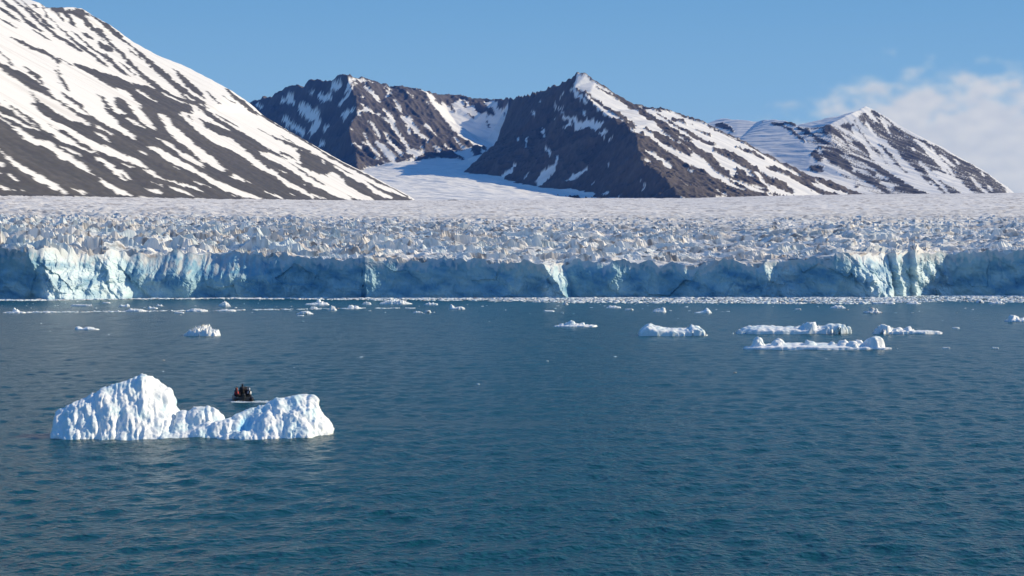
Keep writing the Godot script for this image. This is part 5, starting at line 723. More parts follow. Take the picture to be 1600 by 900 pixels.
var BREAK_AND_PAINTED_SUN := PackedVector2Array([Vector2(-0.2917, 0), Vector2(-0.2858, 1), Vector2(-0.2365, 1), Vector2(-0.2306, 0.2), Vector2(-0.2128, 0.3), Vector2(-0.205, 0), Vector2(0.01774, 0), Vector2(0.01971, 0.6), Vector2(0.03153, 0.6), Vector2(0.0335, 0), Vector2(0.1537, 0), Vector2(0.1577, 0.4), Vector2(0.1734, 0.4), Vector2(0.1774, 0), Vector2(0.2089, 0), Vector2(0.2168, 1), Vector2(0.268, 1), Vector2(0.272, 0)])  # sunlit stretches of the cliff: rougher relief, and sunlight painted into the colour
var SLANT := PackedVector2Array([Vector2(-0.339, 0.02), Vector2(-0.2365, 0.02), Vector2(-0.2247, 0.004), Vector2(0, 0), Vector2(0.01577, 0.014), Vector2(0.0335, 0.014), Vector2(0.03942, 0), Vector2(0.1971, 0), Vector2(0.2089, 0.02), Vector2(0.2286, 0.016), Vector2(0.2365, 0.003), Vector2(0.2523, 0), Vector2(0.2641, -0.006), Vector2(0.272, 0)])
var BRASH_REACH := PackedVector2Array([Vector2(-0.3547, 25), Vector2(-0.1577, 30), Vector2(-0.07883, 80), Vector2(0, 110), Vector2(0.03942, 170), Vector2(0.3153, 215)])
var BRASH_DENSE := PackedVector2Array([Vector2(-0.3153, 0), Vector2(-0.1577, 0), Vector2(-0.07883, 0.25), Vector2(0, 0.3), Vector2(0.03942, 0.5), Vector2(0.1182, 0.8), Vector2(0.3153, 0.8)])
var BRASH_STRING := PackedVector2Array([Vector2(-0.3153, 608.05), Vector2(-0.3114, 607.78), Vector2(-0.2444, 618.96), Vector2(-0.1971, 626.45), Vector2(-0.138, 650.64), Vector2(-0.0946, 665.41)])

func front_depth(u: float) -> float:
	return lerp_table(FRONT_DEPTH, u)

# the front without its steps, which the ice inland knows nothing of
func front_smooth(u: float) -> float:
	var s := 0.0
	for k in range(-4, 5): s += front_depth(u + k * 0.014)
	return s / 9.0

func surface_high(u: float, d: float) -> float:
	return lerp_table(SURFACE, d) + lerp_table(FRONT_RISE, u) * smoothstep(1900.0, 1000.0, d) + lerp_table(FAR_RISE, u) * smoothstep(1200.0, 4500.0, d)

func make_glacier() -> void:
	var root := base("glacier")
	tag(root, "broad crevassed glacier ending in a blue ice cliff at the water", "", "", "structure")
	var nx := 620
	var cells := noise(FastNoiseLite.TYPE_CELLULAR, 1.0, 41, 1)
	cells.cellular_return_type = FastNoiseLite.RETURN_CELL_VALUE
	cells.cellular_jitter = 1.0
	var swell := noise(FastNoiseLite.TYPE_SIMPLEX_SMOOTH, 1.0, 43, 3)
	var rough := noise(FastNoiseLite.TYPE_SIMPLEX, 1.0, 47, 4)
	var dirt := noise(FastNoiseLite.TYPE_SIMPLEX, 1.0, 53, 5)
	# ---- the upper surface
	var rs := PackedFloat32Array()
	var r := 0.0
	while r < 6600.0:
		rs.append(r)
		r += 1.25 + maxf(0.0, r - 450.0) * 0.0095
	var p := PackedVector3Array()
	var c := PackedColorArray()
	var edge := PackedVector3Array()
	p.resize(nx * rs.size())
	c.resize(nx * rs.size())
	edge.resize(nx)
	for i in nx:
		var u := (i / float(nx - 1) * 2.0 - 1.0) * 0.41
		var d0 := front_depth(u)
		var d1 := front_smooth(u)
		for j in rs.size():
			var d := lerpf(d0, d1, smoothstep(0.0, 110.0, rs[j])) + rs[j]
			var x := u * d
			var y := surface_high(u, d)
			var gone := rs[j]
			# broken blocks near the front, flattening inland
			var wild := lerp_table(WILD, gone) * lerp_table(WILD_ACROSS, u)
			var wx := x + swell.get_noise_2d(x / 30.0, d / 30.0) * 10.0
			var wd := d + swell.get_noise_2d(x / 34.0 + 90.0, d / 34.0) * 9.0
			var block := cells.get_noise_2d(wx / 38.0, wd / 14.0)
			var block2 := cells.get_noise_2d(wx / 21.0 + 40.0, wd / 6.0)
			var ph := d / 13.0 + swell.get_noise_2d(x / 150.0, d / 60.0) * 3.0 + rough.get_noise_2d(x / 48.0, d / 40.0) * 0.8
			var fin := fposmod(ph, 1.0)
			fin = fin / 0.11 if fin < 0.11 else (1.0 - fin) / 0.89
			var tall := clampf(0.45 + rough.get_noise_2d(x / 55.0, floorf(ph) * 7.3) * 1.4, 0.0, 1.3)
			var ph2 := (x * 0.9 - d * 0.35) / 27.0 + swell.get_noise_2d(x / 50.0 + 40.0, d / 50.0) * 1.6
			var rib := fposmod(ph2, 1.0)
			rib = (1.0 - rib) / 0.12 if rib > 0.88 else rib / 0.88
			var hill := swell.get_noise_2d(x / 85.0, d / 48.0)
			y += wild * (fin * tall * 5.4 + rib * 1.8 + block * 1.2 + block2 * 0.6 + rough.get_noise_2d(x / 16.0, d / 6.0) * 1.2 - 2.4) + hill * 4.0 * minf(1.0, wild + 0.15) * smoothstep(0.0, 30.0, gone)
			y += rough.get_noise_2d(x / 40.0, d / 26.0) * 1.6 * smoothstep(300.0, 1500.0, gone)
			if j == 0:
				y = surface_high(u, d) + cells.get_noise_2d(x / 9.0, 3.0) * 1.7 + rough.get_noise_2d(x / 12.0, 3.0) * 2.6 + rough.get_noise_2d(x / 3.0, 30.0) * 0.8
				edge[i] = Vector3(x, y, -d)
			p[j * nx + i] = Vector3(x, y, -d)
			# dust bands, clean white ice, and blocks of bare blue ice
			var dusty := clampf(dirt.get_noise_2d(x / 30.0, d / 9.0) * 1.5 + dirt.get_noise_2d(x / 160.0 + 7.0, d / 90.0) * 1.1 + 0.34, 0.0, 1.0)
			var col := Color(0.83, 0.815, 0.775).lerp(Color(0.47, 0.43, 0.39), dusty * 0.7)
			col = col.lerp(Color(0.17, 0.15, 0.135), smoothstep(0.30, 0.42, dirt.get_noise_2d(x / 16.0 + 300.0, d / 5.0)) * 0.8)
			var blue := clampf(block2 * 1.2 + block * 0.8 - 0.25, 0.0, 1.0) * clampf(wild, 0.0, 1.0)
			col = col.lerp(Color(0.55, 0.69, 0.74), blue * 0.55)
			if gone > 700.0:
				var speck := dirt.get_noise_2d(x / 13.0, d / 45.0) * 1.1 + dirt.get_noise_2d(x / 90.0, d / 220.0) * 0.9 - 0.12
				col = col.lerp(Color(0.87, 0.85, 0.81).lerp(Color(0.42, 0.385, 0.355), clampf(speck * 1.6, 0, 1)), smoothstep(700.0, 1500.0, gone) * 0.85)
			c[j * nx + i] = col
	var ice := matter(0.75, bump_texture(8, 0.03, 512, 6.0, 4), 5.0, 0.7)
	var cut := 0
	while rs[cut] < 900.0: cut += 1
	var top := put("broken_surface", grid_mesh(p.slice(0, (cut + 1) * nx), c.slice(0, (cut + 1) * nx), nx, cut + 1, PackedByteArray(), false, true), ice, root)
	top.set_meta("label", "broken blocks of dusty ice behind the cliff")
	var inland := put("inland_surface", grid_mesh(p.slice(cut * nx), c.slice(cut * nx), nx, rs.size() - cut, PackedByteArray(), true, true), ice, root)
	inland.set_meta("label", "smoother grey ice surface towards the mountains")
	# ---- the calving cliff
	var nu := 1240
	var nv := 46
	var q := PackedVector3Array()
	var k := PackedColorArray()
	q.resize(nu * nv)
	k.resize(nu * nv)
	var facet := noise(FastNoiseLite.TYPE_CELLULAR, 1.0, 61, 1)
	facet.cellular_return_type = FastNoiseLite.RETURN_DISTANCE
	var flute := noise(FastNoiseLite.TYPE_SIMPLEX, 1.0, 67, 4)
	var slab := noise(FastNoiseLite.TYPE_CELLULAR, 1.0, 71, 1)
	slab.cellular_return_type = FastNoiseLite.RETURN_CELL_VALUE
	for i in nu:
		var f := i / float(nu - 1) * (nx - 1)
		var i0 := mini(int(f), nx - 2)
		var e := edge[i0].lerp(edge[i0 + 1], f - i0)
		var u := e.x / -e.z
		var set_back := lerp_table(SET_BACK, u)
		var broken := lerp_table(BREAK_AND_PAINTED_SUN, u)  # drives both the rougher relief and the painted sunlight below
		for j in nv:
			var v := j / float(nv - 1)
			var y := lerpf(-1.5, e.y, v)
			var x := e.x
			var hold := sin(PI * clampf(v, 0, 1)) * 0.75 + (1.0 - v) * 0.4
			# the cliff stands proud of its top edge where the upper part has slumped back
			var out := set_back * (1.0 - smoothstep(0.42, 1.0, v)) + (1.0 - v) * 1.6
			out += hold * (flute.get_noise_2d(x / 44.0, y / 60.0) * 3.0 + slab.get_noise_2d(x / 15.0 + y * 0.02, y / 17.0) * 1.5 + (facet.get_noise_2d(x / 9.0, y / 12.0) + 0.5) * 2.2)
			out += hold * (flute.get_noise_2d(x / 6.0 + 60.0, y / 14.0) * (1.0 + broken * 1.8) + rough.get_noise_2d(x / 2.5, y / 2.5) * 0.45)
			out += hold * broken * ((slab.get_noise_2d(x / 5.0 + y * 0.12, y / 13.0 + 70.0)) * 1.6 + (facet.get_noise_2d(x / 4.5 + y * 0.05, y / 8.0 + 40.0) + 0.5) * 2.4 + rough.get_noise_2d(x / 1.8, y / 2.6) * 0.6)
			var lean := lerp_table(SLANT, u) * (1.0 - v)
			out += front_depth(u) - front_depth(u - lean)
			var shift := hold * flute.get_noise_2d(x / 14.0, y / 11.0 + 30.0) * 1.2
			q[j * nu + i] = Vector3(x + shift, y, e.z + out)
			var mix1 := flute.get_noise_2d(x / 24.0 + y * 0.03, y / 12.0 + 200.0)
			var mix2 := slab.get_noise_2d(x / 11.0, y / 9.0 + 50.0)
			var col := Color(0.19, 0.40, 0.52).lerp(Color(0.36, 0.56, 0.63), clampf(0.40 + mix1 * 1.1 + mix2 * 0.3, 0, 1))
			col = col.lerp(Color(0.10, 0.29, 0.46), clampf(-mix1 * 1.6 - 0.25, 0, 1))
			col = col.lerp(Color(0.66, 0.80, 0.84), clampf(broken * (0.75 + mix1 * 0.8), 0, 0.9))  # sunlight painted into the ice colour: lit stretches whiter than the shaded blue
			var cap := smoothstep(0.80, 0.95, v + rough.get_noise_2d(x / 4.0, y / 8.0) * 0.22)
			col = col.lerp(Color(0.66, 0.67, 0.68), cap * 0.7)
			if set_back > 4.0:
				var band := clampf(dirt.get_noise_2d(x / 4.0, y / 14.0) * 1.6 + dirt.get_noise_2d(x / 25.0, y / 9.0) + 0.3, 0, 1) * smoothstep(0.45, 0.6, v) * clampf(set_back / 12.0, 0, 1)
				col = col.lerp(Color(0.50, 0.48, 0.465), band * 0.7)
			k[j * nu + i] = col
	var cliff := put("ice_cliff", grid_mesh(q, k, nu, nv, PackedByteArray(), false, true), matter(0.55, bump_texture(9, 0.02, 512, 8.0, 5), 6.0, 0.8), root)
	cliff.set_meta("label", "blue calving cliff along the water")

# ---------------------------------------------------------------- ice afloat
var ice_skin: StandardMaterial3D
var ice_skin_fine: StandardMaterial3D

func ice_field(nx: int, nz: int, lo: Vector2, hi: Vector2, high: Callable, shade: Callable, dent: Callable) -> ArrayMesh:
	var p := PackedVector3Array()
	var c := PackedColorArray()
	var there := PackedByteArray()
	p.resize(nx * nz)
	c.resize(nx * nz)
	there.resize(nx * nz)
	c.fill(Color(0.82, 0.87, 0.89))
	for j in nz:
		for i in nx:
			var x := lerpf(lo.x, hi.x, i / float(nx - 1))
			var z := lerpf(lo.y, hi.y, j / float(nz - 1))
			var y: float = high.call(x, z)
			p[j * nx + i] = Vector3(x, maxf(y, -0.9), z)
			there[j * nx + i] = 1 if y > -0.85 else 0
	var keep := there.duplicate()
	for j in range(1, nz - 1):
		for i in range(1, nx - 1):
			var a := j * nx + i
			if there[a - 1] + there[a + 1] + there[a - nx] + there[a + nx] > 0: keep[a] = 1
	var q := p.duplicate()
	for j in range(1, nz - 1):
		for i in range(1, nx - 1):
			var a := j * nx + i
			var n := (p[a + nx] - p[a - nx]).cross(p[a + 1] - p[a - 1]).normalized()
			var amount: float = dent.call(p[a], n)
			q[a] = p[a] + n * amount
			c[a] = shade.call(p[a], n)
	return grid_mesh(q, c, nx, nz, keep)

var BERG_AT := Vector3(-27.53, 0, -137.73)
var BERG_LOBES := [
	{x0 = -12.35, x1 = -0.06, top = PackedVector2Array([Vector2(-12.35, 2.12), Vector2(-12.06, 2.28), Vector2(-10.52, 3.09), Vector2(-8.97, 3.81), Vector2(-7.41, 4.45), Vector2(-6.13, 4.84), Vector2(-5.32, 5.13), Vector2(-4.68, 4.99), Vector2(-4.15, 4.37), Vector2(-3.45, 3.76), Vector2(-3.11, 2.88), Vector2(-2.57, 2.10), Vector2(-2.03, 1.65), Vector2(-1.18, 0.92), Vector2(-0.06, 0.15)]), crest = PackedVector2Array([Vector2(-11.89, -1.60), Vector2(-7.82, -3.40), Vector2(-3.47, -5.00), Vector2(0.33, -4.80)]), front = PackedVector2Array([Vector2(-11.89, 0.50), Vector2(-9.99, 1.40), Vector2(-5.10, 1.00), Vector2(0.87, -0.40)]), back = PackedVector2Array([Vector2(-11.89, -3.60), Vector2(-7.82, -8.00), Vector2(-3.47, -9.30), Vector2(0.33, -7.00)]), power = 1.3, drop = 1.03, soft_left = 0.12, soft_right = 0.6},
	{x0 = -2.08, x1 = 1.92, top = PackedVector2Array([Vector2(-2.08, 1.46), Vector2(-1.69, 1.79), Vector2(-0.99, 2.12), Vector2(-0.13, 2.48), Vector2(0.40, 2.60), Vector2(0.93, 2.30), Vector2(1.54, 1.78), Vector2(1.76, 1.34), Vector2(1.92, 0.73)]), crest = PackedVector2Array([Vector2(-1.41, -3.20), Vector2(2.50, -3.20)]), front = PackedVector2Array([Vector2(-1.41, -0.20), Vector2(2.50, -1.00)]), back = PackedVector2Array([Vector2(-1.41, -5.00), Vector2(2.50, -4.80)]), power = 1.2, drop = 1.0, soft_left = 0.3, soft_right = 0.15},
	{x0 = -4.07, x1 = 6.64, top = PackedVector2Array([Vector2(-4.07, 0.15), Vector2(-1.59, 0.63), Vector2(1.15, 1.17), Vector2(2.53, 1.39), Vector2(3.90, 1.22), Vector2(5.27, 0.67), Vector2(6.64, 0.15)]), crest = PackedVector2Array([Vector2(-3.75, -1.40), Vector2(6.84, -1.40)]), front = PackedVector2Array([Vector2(-3.75, 0.30), Vector2(1.41, 0.20), Vector2(6.84, 0.20)]), back = PackedVector2Array([Vector2(-3.75, -4.00), Vector2(6.84, -4.00)]), power = 1.8, drop = 1.04, soft_left = 0.5, soft_right = 0.5},
	{x0 = 2.07, x1 = 11.56, top = PackedVector2Array([Vector2(2.07, 1.02), Vector2(2.44, 1.37), Vector2(3.26, 1.82), Vector2(4.24, 2.01), Vector2(5.25, 2.28), Vector2(6.59, 2.86), Vector2(8.11, 3.26), Vector2(8.79, 3.34), Vector2(9.79, 3.27), Vector2(10.06, 2.77), Vector2(10.79, 1.90), Vector2(11.25, 1.14), Vector2(11.51, 0.28), Vector2(11.56, 0.15)]), crest = PackedVector2Array([Vector2(2.50, -2.40), Vector2(6.84, -3.60), Vector2(9.55, -4.20), Vector2(11.89, -3.20)]), front = PackedVector2Array([Vector2(2.50, 0.50), Vector2(5.21, 1.30), Vector2(9.55, 0.90), Vector2(11.89, -0.90)]), back = PackedVector2Array([Vector2(2.50, -5.00), Vector2(7.93, -8.00), Vector2(11.89, -5.00)]), power = 1.3, drop = 1.03, soft_left = 0.3, soft_right = 0.1},
]

func make_main_berg() -> void:
	var rough := noise(FastNoiseLite.TYPE_SIMPLEX, 1.0, 101, 4)
	var scoop := noise(FastNoiseLite.TYPE_CELLULAR, 1.0, 103, 1)
	scoop.cellular_return_type = FastNoiseLite.RETURN_DISTANCE
	scoop.cellular_distance_function = FastNoiseLite.DISTANCE_EUCLIDEAN
	var tint := noise(FastNoiseLite.TYPE_SIMPLEX_SMOOTH, 1.0, 107, 3)
	var lobe := func(x: float, z: float, l: Dictionary) -> float:
		var xx := x + rough.get_noise_2d(x / 3.0, z / 3.0) * 0.22
		if xx < l.x0 - 0.2 or xx > l.x1 + 0.2: return -2.0
		var top: float = lerp_table(l.top, xx)
		var crest: float = lerp_table(l.crest, xx)
		var front: float = lerp_table(l.front, xx) + rough.get_noise_2d(x / 2.4, 9.0) * 0.35
		var back: float = lerp_table(l.back, xx)
		var ends := smoothstep(l.x0 - 0.2, l.x0 + l.soft_left, xx) * smoothstep(l.x1 + 0.2, l.x1 - l.soft_right, xx)
		var s := (z - crest) / (front - crest) if z > crest else (crest - z) / (crest - back)
		if s > 1.2: return -2.0
		var power: float = l.power if z > crest else 1.5
		var y: float = top * (1.0 - pow(minf(s, 1.0), power) * l.drop)
		y -= maxf(0.0, s - 1.0) * 12.0
		return y * ends - (1.0 - ends) * 2.0
	var high := func(x: float, z: float) -> float:
		var y := -2.0
		for l in BERG_LOBES:
			y = maxf(y, (lobe as Callable).call(x, z, l))
		# the hollow in the flank of the right-hand block
		var w := Vector2((x - 4.35) / 0.75, (z + 0.9) / 1.1).length()
		y -= 0.75 * smoothstep(1.25, 0.3, w)
		return y
	var dent := func(at: Vector3, n: Vector3) -> float:
		var left := smoothstep(-1.0, -3.5, at.x)
		var big := (scoop.get_noise_2d(at.x / 0.85, at.y / 1.35 + at.z * 0.35) + 0.6) * 0.36
		var small := (scoop.get_noise_2d((at.x + at.y) / 0.34, (at.y - at.x * 0.5) / 0.7 + at.z) + 0.6) * 0.17
		var side := clampf(absf(n.z) + absf(n.x), 0.25, 1.0)
		var right := smoothstep(2.0, 5.0, at.x)
		var fold := absf(rough.get_noise_2d(at.x / 2.2 + at.y * 0.12, at.y / 9.0 + 60.0)) * 0.40
		return (big * (0.14 + 0.5 * left) + small * (0.15 + 0.75 * right)) * side * 0.75 + fold * side + rough.get_noise_3dv(at * 1.6) * 0.08 + rough.get_noise_3dv(at * 0.45) * 0.3
	var shade := func(at: Vector3, n: Vector3) -> Color:
		var col := Color(0.86, 0.90, 0.905).lerp(Color(0.64, 0.82, 0.86), clampf(tint.get_noise_3dv(at * 0.45) * 1.5 + 0.18, 0, 1))
		var w := Vector2((at.x - 4.35) / 0.75, (at.z + 0.9) / 1.1).length()
		return col.lerp(Color(0.30, 0.60, 0.82), smoothstep(1.15, 0.75, w + rough.get_noise_3dv(at * 2.0) * 0.15))
	var mesh := ice_field(340, 150, Vector2(-12.6, -10.2), Vector2(12.6, 2.0), high, shade, dent)
	var o := put("iceberg", mesh, ice_skin_fine)
	o.position = BERG_AT + Vector3(0.15, 0, -1.7)
	o.scale = Vector3(0.985, 1, 1)
	tag(o, "large white scalloped iceberg with two blocks joined by a low saddle, nearest", "iceberg")

# a smaller berg or floe: a footprint, a slab of some height and lumps (x, z, radius, height) frozen onto it, all as shares of its width
func make_floe(called: String, at: Vector3, wide: float, deep: float, thick: float, lumps: Array, seed_value: int, shape: Dictionary) -> MeshInstance3D:
	var rough := noise(FastNoiseLite.TYPE_SIMPLEX, 1.0, seed_value, 4)
	var tint_low: Color = shape.get("tint", Color(0.66, 0.82, 0.87))
	var dirty: float = shape.get("dirt", 0.0)
	var spiky: float = shape.get("spiky", 0.0)
	var slope: float = shape.get("slope", 0.0)
	var profile: PackedVector2Array = shape.get("profile", PackedVector2Array())
	var high := func(x: float, z: float) -> float:
		var nx := x / (wide * 0.5)
		var nz := z / (deep * 0.5)
		var round_off := pow(pow(absf(nx), 3.0) + pow(absf(nz), 3.0), 1.0 / 3.0) + rough.get_noise_2d(nx * 1.6, nz * 0.9) * 0.16 + rough.get_noise_2d(nx * 6.0, nz * 3.0) * 0.05
		var y := -2.0
		if round_off < 1.0:
			y = thick * (1.0 + rough.get_noise_2d(nx * 4.0, nz * 2.0 + 5.0) * 0.35 + nx * slope)
			if not profile.is_empty(): y = lerp_table(profile, nx) * (1.0 + rough.get_noise_2d(nx * 5.0, nz * 2.0 + 5.0) * 0.14) * (1.0 - 0.35 * nz)
			y += spiky * maxf(0.0, rough.get_noise_2d(nx * 9.0, nz * 3.0 + 20.0) + 0.15) * (1.0 - nx * nx)
			y *= pow(maxf(0.0, 1.0 - pow(maxf(round_off, 0.0), 5.0)), 0.4)
			y -= smoothstep(0.97, 1.0, round_off) * 0.5
		for l in lumps:
			var d := Vector2((nx - l[0]) / l[2], (nz - l[1]) / (l[2] * wide / deep)).length() + rough.get_noise_2d(nx * 5.0 + l[0] * 9.0, nz * 2.5) * 0.45 + rough.get_noise_2d(nx * 17.0 + l[0] * 9.0, nz * 7.0) * 0.08
			if d < 1.0: y = maxf(y, thick * 0.3 + l[3] * minf(pow(1.0 - maxf(d, 0.0) * maxf(d, 0.0), 0.5), 0.80 + 0.2 * nx * signf(l[0] + 0.3) + rough.get_noise_2d(nx * 3.0, l[0] * 20.0) * 0.3))
		return y
	var dent := func(p: Vector3, n: Vector3) -> float:
		return rough.get_noise_3dv(p / maxf(wide, 3.0) * 14.0) * 0.035 * minf(wide, 9.0) * 0.6
	var shade := func(p: Vector3, n: Vector3) -> Color:
		var col := Color(0.90, 0.925, 0.93).lerp(tint_low, clampf(rough.get_noise_3dv(p / wide * 5.0 + Vector3(9, 0, 3)) * 1.2 + shape.get("blue", 0.1), 0, 1))
		if dirty > 0.0: col = col.lerp(Color(0.20, 0.145, 0.105), smoothstep(-0.05, 0.25, rough.get_noise_3dv(p / wide * 9.0 + Vector3(30, 0, 3)) + dirty - 0.5))
		return col
	var nx := clampi(int(wide * shape.get("fine", 5.0)), 26, 150)
	var nz := clampi(int(nx * deep / wide * 1.8), 16, 90)
	var mesh := ice_field(nx, nz, Vector2(-wide, -deep) * 0.66, Vector2(wide, deep) * 0.66, high, shade, dent)
	var o := put(called, mesh, ice_skin)
	o.position = at
	return o

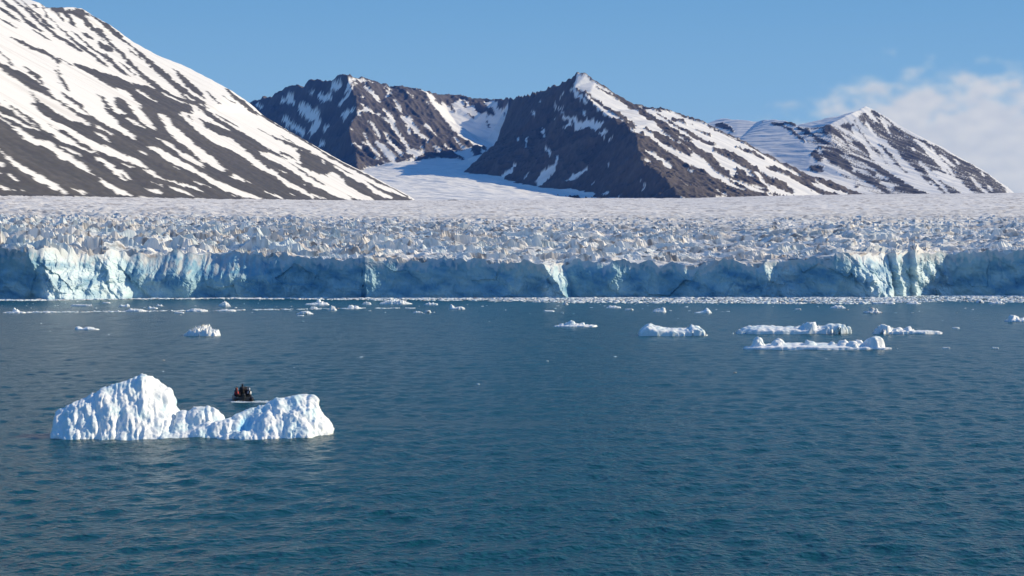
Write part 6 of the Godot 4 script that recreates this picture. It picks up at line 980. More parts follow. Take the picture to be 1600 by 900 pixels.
var FLOES := [
	{name = "iceberg", cat = "iceberg", at = Vector3(-71.0, 0, -372.8), w = 8.33, deep = 4.17, h = 1.82, label = "small jagged white berg with sharp teeth, beyond and above the large iceberg's saddle", spiky = 2.73, thick = 0.64, lumps = [[-0.65, 0, 0.22, 0.91], [0.1, 0, 0.3, 1.55], [0.55, 0, 0.2, 1.28], [0.8, 0, 0.14, 1.46]]},
	{name = "ice_floe", cat = "ice floe", at = Vector3(-108.8, 0, -415.4), w = 6.04, deep = 3.02, h = 0.85, label = "low pair of white ice lumps adrift, left of the jagged toothed berg", lumps = [[-0.7, 0, 0.3, 0.76], [0.15, 0, 0.4, 0.76]], thick = 0.30},
	{name = "ice_floe", cat = "ice floe", at = Vector3(17.1, 0, -429.0), w = 11.09, deep = 5.55, h = 1.59, label = "thin white floe with one small peak left of the smooth blue-white slab", lumps = [[-0.3, 0, 0.24, 1.59], [0.25, 0, 0.12, 1.11], [-0.7, 0, 0.15, 0.72], [0.05, 0, 0.3, 0.80]], thick = 0.45},
	{name = "ice_floe", cat = "ice floe", at = Vector3(35.8, 0, -365.6), w = 14.91, deep = 4.47, h = 2.49, label = "smooth blue-white slab raised at its left end and notched at its right", profile = PackedVector2Array([Vector2(-1, 1.12), Vector2(-0.85, 2.00), Vector2(-0.7, 2.49), Vector2(-0.5, 2.05), Vector2(-0.2, 1.55), Vector2(0.2, 1.45), Vector2(0.55, 1.50), Vector2(0.62, 2.37), Vector2(1, 2.29)]), blue = 0.35},
	{name = "ice_floe", cat = "ice floe", at = Vector3(64.8, 0, -375.6), w = 24.56, deep = 5.40, h = 2.84, label = "long flat white floe carrying one boulder-like lump of ice", lumps = [[0.33, 0.1, 0.15, 2.84], [0.12, 0, 0.14, 1.56], [0.8, 0, 0.26, 1.93]], profile = PackedVector2Array([Vector2(-1, 1.42), Vector2(-0.8, 1.76), Vector2(-0.2, 1.42), Vector2(0.1, 1.36), Vector2(0.6, 1.56), Vector2(1, 1.70)]), blue = 0.2},
	{name = "ice_floe", cat = "ice floe", at = Vector3(56.3, 0, -298.8), w = 26.29, deep = 5.26, h = 2.16, label = "long low white floe topped by several rounded ice blocks, front of the right-hand group", lumps = [[-0.83, -0.1, 0.075, 2.16], [-0.55, 0, 0.09, 1.83], [-0.12, 0, 0.085, 1.72], [0.2, 0, 0.05, 1.19], [0.36, 0, 0.09, 1.55], [0.48, 0.2, 0.09, 1.29], [0.58, 0, 0.08, 1.62], [0.8, 0, 0.13, 2.16]], thick = 0.78, profile = PackedVector2Array([Vector2(-1, 0.65), Vector2(-0.6, 0.91), Vector2(0, 0.91), Vector2(0.5, 0.73), Vector2(1, 0.60)])},
	{name = "ice_floe", cat = "ice floe", at = Vector3(91.1, 0, -373.2), w = 14.78, deep = 4.14, h = 2.12, label = "white floe with lumps on its left half and a bare flat tongue to the right", lumps = [[-0.75, 0, 0.24, 2.01], [-0.35, 0, 0.2, 1.27], [-0.02, 0, 0.16, 1.69]], thick = 0.72},
	{name = "ice_floe", cat = "ice floe", at = Vector3(146.8, 0, -463.0), w = 11.25, deep = 5.63, h = 1.91, label = "white hummocked floe cut off by the right edge of the picture", lumps = [[-0.7, 0, 0.25, 1.91], [-0.2, 0, 0.3, 1.15]], thick = 0.67},
	{name = "ice_floe", cat = "ice floe", at = Vector3(125.4, 0, -565.4), w = 6.67, deep = 3.33, h = 2.29, label = "small floe soiled with brown moraine dirt", dirt = 0.42, lumps = [[0, 0, 0.3, 2.29], [0.4, 0, 0.24, 1.60], [-0.1, 0, 0.2, 1.83]], thick = 0.57},
	{name = "ice_floe", cat = "ice floe", at = Vector3(-183.0, 0, -598.8), w = 7.06, deep = 3.53, h = 2.67, label = "small floe with a single slim pinnacle at the far left", lumps = [[-0.15, 0, 0.16, 2.67], [0.1, 0, 0.25, 1.33]], thick = 0.53},
	{name = "ice_floe", cat = "ice floe", at = Vector3(-193.5, 0, -729.6), w = 9.48, deep = 1.90, h = 0.84, label = "thin straight sliver of ice close to the cliff at far left", thick = 0.67, lumps = [[0.9, 0, 0.1, 0.76]]},
	{name = "ice_floe", cat = "ice floe", at = Vector3(-170.1, 0, -712.5), w = 4.21, deep = 2.10, h = 1.24, label = "small scooped white floe below the sunlit left cliff", profile = PackedVector2Array([Vector2(-1, 1.24), Vector2(-0.4, 0.62), Vector2(0.3, 0.62), Vector2(0.6, 1.24), Vector2(1, 1.12)])},
	{name = "ice_floe", cat = "ice floe", at = Vector3(-148.4, 0, -670.7), w = 4.22, deep = 2.11, h = 1.03, label = "small white floe with its peak at the left, just above the drifting ice string"},
	{name = "ice_floe", cat = "ice floe", at = Vector3(-157.4, 0, -724.7), w = 3.14, deep = 1.57, h = 0.98, label = "tiny rounded floe, right of the scooped one under the left cliff"},
	{name = "ice_floe", cat = "ice floe", at = Vector3(-125.2, 0, -706.9), w = 5.01, deep = 2.50, h = 1.92, label = "chunky white floe with several knobs in front of the dark blue cliff", spiky = 1.92, thick = 0.96},
	{name = "ice_floe", cat = "ice floe", at = Vector3(-200.4, 0, -801.9), w = 4.10, deep = 2.05, h = 0.77, label = "tiny flat ice piece nearest the foot of the sunlit left cliff", thick = 0.54},
	{name = "ice_floe", cat = "ice floe", at = Vector3(-143.8, 0, -619.9), w = 7.80, deep = 3.90, h = 1.17, label = "broad clump in the middle of the drifting ice string", spiky = 0.94},
	{name = "ice_floe", cat = "ice floe", at = Vector3(-178.2, 0, -607.4), w = 3.83, deep = 1.91, h = 0.70, label = "small flat clump in the ice string, right of the slim pinnacle"},
	{name = "ice_floe", cat = "ice floe", at = Vector3(-172.6, 0, -607.0), w = 4.54, deep = 2.27, h = 0.57, label = "long thin piece of the ice string, second right of the slim pinnacle", thick = 0.40},
	{name = "ice_floe", cat = "ice floe", at = Vector3(-149.5, 0, -614.1), w = 2.42, deep = 1.21, h = 0.71, label = "short rounded clump of the ice string, left of its broad middle clump"},
	{name = "ice_floe", cat = "ice floe", at = Vector3(-121.2, 0, -591.3), w = 3.49, deep = 1.75, h = 0.49, label = "flat sliver just in front of the ice string, below its right half", thick = 0.39},
	{name = "ice_floe", cat = "ice floe", at = Vector3(-109.1, 0, -621.0), w = 7.08, deep = 3.54, h = 0.81, label = "long flat clump near the right end of the drifting ice string", thick = 0.49},
	{name = "ice_floe", cat = "ice floe", at = Vector3(-119.9, 0, -617.3), w = 8.25, deep = 4.12, h = 1.29, label = "uneven clump right of centre in the drifting ice string", spiky = 0.90},
	{name = "iceberg", cat = "iceberg", at = Vector3(-88.6, 0, -739.3), w = 11.04, deep = 5.52, h = 3.29, label = "white berg bit with a tall central horn near the middle-left cliff", lumps = [[0.1, 0, 0.16, 3.29], [0.3, 0, 0.25, 1.81], [-0.2, 0, 0.3, 1.32], [0.6, 0, 0.25, 1.15]], thick = 0.72},
	{name = "ice_floe", cat = "ice floe", at = Vector3(-73.2, 0, -572.7), w = 5.86, deep = 2.93, h = 1.32, label = "domed white floe in front of the right end of the ice string", lumps = [[0, 0, 0.55, 1.18], [0.5, 0, 0.3, 0.79]], thick = 0.39},
	{name = "ice_floe", cat = "ice floe", at = Vector3(-71.1, 0, -545.8), w = 2.36, deep = 1.18, h = 0.35, label = "tiny sliver directly below the domed white floe", thick = 0.28},
	{name = "ice_floe", cat = "ice floe", at = Vector3(-64.6, 0, -660.9), w = 5.98, deep = 2.99, h = 1.53, label = "smooth humped white floe, right of the ice string's end", lumps = [[-0.3, 0, 0.45, 1.53], [0.4, 0, 0.35, 1.15]], thick = 0.46},
	{name = "ice_floe", cat = "ice floe", at = Vector3(-67.2, 0, -750.2), w = 4.43, deep = 2.21, h = 1.31, label = "small angular floe close under the middle cliff, left of the longest brash patch", spiky = 1.18},
	{name = "ice_floe", cat = "ice floe", at = Vector3(-54.7, 0, -758.6), w = 14.59, deep = 7.29, h = 2.17, label = "wide ragged raft of ice close under the middle cliff", spiky = 2.17, thick = 0.65, lumps = [[0, 0, 0.3, 1.95], [0.4, 0, 0.25, 1.73], [-0.6, 0, 0.2, 1.08]]},
	{name = "ice_floe", cat = "ice floe", at = Vector3(-34.1, 0, -586.7), w = 3.46, deep = 1.73, h = 0.90, label = "small low floe, left one of a near pair in open water"},
	{name = "ice_floe", cat = "ice floe", at = Vector3(-30.4, 0, -586.1), w = 2.54, deep = 1.27, h = 1.14, label = "small rounded floe, right one of a near pair in open water", lumps = [[0, 0, 0.7, 1.08]], thick = 0.34},
	{name = "ice_floe", cat = "ice floe", at = Vector3(-21.7, 0, -643.9), w = 6.33, deep = 3.17, h = 1.86, label = "white floe with a knob standing on its left end", lumps = [[-0.75, 0, 0.22, 1.86], [-0.5, 0, 0.2, 1.31], [0.3, 0, 0.5, 0.93]], thick = 0.65},
	{name = "ice_floe", cat = "ice floe", at = Vector3(-36.8, 0, -738.7), w = 6.10, deep = 3.05, h = 1.57, label = "stepped floe under the middle cliff, right of the wide ragged raft"},
	{name = "ice_floe", cat = "ice floe", at = Vector3(-69.3, 0, -626.4), w = 3.45, deep = 1.73, h = 1.95, label = "upright stubby floe between the horned berg bit and the humped floe", lumps = [[-0.1, 0, 0.45, 1.95], [0.3, 0, 0.35, 1.56]], thick = 0.59},
	{name = "ice_floe", cat = "ice floe", at = Vector3(-80.9, 0, -662.2), w = 3.13, deep = 1.56, h = 0.90, label = "small flat-topped floe just below the horned berg bit", thick = 0.63},
	{name = "ice_floe", cat = "ice floe", at = Vector3(41.3, 0, -660.0), w = 5.71, deep = 2.86, h = 1.14, label = "low wedge of ice, first floe off the right-hand brash field", thick = 0.57},
	{name = "ice_floe", cat = "ice floe", at = Vector3(44.6, 0, -618.3), w = 3.41, deep = 1.02, h = 0.65, label = "thin flat sliver between the low wedge and the blocky floe", thick = 0.55},
	{name = "ice_floe", cat = "ice floe", at = Vector3(53.2, 0, -587.1), w = 4.85, deep = 2.43, h = 1.93, label = "blocky floe made of square white lumps", lumps = [[-0.5, 0, 0.3, 1.06], [0, 0, 0.3, 1.45], [0.6, 0, 0.36, 1.74]], thick = 0.58},
	{name = "ice_floe", cat = "ice floe", at = Vector3(67.2, 0, -571.5), w = 5.84, deep = 2.92, h = 1.54, label = "pale floe humped at its right end with a thin tail to the left", profile = PackedVector2Array([Vector2(-1, 0.31), Vector2(-0.3, 0.46), Vector2(0.1, 0.77), Vector2(0.45, 1.54), Vector2(0.8, 1.38), Vector2(1, 0.61)]), blue = 0.3},
	{name = "ice_floe", cat = "ice floe", at = Vector3(13.8, 0, -601.3), w = 4.02, deep = 2.01, h = 0.92, label = "small curved floe left of the thin floe with one peak", profile = PackedVector2Array([Vector2(-1, 0.74), Vector2(-0.5, 0.37), Vector2(0.5, 0.37), Vector2(1, 0.46)])},
	{name = "ice_floe", cat = "ice floe", at = Vector3(24.0, 0, -729.6), w = 2.59, deep = 1.29, h = 1.14, label = "small bright block under the lit rib of the cliff", lumps = [[0, 0, 0.6, 1.14]]},
	{name = "ice_floe", cat = "ice floe", at = Vector3(129.1, 0, -643.1), w = 5.82, deep = 2.91, h = 1.36, label = "cluster of low lumps left of the brown-soiled floe", spiky = 1.09},
	{name = "ice_floe", cat = "ice floe", at = Vector3(167.8, 0, -732.8), w = 10.10, deep = 2.02, h = 0.85, label = "long thin plank-like floe off the right-hand cliff", thick = 0.68},
	{name = "ice_floe", cat = "ice floe", at = Vector3(180.7, 0, -731.5), w = 6.33, deep = 3.17, h = 1.12, label = "low bright floe right of the plank-like one"},
	{name = "ice_floe", cat = "ice floe", at = Vector3(110.9, 0, -405.7), w = 1.92, deep = 0.96, h = 0.43, label = "lone small flat piece right of the floe with the flat tongue", thick = 0.34},
	{name = "ice_floe", cat = "ice floe", at = Vector3(216.9, 0, -726.5), w = 6.86, deep = 3.43, h = 1.40, label = "lumpy floe near the far right cliff", spiky = 0.98},
	{name = "ice_floe", cat = "ice floe", at = Vector3(216.1, 0, -749.8), w = 3.54, deep = 1.77, h = 1.31, label = "small cubic block left of the lumpy floe near the far right cliff", lumps = [[0, 0, 0.7, 1.31]]},
	{name = "ice_floe", cat = "ice floe", at = Vector3(158.4, 0, -734.0), w = 3.47, deep = 1.73, h = 1.14, label = "small pyramid-shaped piece left of the plank-like floe", lumps = [[0, 0, 0.5, 1.14]]},
	{name = "ice_floe", cat = "ice floe", at = Vector3(80.1, 0, -299.6), w = 1.53, deep = 0.46, h = 0.26, label = "left one of two tiny flat pieces in open water at right", thick = 0.22},
	{name = "ice_floe", cat = "ice floe", at = Vector3(89.0, 0, -299.1), w = 1.30, deep = 0.39, h = 0.26, label = "right one of two tiny flat pieces in open water at right", thick = 0.22},
	{name = "ice_floe", cat = "ice floe", at = Vector3(108.5, 0, -616.1), w = 2.43, deep = 0.73, h = 0.53, label = "tiny flat piece left of the cluster of low lumps", thick = 0.45},
	{name = "iceberg", cat = "iceberg", at = Vector3(207.7, 0, -937.6), w = 21.01, deep = 5.25, h = 3.09, label = "bright blue berg fragment against the foot of the sunlit right cliff", blue = 0.8, tint = Color(0.36, 0.66, 0.84), lumps = [[-0.6, 0, 0.3, 2.94], [0.1, 0, 0.3, 2.48], [0.6, 0, 0.3, 1.86]], thick = 0.93},
]

func make_floes() -> void:
	var rng := RandomNumberGenerator.new()
	rng.seed = 4242
	for f in FLOES:
		var lumps: Array = f.get("lumps", [])
		if lumps.is_empty() and not f.has("profile"):
			for i in rng.randi_range(2, 4):
				var rr := rng.randf_range(0.14, 0.30)
				lumps.append([rng.randf_range(-0.6, 0.6), rng.randf_range(-0.4, 0.4), rr, f.h * rng.randf_range(0.45, 1.0)])
		var o := make_floe(f.name, f.at, f.w, f.get("deep", f.w * 0.5), f.get("thick", f.h * 0.4), lumps, rng.randi_range(1, 9999), f)
		tag(o, f.label, f.get("cat", "ice floe"), f.get("group", ""))

func chunk_mesh(seed_value: int) -> ArrayMesh:
	var rough := noise(FastNoiseLite.TYPE_SIMPLEX, 1.0, seed_value, 2)
	var s := SphereMesh.new()
	s.radial_segments = 8
	s.rings = 4
	var arrays := s.get_mesh_arrays()
	var v: PackedVector3Array = arrays[Mesh.ARRAY_VERTEX]
	var cols := PackedColorArray()
	for i in v.size():
		var d := v[i].normalized()
		v[i] = d * (0.5 + rough.get_noise_3dv(d * 1.7) * 0.35)
		v[i].y = clampf(v[i].y, -0.3, 0.34)
		cols.append(Color.WHITE)
	arrays[Mesh.ARRAY_VERTEX] = v
	arrays[Mesh.ARRAY_COLOR] = cols
	var st := SurfaceTool.new()
	st.create_from_arrays(arrays)
	st.generate_normals()
	return st.commit()

func make_brash() -> void:
	var rng := RandomNumberGenerator.new()
	rng.seed = 99
	var clump := noise(FastNoiseLite.TYPE_SIMPLEX, 1.0, 301, 3)
	var spots: Array[Transform3D] = []
	var tints := PackedColorArray()
	var add := func(x: float, d: float, size: float, flat: float) -> void:
		var b := Basis(Vector3.UP, rng.randf() * TAU).scaled(Vector3(1, 1, 1))
		b = b * Basis.from_scale(Vector3(size * rng.randf_range(0.7, 1.5), size * flat * rng.randf_range(0.6, 1.3), size * rng.randf_range(0.6, 1.1)))
		spots.append(Transform3D(b, Vector3(x, size * flat * 0.08, -d)))
		var t := rng.randf()
		tints.append(Color(0.80, 0.84, 0.86).lerp(Color(0.60, 0.75, 0.82), t * t) if rng.randf() > 0.06 else Color(0.36, 0.32, 0.29))
	for i in 42000:
		var u := rng.randf_range(-0.40, 0.40)
		var reach := lerp_table(BRASH_REACH, u)
		var dens := lerp_table(BRASH_DENSE, u)
		var off := pow(rng.randf(), lerpf(2.2, 1.25, dens)) * reach + 0.5
		var d := front_depth(u) - off - lerp_table(SET_BACK, u) - 5.0
		var x := u * d
		var near := smoothstep(9.0, 0.0, off)
		if near < 0.4 and clump.get_noise_2d(x / 34.0, d / 9.0) + clump.get_noise_2d(x / 9.0 + 33.0, d / 5.0) * 0.5 < 0.36 - dens * 0.30: continue
		if near >= 0.4 and clump.get_noise_2d(x / 9.0, d / 9.0) < -0.25 - dens: continue
		add.call(x, d, rng.randf_range(0.7, 2.0) * (1.4 if rng.randf() < 0.12 else 1.0), rng.randf_range(0.25, 0.6))
	# the string of brash adrift off the left part of the front
	for i in 2600:
		var u := rng.randf_range(-0.33, -0.06)
		var line := lerp_table(BRASH_STRING, u)
		var d := line + rng.randfn(0.0, 4.0)
		var x := u * d
		if clump.get_noise_2d(x / 8.0 + 80.0, d / 16.0) < 0.12: continue
		add.call(x, d, rng.randf_range(0.4, 1.3), rng.randf_range(0.25, 0.6))
	for i in 420:
		var u := rng.randf_range(-0.36, 0.36)
		var d := rng.randf_range(560.0, 900.0)
		if clump.get_noise_2d(u * 60.0 + 12.0, d / 40.0) < 0.15: continue
		add.call(u * d, d, rng.randf_range(0.4, 1.2), rng.randf_range(0.25, 0.6))
	for i in 40:
		var u := rng.randf_range(-0.34, 0.34)
		var d := rng.randf_range(200.0, 520.0)
		add.call(u * d, d, rng.randf_range(0.2, 0.5), rng.randf_range(0.25, 0.5))
	var mm := MultiMesh.new()
	mm.transform_format = MultiMesh.TRANSFORM_3D
	mm.use_colors = true
	mm.mesh = chunk_mesh(5)
	mm.instance_count = spots.size()
	for i in spots.size():
		mm.set_instance_transform(i, spots[i])
		mm.set_instance_color(i, tints[i])
	var o := MultiMeshInstance3D.new()
	o.name = "brash_ice"
	o.multimesh = mm
	o.material_override = matter(0.6)
	add_child(o)
	tag(o, "countless small ice fragments drifting along the foot of the glacier", "brash ice", "", "stuff")

var BOAT_AT := Vector3(-30.06, 0.0, -180.93)

# ---------------------------------------------------------------- boat and people
# bones: [from, to, radius_from, radius_to]; a smooth union of tapered capsules meshed as surface nets
func body_mesh(bones: Array, lo: Vector3, hi: Vector3, cell: float, paint: Callable) -> ArrayMesh:
	var n := Vector3i(((hi - lo) / cell).ceil()) + Vector3i.ONE
	var f := PackedFloat32Array()
	f.resize(n.x * n.y * n.z)
	f.fill(1.0)
	var blend := 0.035
	for b in bones:
		var a: Vector3 = b[0]
		var e: Vector3 = b[1]
		var ra: float = b[2]
		var rb: float = b[3]
		var m := maxf(ra, rb) + 0.1
		var l := Vector3i(((a.min(e) - Vector3.ONE * m - lo) / cell).floor()).clamp(Vector3i.ZERO, n - Vector3i.ONE)
		var u := Vector3i(((a.max(e) + Vector3.ONE * m - lo) / cell).ceil()).clamp(Vector3i.ZERO, n - Vector3i.ONE)
		var ab := e - a
		var len2 := maxf(ab.length_squared(), 1e-9)
		for z in range(l.z, u.z + 1):
			for y in range(l.y, u.y + 1):
				for x in range(l.x, u.x + 1):
					var p := lo + Vector3(x, y, z) * cell
					var t := clampf((p - a).dot(ab) / len2, 0.0, 1.0)
					var d := (p - a - ab * t).length() - lerpf(ra, rb, t)
					var i := (z * n.y + y) * n.x + x
					var g := f[i]
					var k := maxf(blend - absf(g - d), 0.0) / blend
					f[i] = minf(g, d) - k * k * blend * 0.25
	var verts := PackedVector3Array()
	var cols := PackedColorArray()
	var at := {}
	var idx := PackedInt32Array()
	var corner := [Vector3i(0, 0, 0), Vector3i(1, 0, 0), Vector3i(0, 1, 0), Vector3i(1, 1, 0), Vector3i(0, 0, 1), Vector3i(1, 0, 1), Vector3i(0, 1, 1), Vector3i(1, 1, 1)]
	var edges := [[0, 1], [2, 3], [4, 5], [6, 7], [0, 2], [1, 3], [4, 6], [5, 7], [0, 4], [1, 5], [2, 6], [3, 7]]
	var v := PackedFloat32Array()
	v.resize(8)
	for z in n.z - 1:
		for y in n.y - 1:
			for x in n.x - 1:
				var inside := 0
				for q in 8:
					var o: Vector3i = corner[q]
					v[q] = f[((z + o.z) * n.y + y + o.y) * n.x + x + o.x]
					if v[q] < 0.0: inside += 1
				if inside == 0 or inside == 8: continue
				var sum := Vector3.ZERO
				var cnt := 0
				for ed in edges:
					var s0 := v[ed[0]]
					var s1 := v[ed[1]]
					if (s0 < 0.0) != (s1 < 0.0):
						sum += Vector3(corner[ed[0]]).lerp(Vector3(corner[ed[1]]), s0 / (s0 - s1))
						cnt += 1
				at[(z * n.y + y) * n.x + x] = verts.size()
				var p := lo + (Vector3(x, y, z) + sum / cnt) * cell
				verts.append(p)
				cols.append(paint.call(p))
	for z in range(1, n.z - 1):
		for y in range(1, n.y - 1):
			for x in range(1, n.x - 1):
				var i := (z * n.y + y) * n.x + x
				var here := f[i] < 0.0
				for ax in 3:
					var j := i + (1 if ax == 0 else (n.x if ax == 1 else n.x * n.y))
					if (f[j] < 0.0) == here: continue
					var s1 := n.x if ax == 0 else (n.x * n.y if ax == 1 else 1)
					var s2 := n.x * n.y if ax == 0 else (1 if ax == 1 else n.x)
					var a = at.get(i)
					var b = at.get(i - s1)
					var c = at.get(i - s1 - s2)
					var d = at.get(i - s2)
					if a == null or b == null or c == null or d == null: continue
					if here: idx.append_array(PackedInt32Array([a, c, b, a, d, c]))
					else: idx.append_array(PackedInt32Array([a, b, c, a, c, d]))
	var st := SurfaceTool.new()
	st.begin(Mesh.PRIMITIVE_TRIANGLES)
	for i in verts.size():
		st.set_color(cols[i])
		st.add_vertex(verts[i])
	for i in idx: st.add_index(i)
	st.generate_normals()
	return st.commit()

# a ring of sections swept along a path, closed at both ends
func sweep(path: PackedVector3Array, radius: PackedFloat32Array, sides := 14) -> ArrayMesh:
	var st := SurfaceTool.new()
	st.begin(Mesh.PRIMITIVE_TRIANGLES)
	for i in path.size():
		var t := (path[mini(i + 1, path.size() - 1)] - path[maxi(i - 1, 0)]).normalized()
		var s := t.cross(Vector3.UP if absf(t.y) < 0.9 else Vector3.RIGHT).normalized()
		var w := s.cross(t)
		for k in sides:
			var a := TAU * k / sides
			st.add_vertex(path[i] + (s * cos(a) + w * sin(a)) * radius[i])
	for i in path.size() - 1:
		for k in sides:
			var a := i * sides + k
			var b := i * sides + (k + 1) % sides
			for q in [a, a + sides, b, b, a + sides, b + sides]: st.add_index(q)
	st.generate_normals()
	return st.commit()

func block(size: Vector3, at: Vector3, chamfer := 0.02) -> ArrayMesh:
	# a box with chamfered upright edges
	var st := SurfaceTool.new()
	st.begin(Mesh.PRIMITIVE_TRIANGLES)
	st.set_smooth_group(-1)
	var hx := size.x / 2
	var hz := size.z / 2
	var k := chamfer
	var ring := [Vector2(hx - k, -hz), Vector2(hx, -hz + k), Vector2(hx, hz - k), Vector2(hx - k, hz), Vector2(-hx + k, hz), Vector2(-hx, hz - k), Vector2(-hx, -hz + k), Vector2(-hx + k, -hz)]
	var y0 := at.y
	var y1 := at.y + size.y
	for i in 8:
		var a: Vector2 = ring[i]
		var b: Vector2 = ring[(i + 1) % 8]
		var p := [Vector3(at.x + a.x, y0, at.z + a.y), Vector3(at.x + b.x, y0, at.z + b.y), Vector3(at.x + b.x, y1, at.z + b.y), Vector3(at.x + a.x, y1, at.z + a.y)]
		for q in [0, 1, 2, 0, 2, 3]: st.add_vertex(p[q])
		for v in [Vector3(at.x, y1, at.z), p[3], p[2], Vector3(at.x, y0, at.z), p[1], p[0]]: st.add_vertex(v)
	st.generate_normals()
	return st.commit()

func make_boat() -> void:
	var boat := base("inflatable_boat", BOAT_AT, deg_to_rad(13.0))
	tag(boat, "black inflatable boat crowded with passengers behind the large iceberg", "boat")
	var rubber := plain(Color(0.014, 0.014, 0.016), 0.5)
	var grey := plain(Color(0.05, 0.052, 0.055), 0.6)
	var path := PackedVector3Array()
	var rad := PackedFloat32Array()
	for i in 41:
		var t := i / 40.0 * 2.0 - 1.0
		var k := absf(t)
		var x := signf(t) * 0.86
		var z := 0.0
		var y := 0.24
		if k > 0.42:
			z = lerpf(-1.3, 2.25, (k - 0.42) / 0.58)
		else:
			var a := k / 0.42 * PI / 2.0
			x = signf(t) * 0.86 * sin(a)
			z = -1.3 - 1.25 * cos(a)
			y = 0.24 + 0.30 * pow(cos(a), 1.5)
		path.append(Vector3(x, y, z))
		rad.append(0.25 * clampf((1.0 - k) / 0.05 + 0.25, 0.25, 1.0))
	put("tube", sweep(path, rad), rubber, boat)
	var strake := PackedVector3Array()
	var thin := PackedFloat32Array()
	for i in path.size():
		var out := Vector3(path[i].x, 0, minf(path[i].z + 1.3, 0.0)).normalized()
		strake.append(path[i] + out * 0.245)
		thin.append(0.03)
	put("rubbing_strake", sweep(strake, thin, 6), grey, boat)
	put("floor", block(Vector3(1.3, 0.06, 3.7), Vector3(0, 0.06, 0.05)), grey, boat)
	put("transom", block(Vector3(1.3, 0.5, 0.07), Vector3(0, 0.02, 1.85)), grey, boat)
	var motor := put("outboard_motor", block(Vector3(0.14, 0.75, 0.2), Vector3(0, -0.35, 2.06)), rubber, boat)
	put("cowling", block(Vector3(0.36, 0.42, 0.5), Vector3(0, 0.42, 2.06), 0.1), plain(Color(0.02, 0.02, 0.023), 0.35), motor)
	var tiller := PackedVector3Array([Vector3(0, 0.6, 1.8), Vector3(0.12, 0.72, 1.3)])
	put("tiller", sweep(tiller, PackedFloat32Array([0.025, 0.02]), 8), rubber, motor)
	# people: two seated poses and the standing helmsman
	var skin := Color(0.34, 0.20, 0.14)
	var seated := [
		[Vector3(0, 0.13, 0.02), Vector3(0, 0.50, 0.0), 0.175, 0.185], [Vector3(-0.13, 0.56, 0.0), Vector3(0.13, 0.56, 0.0), 0.11, 0.11], [Vector3(0, 0.58, 0), Vector3(0, 0.72, -0.02), 0.075, 0.07], [Vector3(0, 0.80, -0.025), Vector3(0, 0.87, -0.015), 0.10, 0.112],
		[Vector3(0.0, 0.80, -0.115), Vector3(0.0, 0.83, -0.12), 0.02, 0.015], [Vector3(-0.09, 0.11, 0), Vector3(-0.15, 0.10, -0.42), 0.115, 0.085], [Vector3(0.09, 0.11, 0), Vector3(0.15, 0.10, -0.42), 0.115, 0.085],
		[Vector3(-0.15, 0.10, -0.42), Vector3(-0.15, -0.30, -0.40), 0.085, 0.06], [Vector3(0.15, 0.10, -0.42), Vector3(0.15, -0.30, -0.40), 0.085, 0.06], [Vector3(-0.15, -0.34, -0.38), Vector3(-0.16, -0.36, -0.58), 0.06, 0.05], [Vector3(0.15, -0.34, -0.38), Vector3(0.16, -0.36, -0.58), 0.06, 0.05],
		[Vector3(-0.21, 0.57, 0), Vector3(-0.29, 0.31, -0.06), 0.085, 0.07], [Vector3(-0.29, 0.31, -0.06), Vector3(-0.13, 0.24, -0.30), 0.068, 0.05], [Vector3(0.21, 0.57, 0), Vector3(0.29, 0.31, -0.06), 0.085, 0.07], [Vector3(0.29, 0.31, -0.06), Vector3(0.13, 0.24, -0.30), 0.068, 0.05],
		[Vector3(-0.13, 0.24, -0.30), Vector3(-0.08, 0.22, -0.39), 0.048, 0.035], [Vector3(0.13, 0.24, -0.30), Vector3(0.08, 0.22, -0.39), 0.048, 0.035]]
	var standing := [
		[Vector3(0, 0.92, 0.02), Vector3(0, 1.30, 0.0), 0.17, 0.185], [Vector3(-0.13, 1.38, 0.0), Vector3(0.13, 1.38, 0.0), 0.11, 0.11], [Vector3(0, 1.40, 0), Vector3(0, 1.54, -0.02), 0.075, 0.07], [Vector3(0, 1.62, -0.025), Vector3(0, 1.69, -0.015), 0.10, 0.112],
		[Vector3(0.0, 1.62, -0.115), Vector3(0.0, 1.65, -0.12), 0.02, 0.015], [Vector3(-0.09, 0.90, 0), Vector3(-0.13, 0.48, -0.04), 0.12, 0.085], [Vector3(0.09, 0.90, 0), Vector3(0.13, 0.48, -0.02), 0.12, 0.085],
		[Vector3(-0.13, 0.48, -0.04), Vector3(-0.14, 0.10, 0.0), 0.085, 0.06], [Vector3(0.13, 0.48, -0.02), Vector3(0.14, 0.10, 0.03), 0.085, 0.06], [Vector3(-0.14, 0.06, 0.02), Vector3(-0.16, 0.05, -0.18), 0.06, 0.05], [Vector3(0.14, 0.06, 0.05), Vector3(0.17, 0.05, -0.15), 0.06, 0.05],
		[Vector3(-0.21, 1.39, 0), Vector3(-0.30, 1.12, 0.06), 0.085, 0.07], [Vector3(-0.30, 1.12, 0.06), Vector3(-0.24, 0.92, -0.12), 0.068, 0.05], [Vector3(0.21, 1.39, 0), Vector3(0.30, 1.12, 0.04), 0.085, 0.07], [Vector3(0.30, 1.12, 0.04), Vector3(0.22, 0.95, -0.16), 0.068, 0.05],
		[Vector3(-0.24, 0.92, -0.12), Vector3(-0.22, 0.86, -0.18), 0.048, 0.035], [Vector3(0.22, 0.95, -0.16), Vector3(0.20, 0.90, -0.23), 0.048, 0.035]]
	var paint := func(coat: Color, hood: Color, legs: Color, up: float) -> Callable:
		return func(p: Vector3) -> Color:
			var y := p.y - up
			if y > 0.70: return skin if p.z < -0.07 and y < 0.88 and absf(p.x) < 0.085 else hood
			if y < 0.20 and (p.z < -0.12 or up > 0.0): return legs
			return coat
	var dark := Color(0.012, 0.013, 0.018)
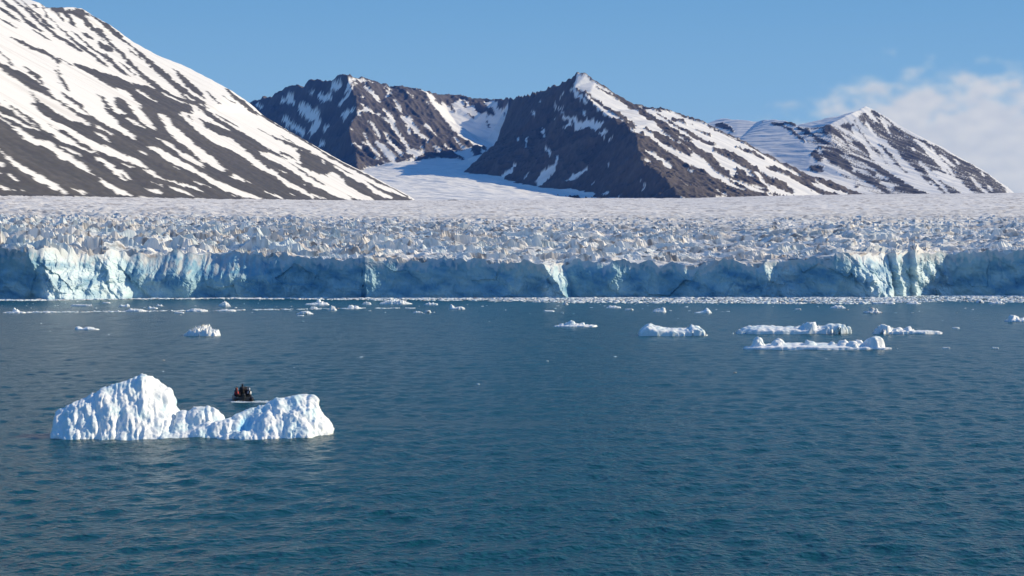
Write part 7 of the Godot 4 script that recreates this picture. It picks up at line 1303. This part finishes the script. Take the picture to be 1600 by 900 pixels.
	var crew := [
		[-0.70, 0.65, -90, Color(0.030, 0.012, 0.016), Color(0.30, 0.05, 0.06), Color(0.45, 0.04, 0.05), "person in dark coat and red hood sitting on the boat's left tube near the stern"],
		[-0.72, -0.02, -90, dark, dark, Color(0, 0, 0, 0), "person in black hooded coat second from the stern on the boat's left tube"],
		[-0.70, -0.70, -95, Color(0.02, 0.02, 0.035), Color(0.20, 0.16, 0.14), Color(0, 0, 0, 0), "person in navy coat with pale hat third from the stern on the boat's left tube"],
		[-0.55, -1.40, -110, Color(0.05, 0.01, 0.015), dark, Color(0, 0, 0, 0), "person in maroon coat sitting near the bow on the boat's left side"],
		[0.70, 0.70, 90, dark, Color(0.62, 0.64, 0.66), Color(0.75, 0.76, 0.76), "person in white hood and pale vest sitting on the boat's right tube near the stern"],
		[0.72, 0.02, 92, Color(0.016, 0.02, 0.03), dark, Color(0, 0, 0, 0), "person in dark blue coat second from the stern on the boat's right tube"],
		[0.70, -0.66, 95, Color(0.10, 0.035, 0.012), Color(0.03, 0.02, 0.02), Color(0, 0, 0, 0), "person in rust brown coat third from the stern on the boat's right tube"],
		[0.50, -1.38, 112, dark, Color(0.05, 0.03, 0.03), Color(0, 0, 0, 0), "person in black coat sitting near the bow on the boat's right side"],
		[0.02, -1.95, 180, Color(0.13, 0.055, 0.02), Color(0.02, 0.02, 0.03), Color(0, 0, 0, 0), "person in orange brown coat at the bow facing the stern"]]
	var tint := matter(0.85)
	for q in crew:
		var who := base("person", boat.transform * Vector3(q[0], 0.44, q[1]), boat.rotation.y + deg_to_rad(q[2]))
		tag(who, q[6], "person", "people aboard the inflatable boat")
		put("body", body_mesh(seated, Vector3(-0.48, -0.46, -0.72), Vector3(0.48, 1.05, 0.30), 0.032, paint.call(q[3], q[4], Color(0.012, 0.012, 0.014), 0.0)), tint, who)
		if q[5].a > 0.0: put("life_vest", vest(0.26), plain(q[5], 0.8), who)
	var man := base("person", boat.transform * Vector3(-0.10, 0.12, 1.30), boat.rotation.y)
	tag(man, "helmsman in black standing tallest at the stern of the inflatable boat", "person", "people aboard the inflatable boat")
	put("body", body_mesh(standing, Vector3(-0.48, -0.05, -0.40), Vector3(0.48, 1.88, 0.30), 0.032, paint.call(dark, dark, Color(0.012, 0.012, 0.014), 0.82)), tint, man)
	put("life_vest", vest(1.08), plain(Color(0.02, 0.02, 0.03), 0.8), man)
	# foam under the stern and along the wake
	var rng := RandomNumberGenerator.new()
	rng.seed = 17
	var st := SurfaceTool.new()
	st.begin(Mesh.PRIMITIVE_TRIANGLES)
	st.set_smooth_group(-1)
	var stern := boat.transform * Vector3(0, 0, 2.4)
	for i in 460:
		var along := rng.randf() * rng.randf()
		var c := stern + Vector3(0.9 + along * 5.2, 0, -0.6 + along * 2.6)
		var wide := 0.5 + along * 0.7
		c += Vector3(rng.randfn(0, 0.7), 0, rng.randfn(0, 1.0)) * wide
		if i % 3 == 0: c = boat.transform * Vector3(rng.randf_range(-1.35, 1.2), 0, rng.randf_range(1.9, 3.3))
		var s := rng.randf_range(0.04, 0.15) * (1.0 - along * 0.4)
		var turn := rng.randf() * TAU
		c.y = sea_height(c.x, c.z, 0.55) + 0.05
		for k in 7:
			var a := turn + TAU * k / 7.0
			var b := turn + TAU * (k + 1) / 7.0
			var ra := s * (0.7 + 0.3 * sin(k * 2.3 + turn))
			var rb := s * (0.7 + 0.3 * sin(((k + 1) % 7) * 2.3 + turn))
			st.add_vertex(c + Vector3(0, 0.03, 0))
			st.add_vertex(c + Vector3(cos(a) * ra * 2.4, -0.05, sin(a) * ra * 1.4))
			st.add_vertex(c + Vector3(cos(b) * rb * 2.4, -0.05, sin(b) * rb * 1.4))
	st.generate_normals()
	var foam := put("wake_foam", st.commit(), plain(Color(0.62, 0.68, 0.70), 0.8))
	tag(foam, "broken white foam behind the inflatable boat", "foam", "", "stuff")

func vest(low: float) -> ArrayMesh:
	var st := SurfaceTool.new()
	st.begin(Mesh.PRIMITIVE_TRIANGLES)
	var rows := [[0.0, 0.205, 0.200], [0.02, 0.235, 0.225], [0.28, 0.245, 0.225], [0.34, 0.20, 0.17], [0.35, 0.12, 0.11]]
	for r in rows:
		for k in 18:
			var a := TAU * k / 18.0
			st.add_vertex(Vector3(cos(a) * r[1], low + r[0], sin(a) * r[2]))
	for i in rows.size() - 1:
		for k in 18:
			var a := i * 18 + k
			var b := i * 18 + (k + 1) % 18
			for q in [a, b, a + 18, b, b + 18, a + 18]: st.add_index(q)
	st.generate_normals()
	return st.commit()


func _ready() -> void:
	snow_noise = noise(FastNoiseLite.TYPE_SIMPLEX, 0.01, 1, 3)
	var t0 := Time.get_ticks_msec()
	make_view()
	print("sky ", Time.get_ticks_msec() - t0)
	make_waves()
	make_sea()
	print("sea ", Time.get_ticks_msec() - t0)
	make_mountains()
	print("mountains ", Time.get_ticks_msec() - t0)
	make_glacier()
	print("glacier ", Time.get_ticks_msec() - t0)
	ice_skin = matter(0.6, bump_texture(21, 0.03, 512, 5.0, 4), 2.0, 0.6)
	ice_skin_fine = matter(0.5, bump_texture(22, 0.03, 512, 6.0, 4), 1.6, 0.7)
	make_main_berg()
	make_floes()
	make_brash()
	print("ice ", Time.get_ticks_msec() - t0)
	make_boat()
	print("boat ", Time.get_ticks_msec() - t0)
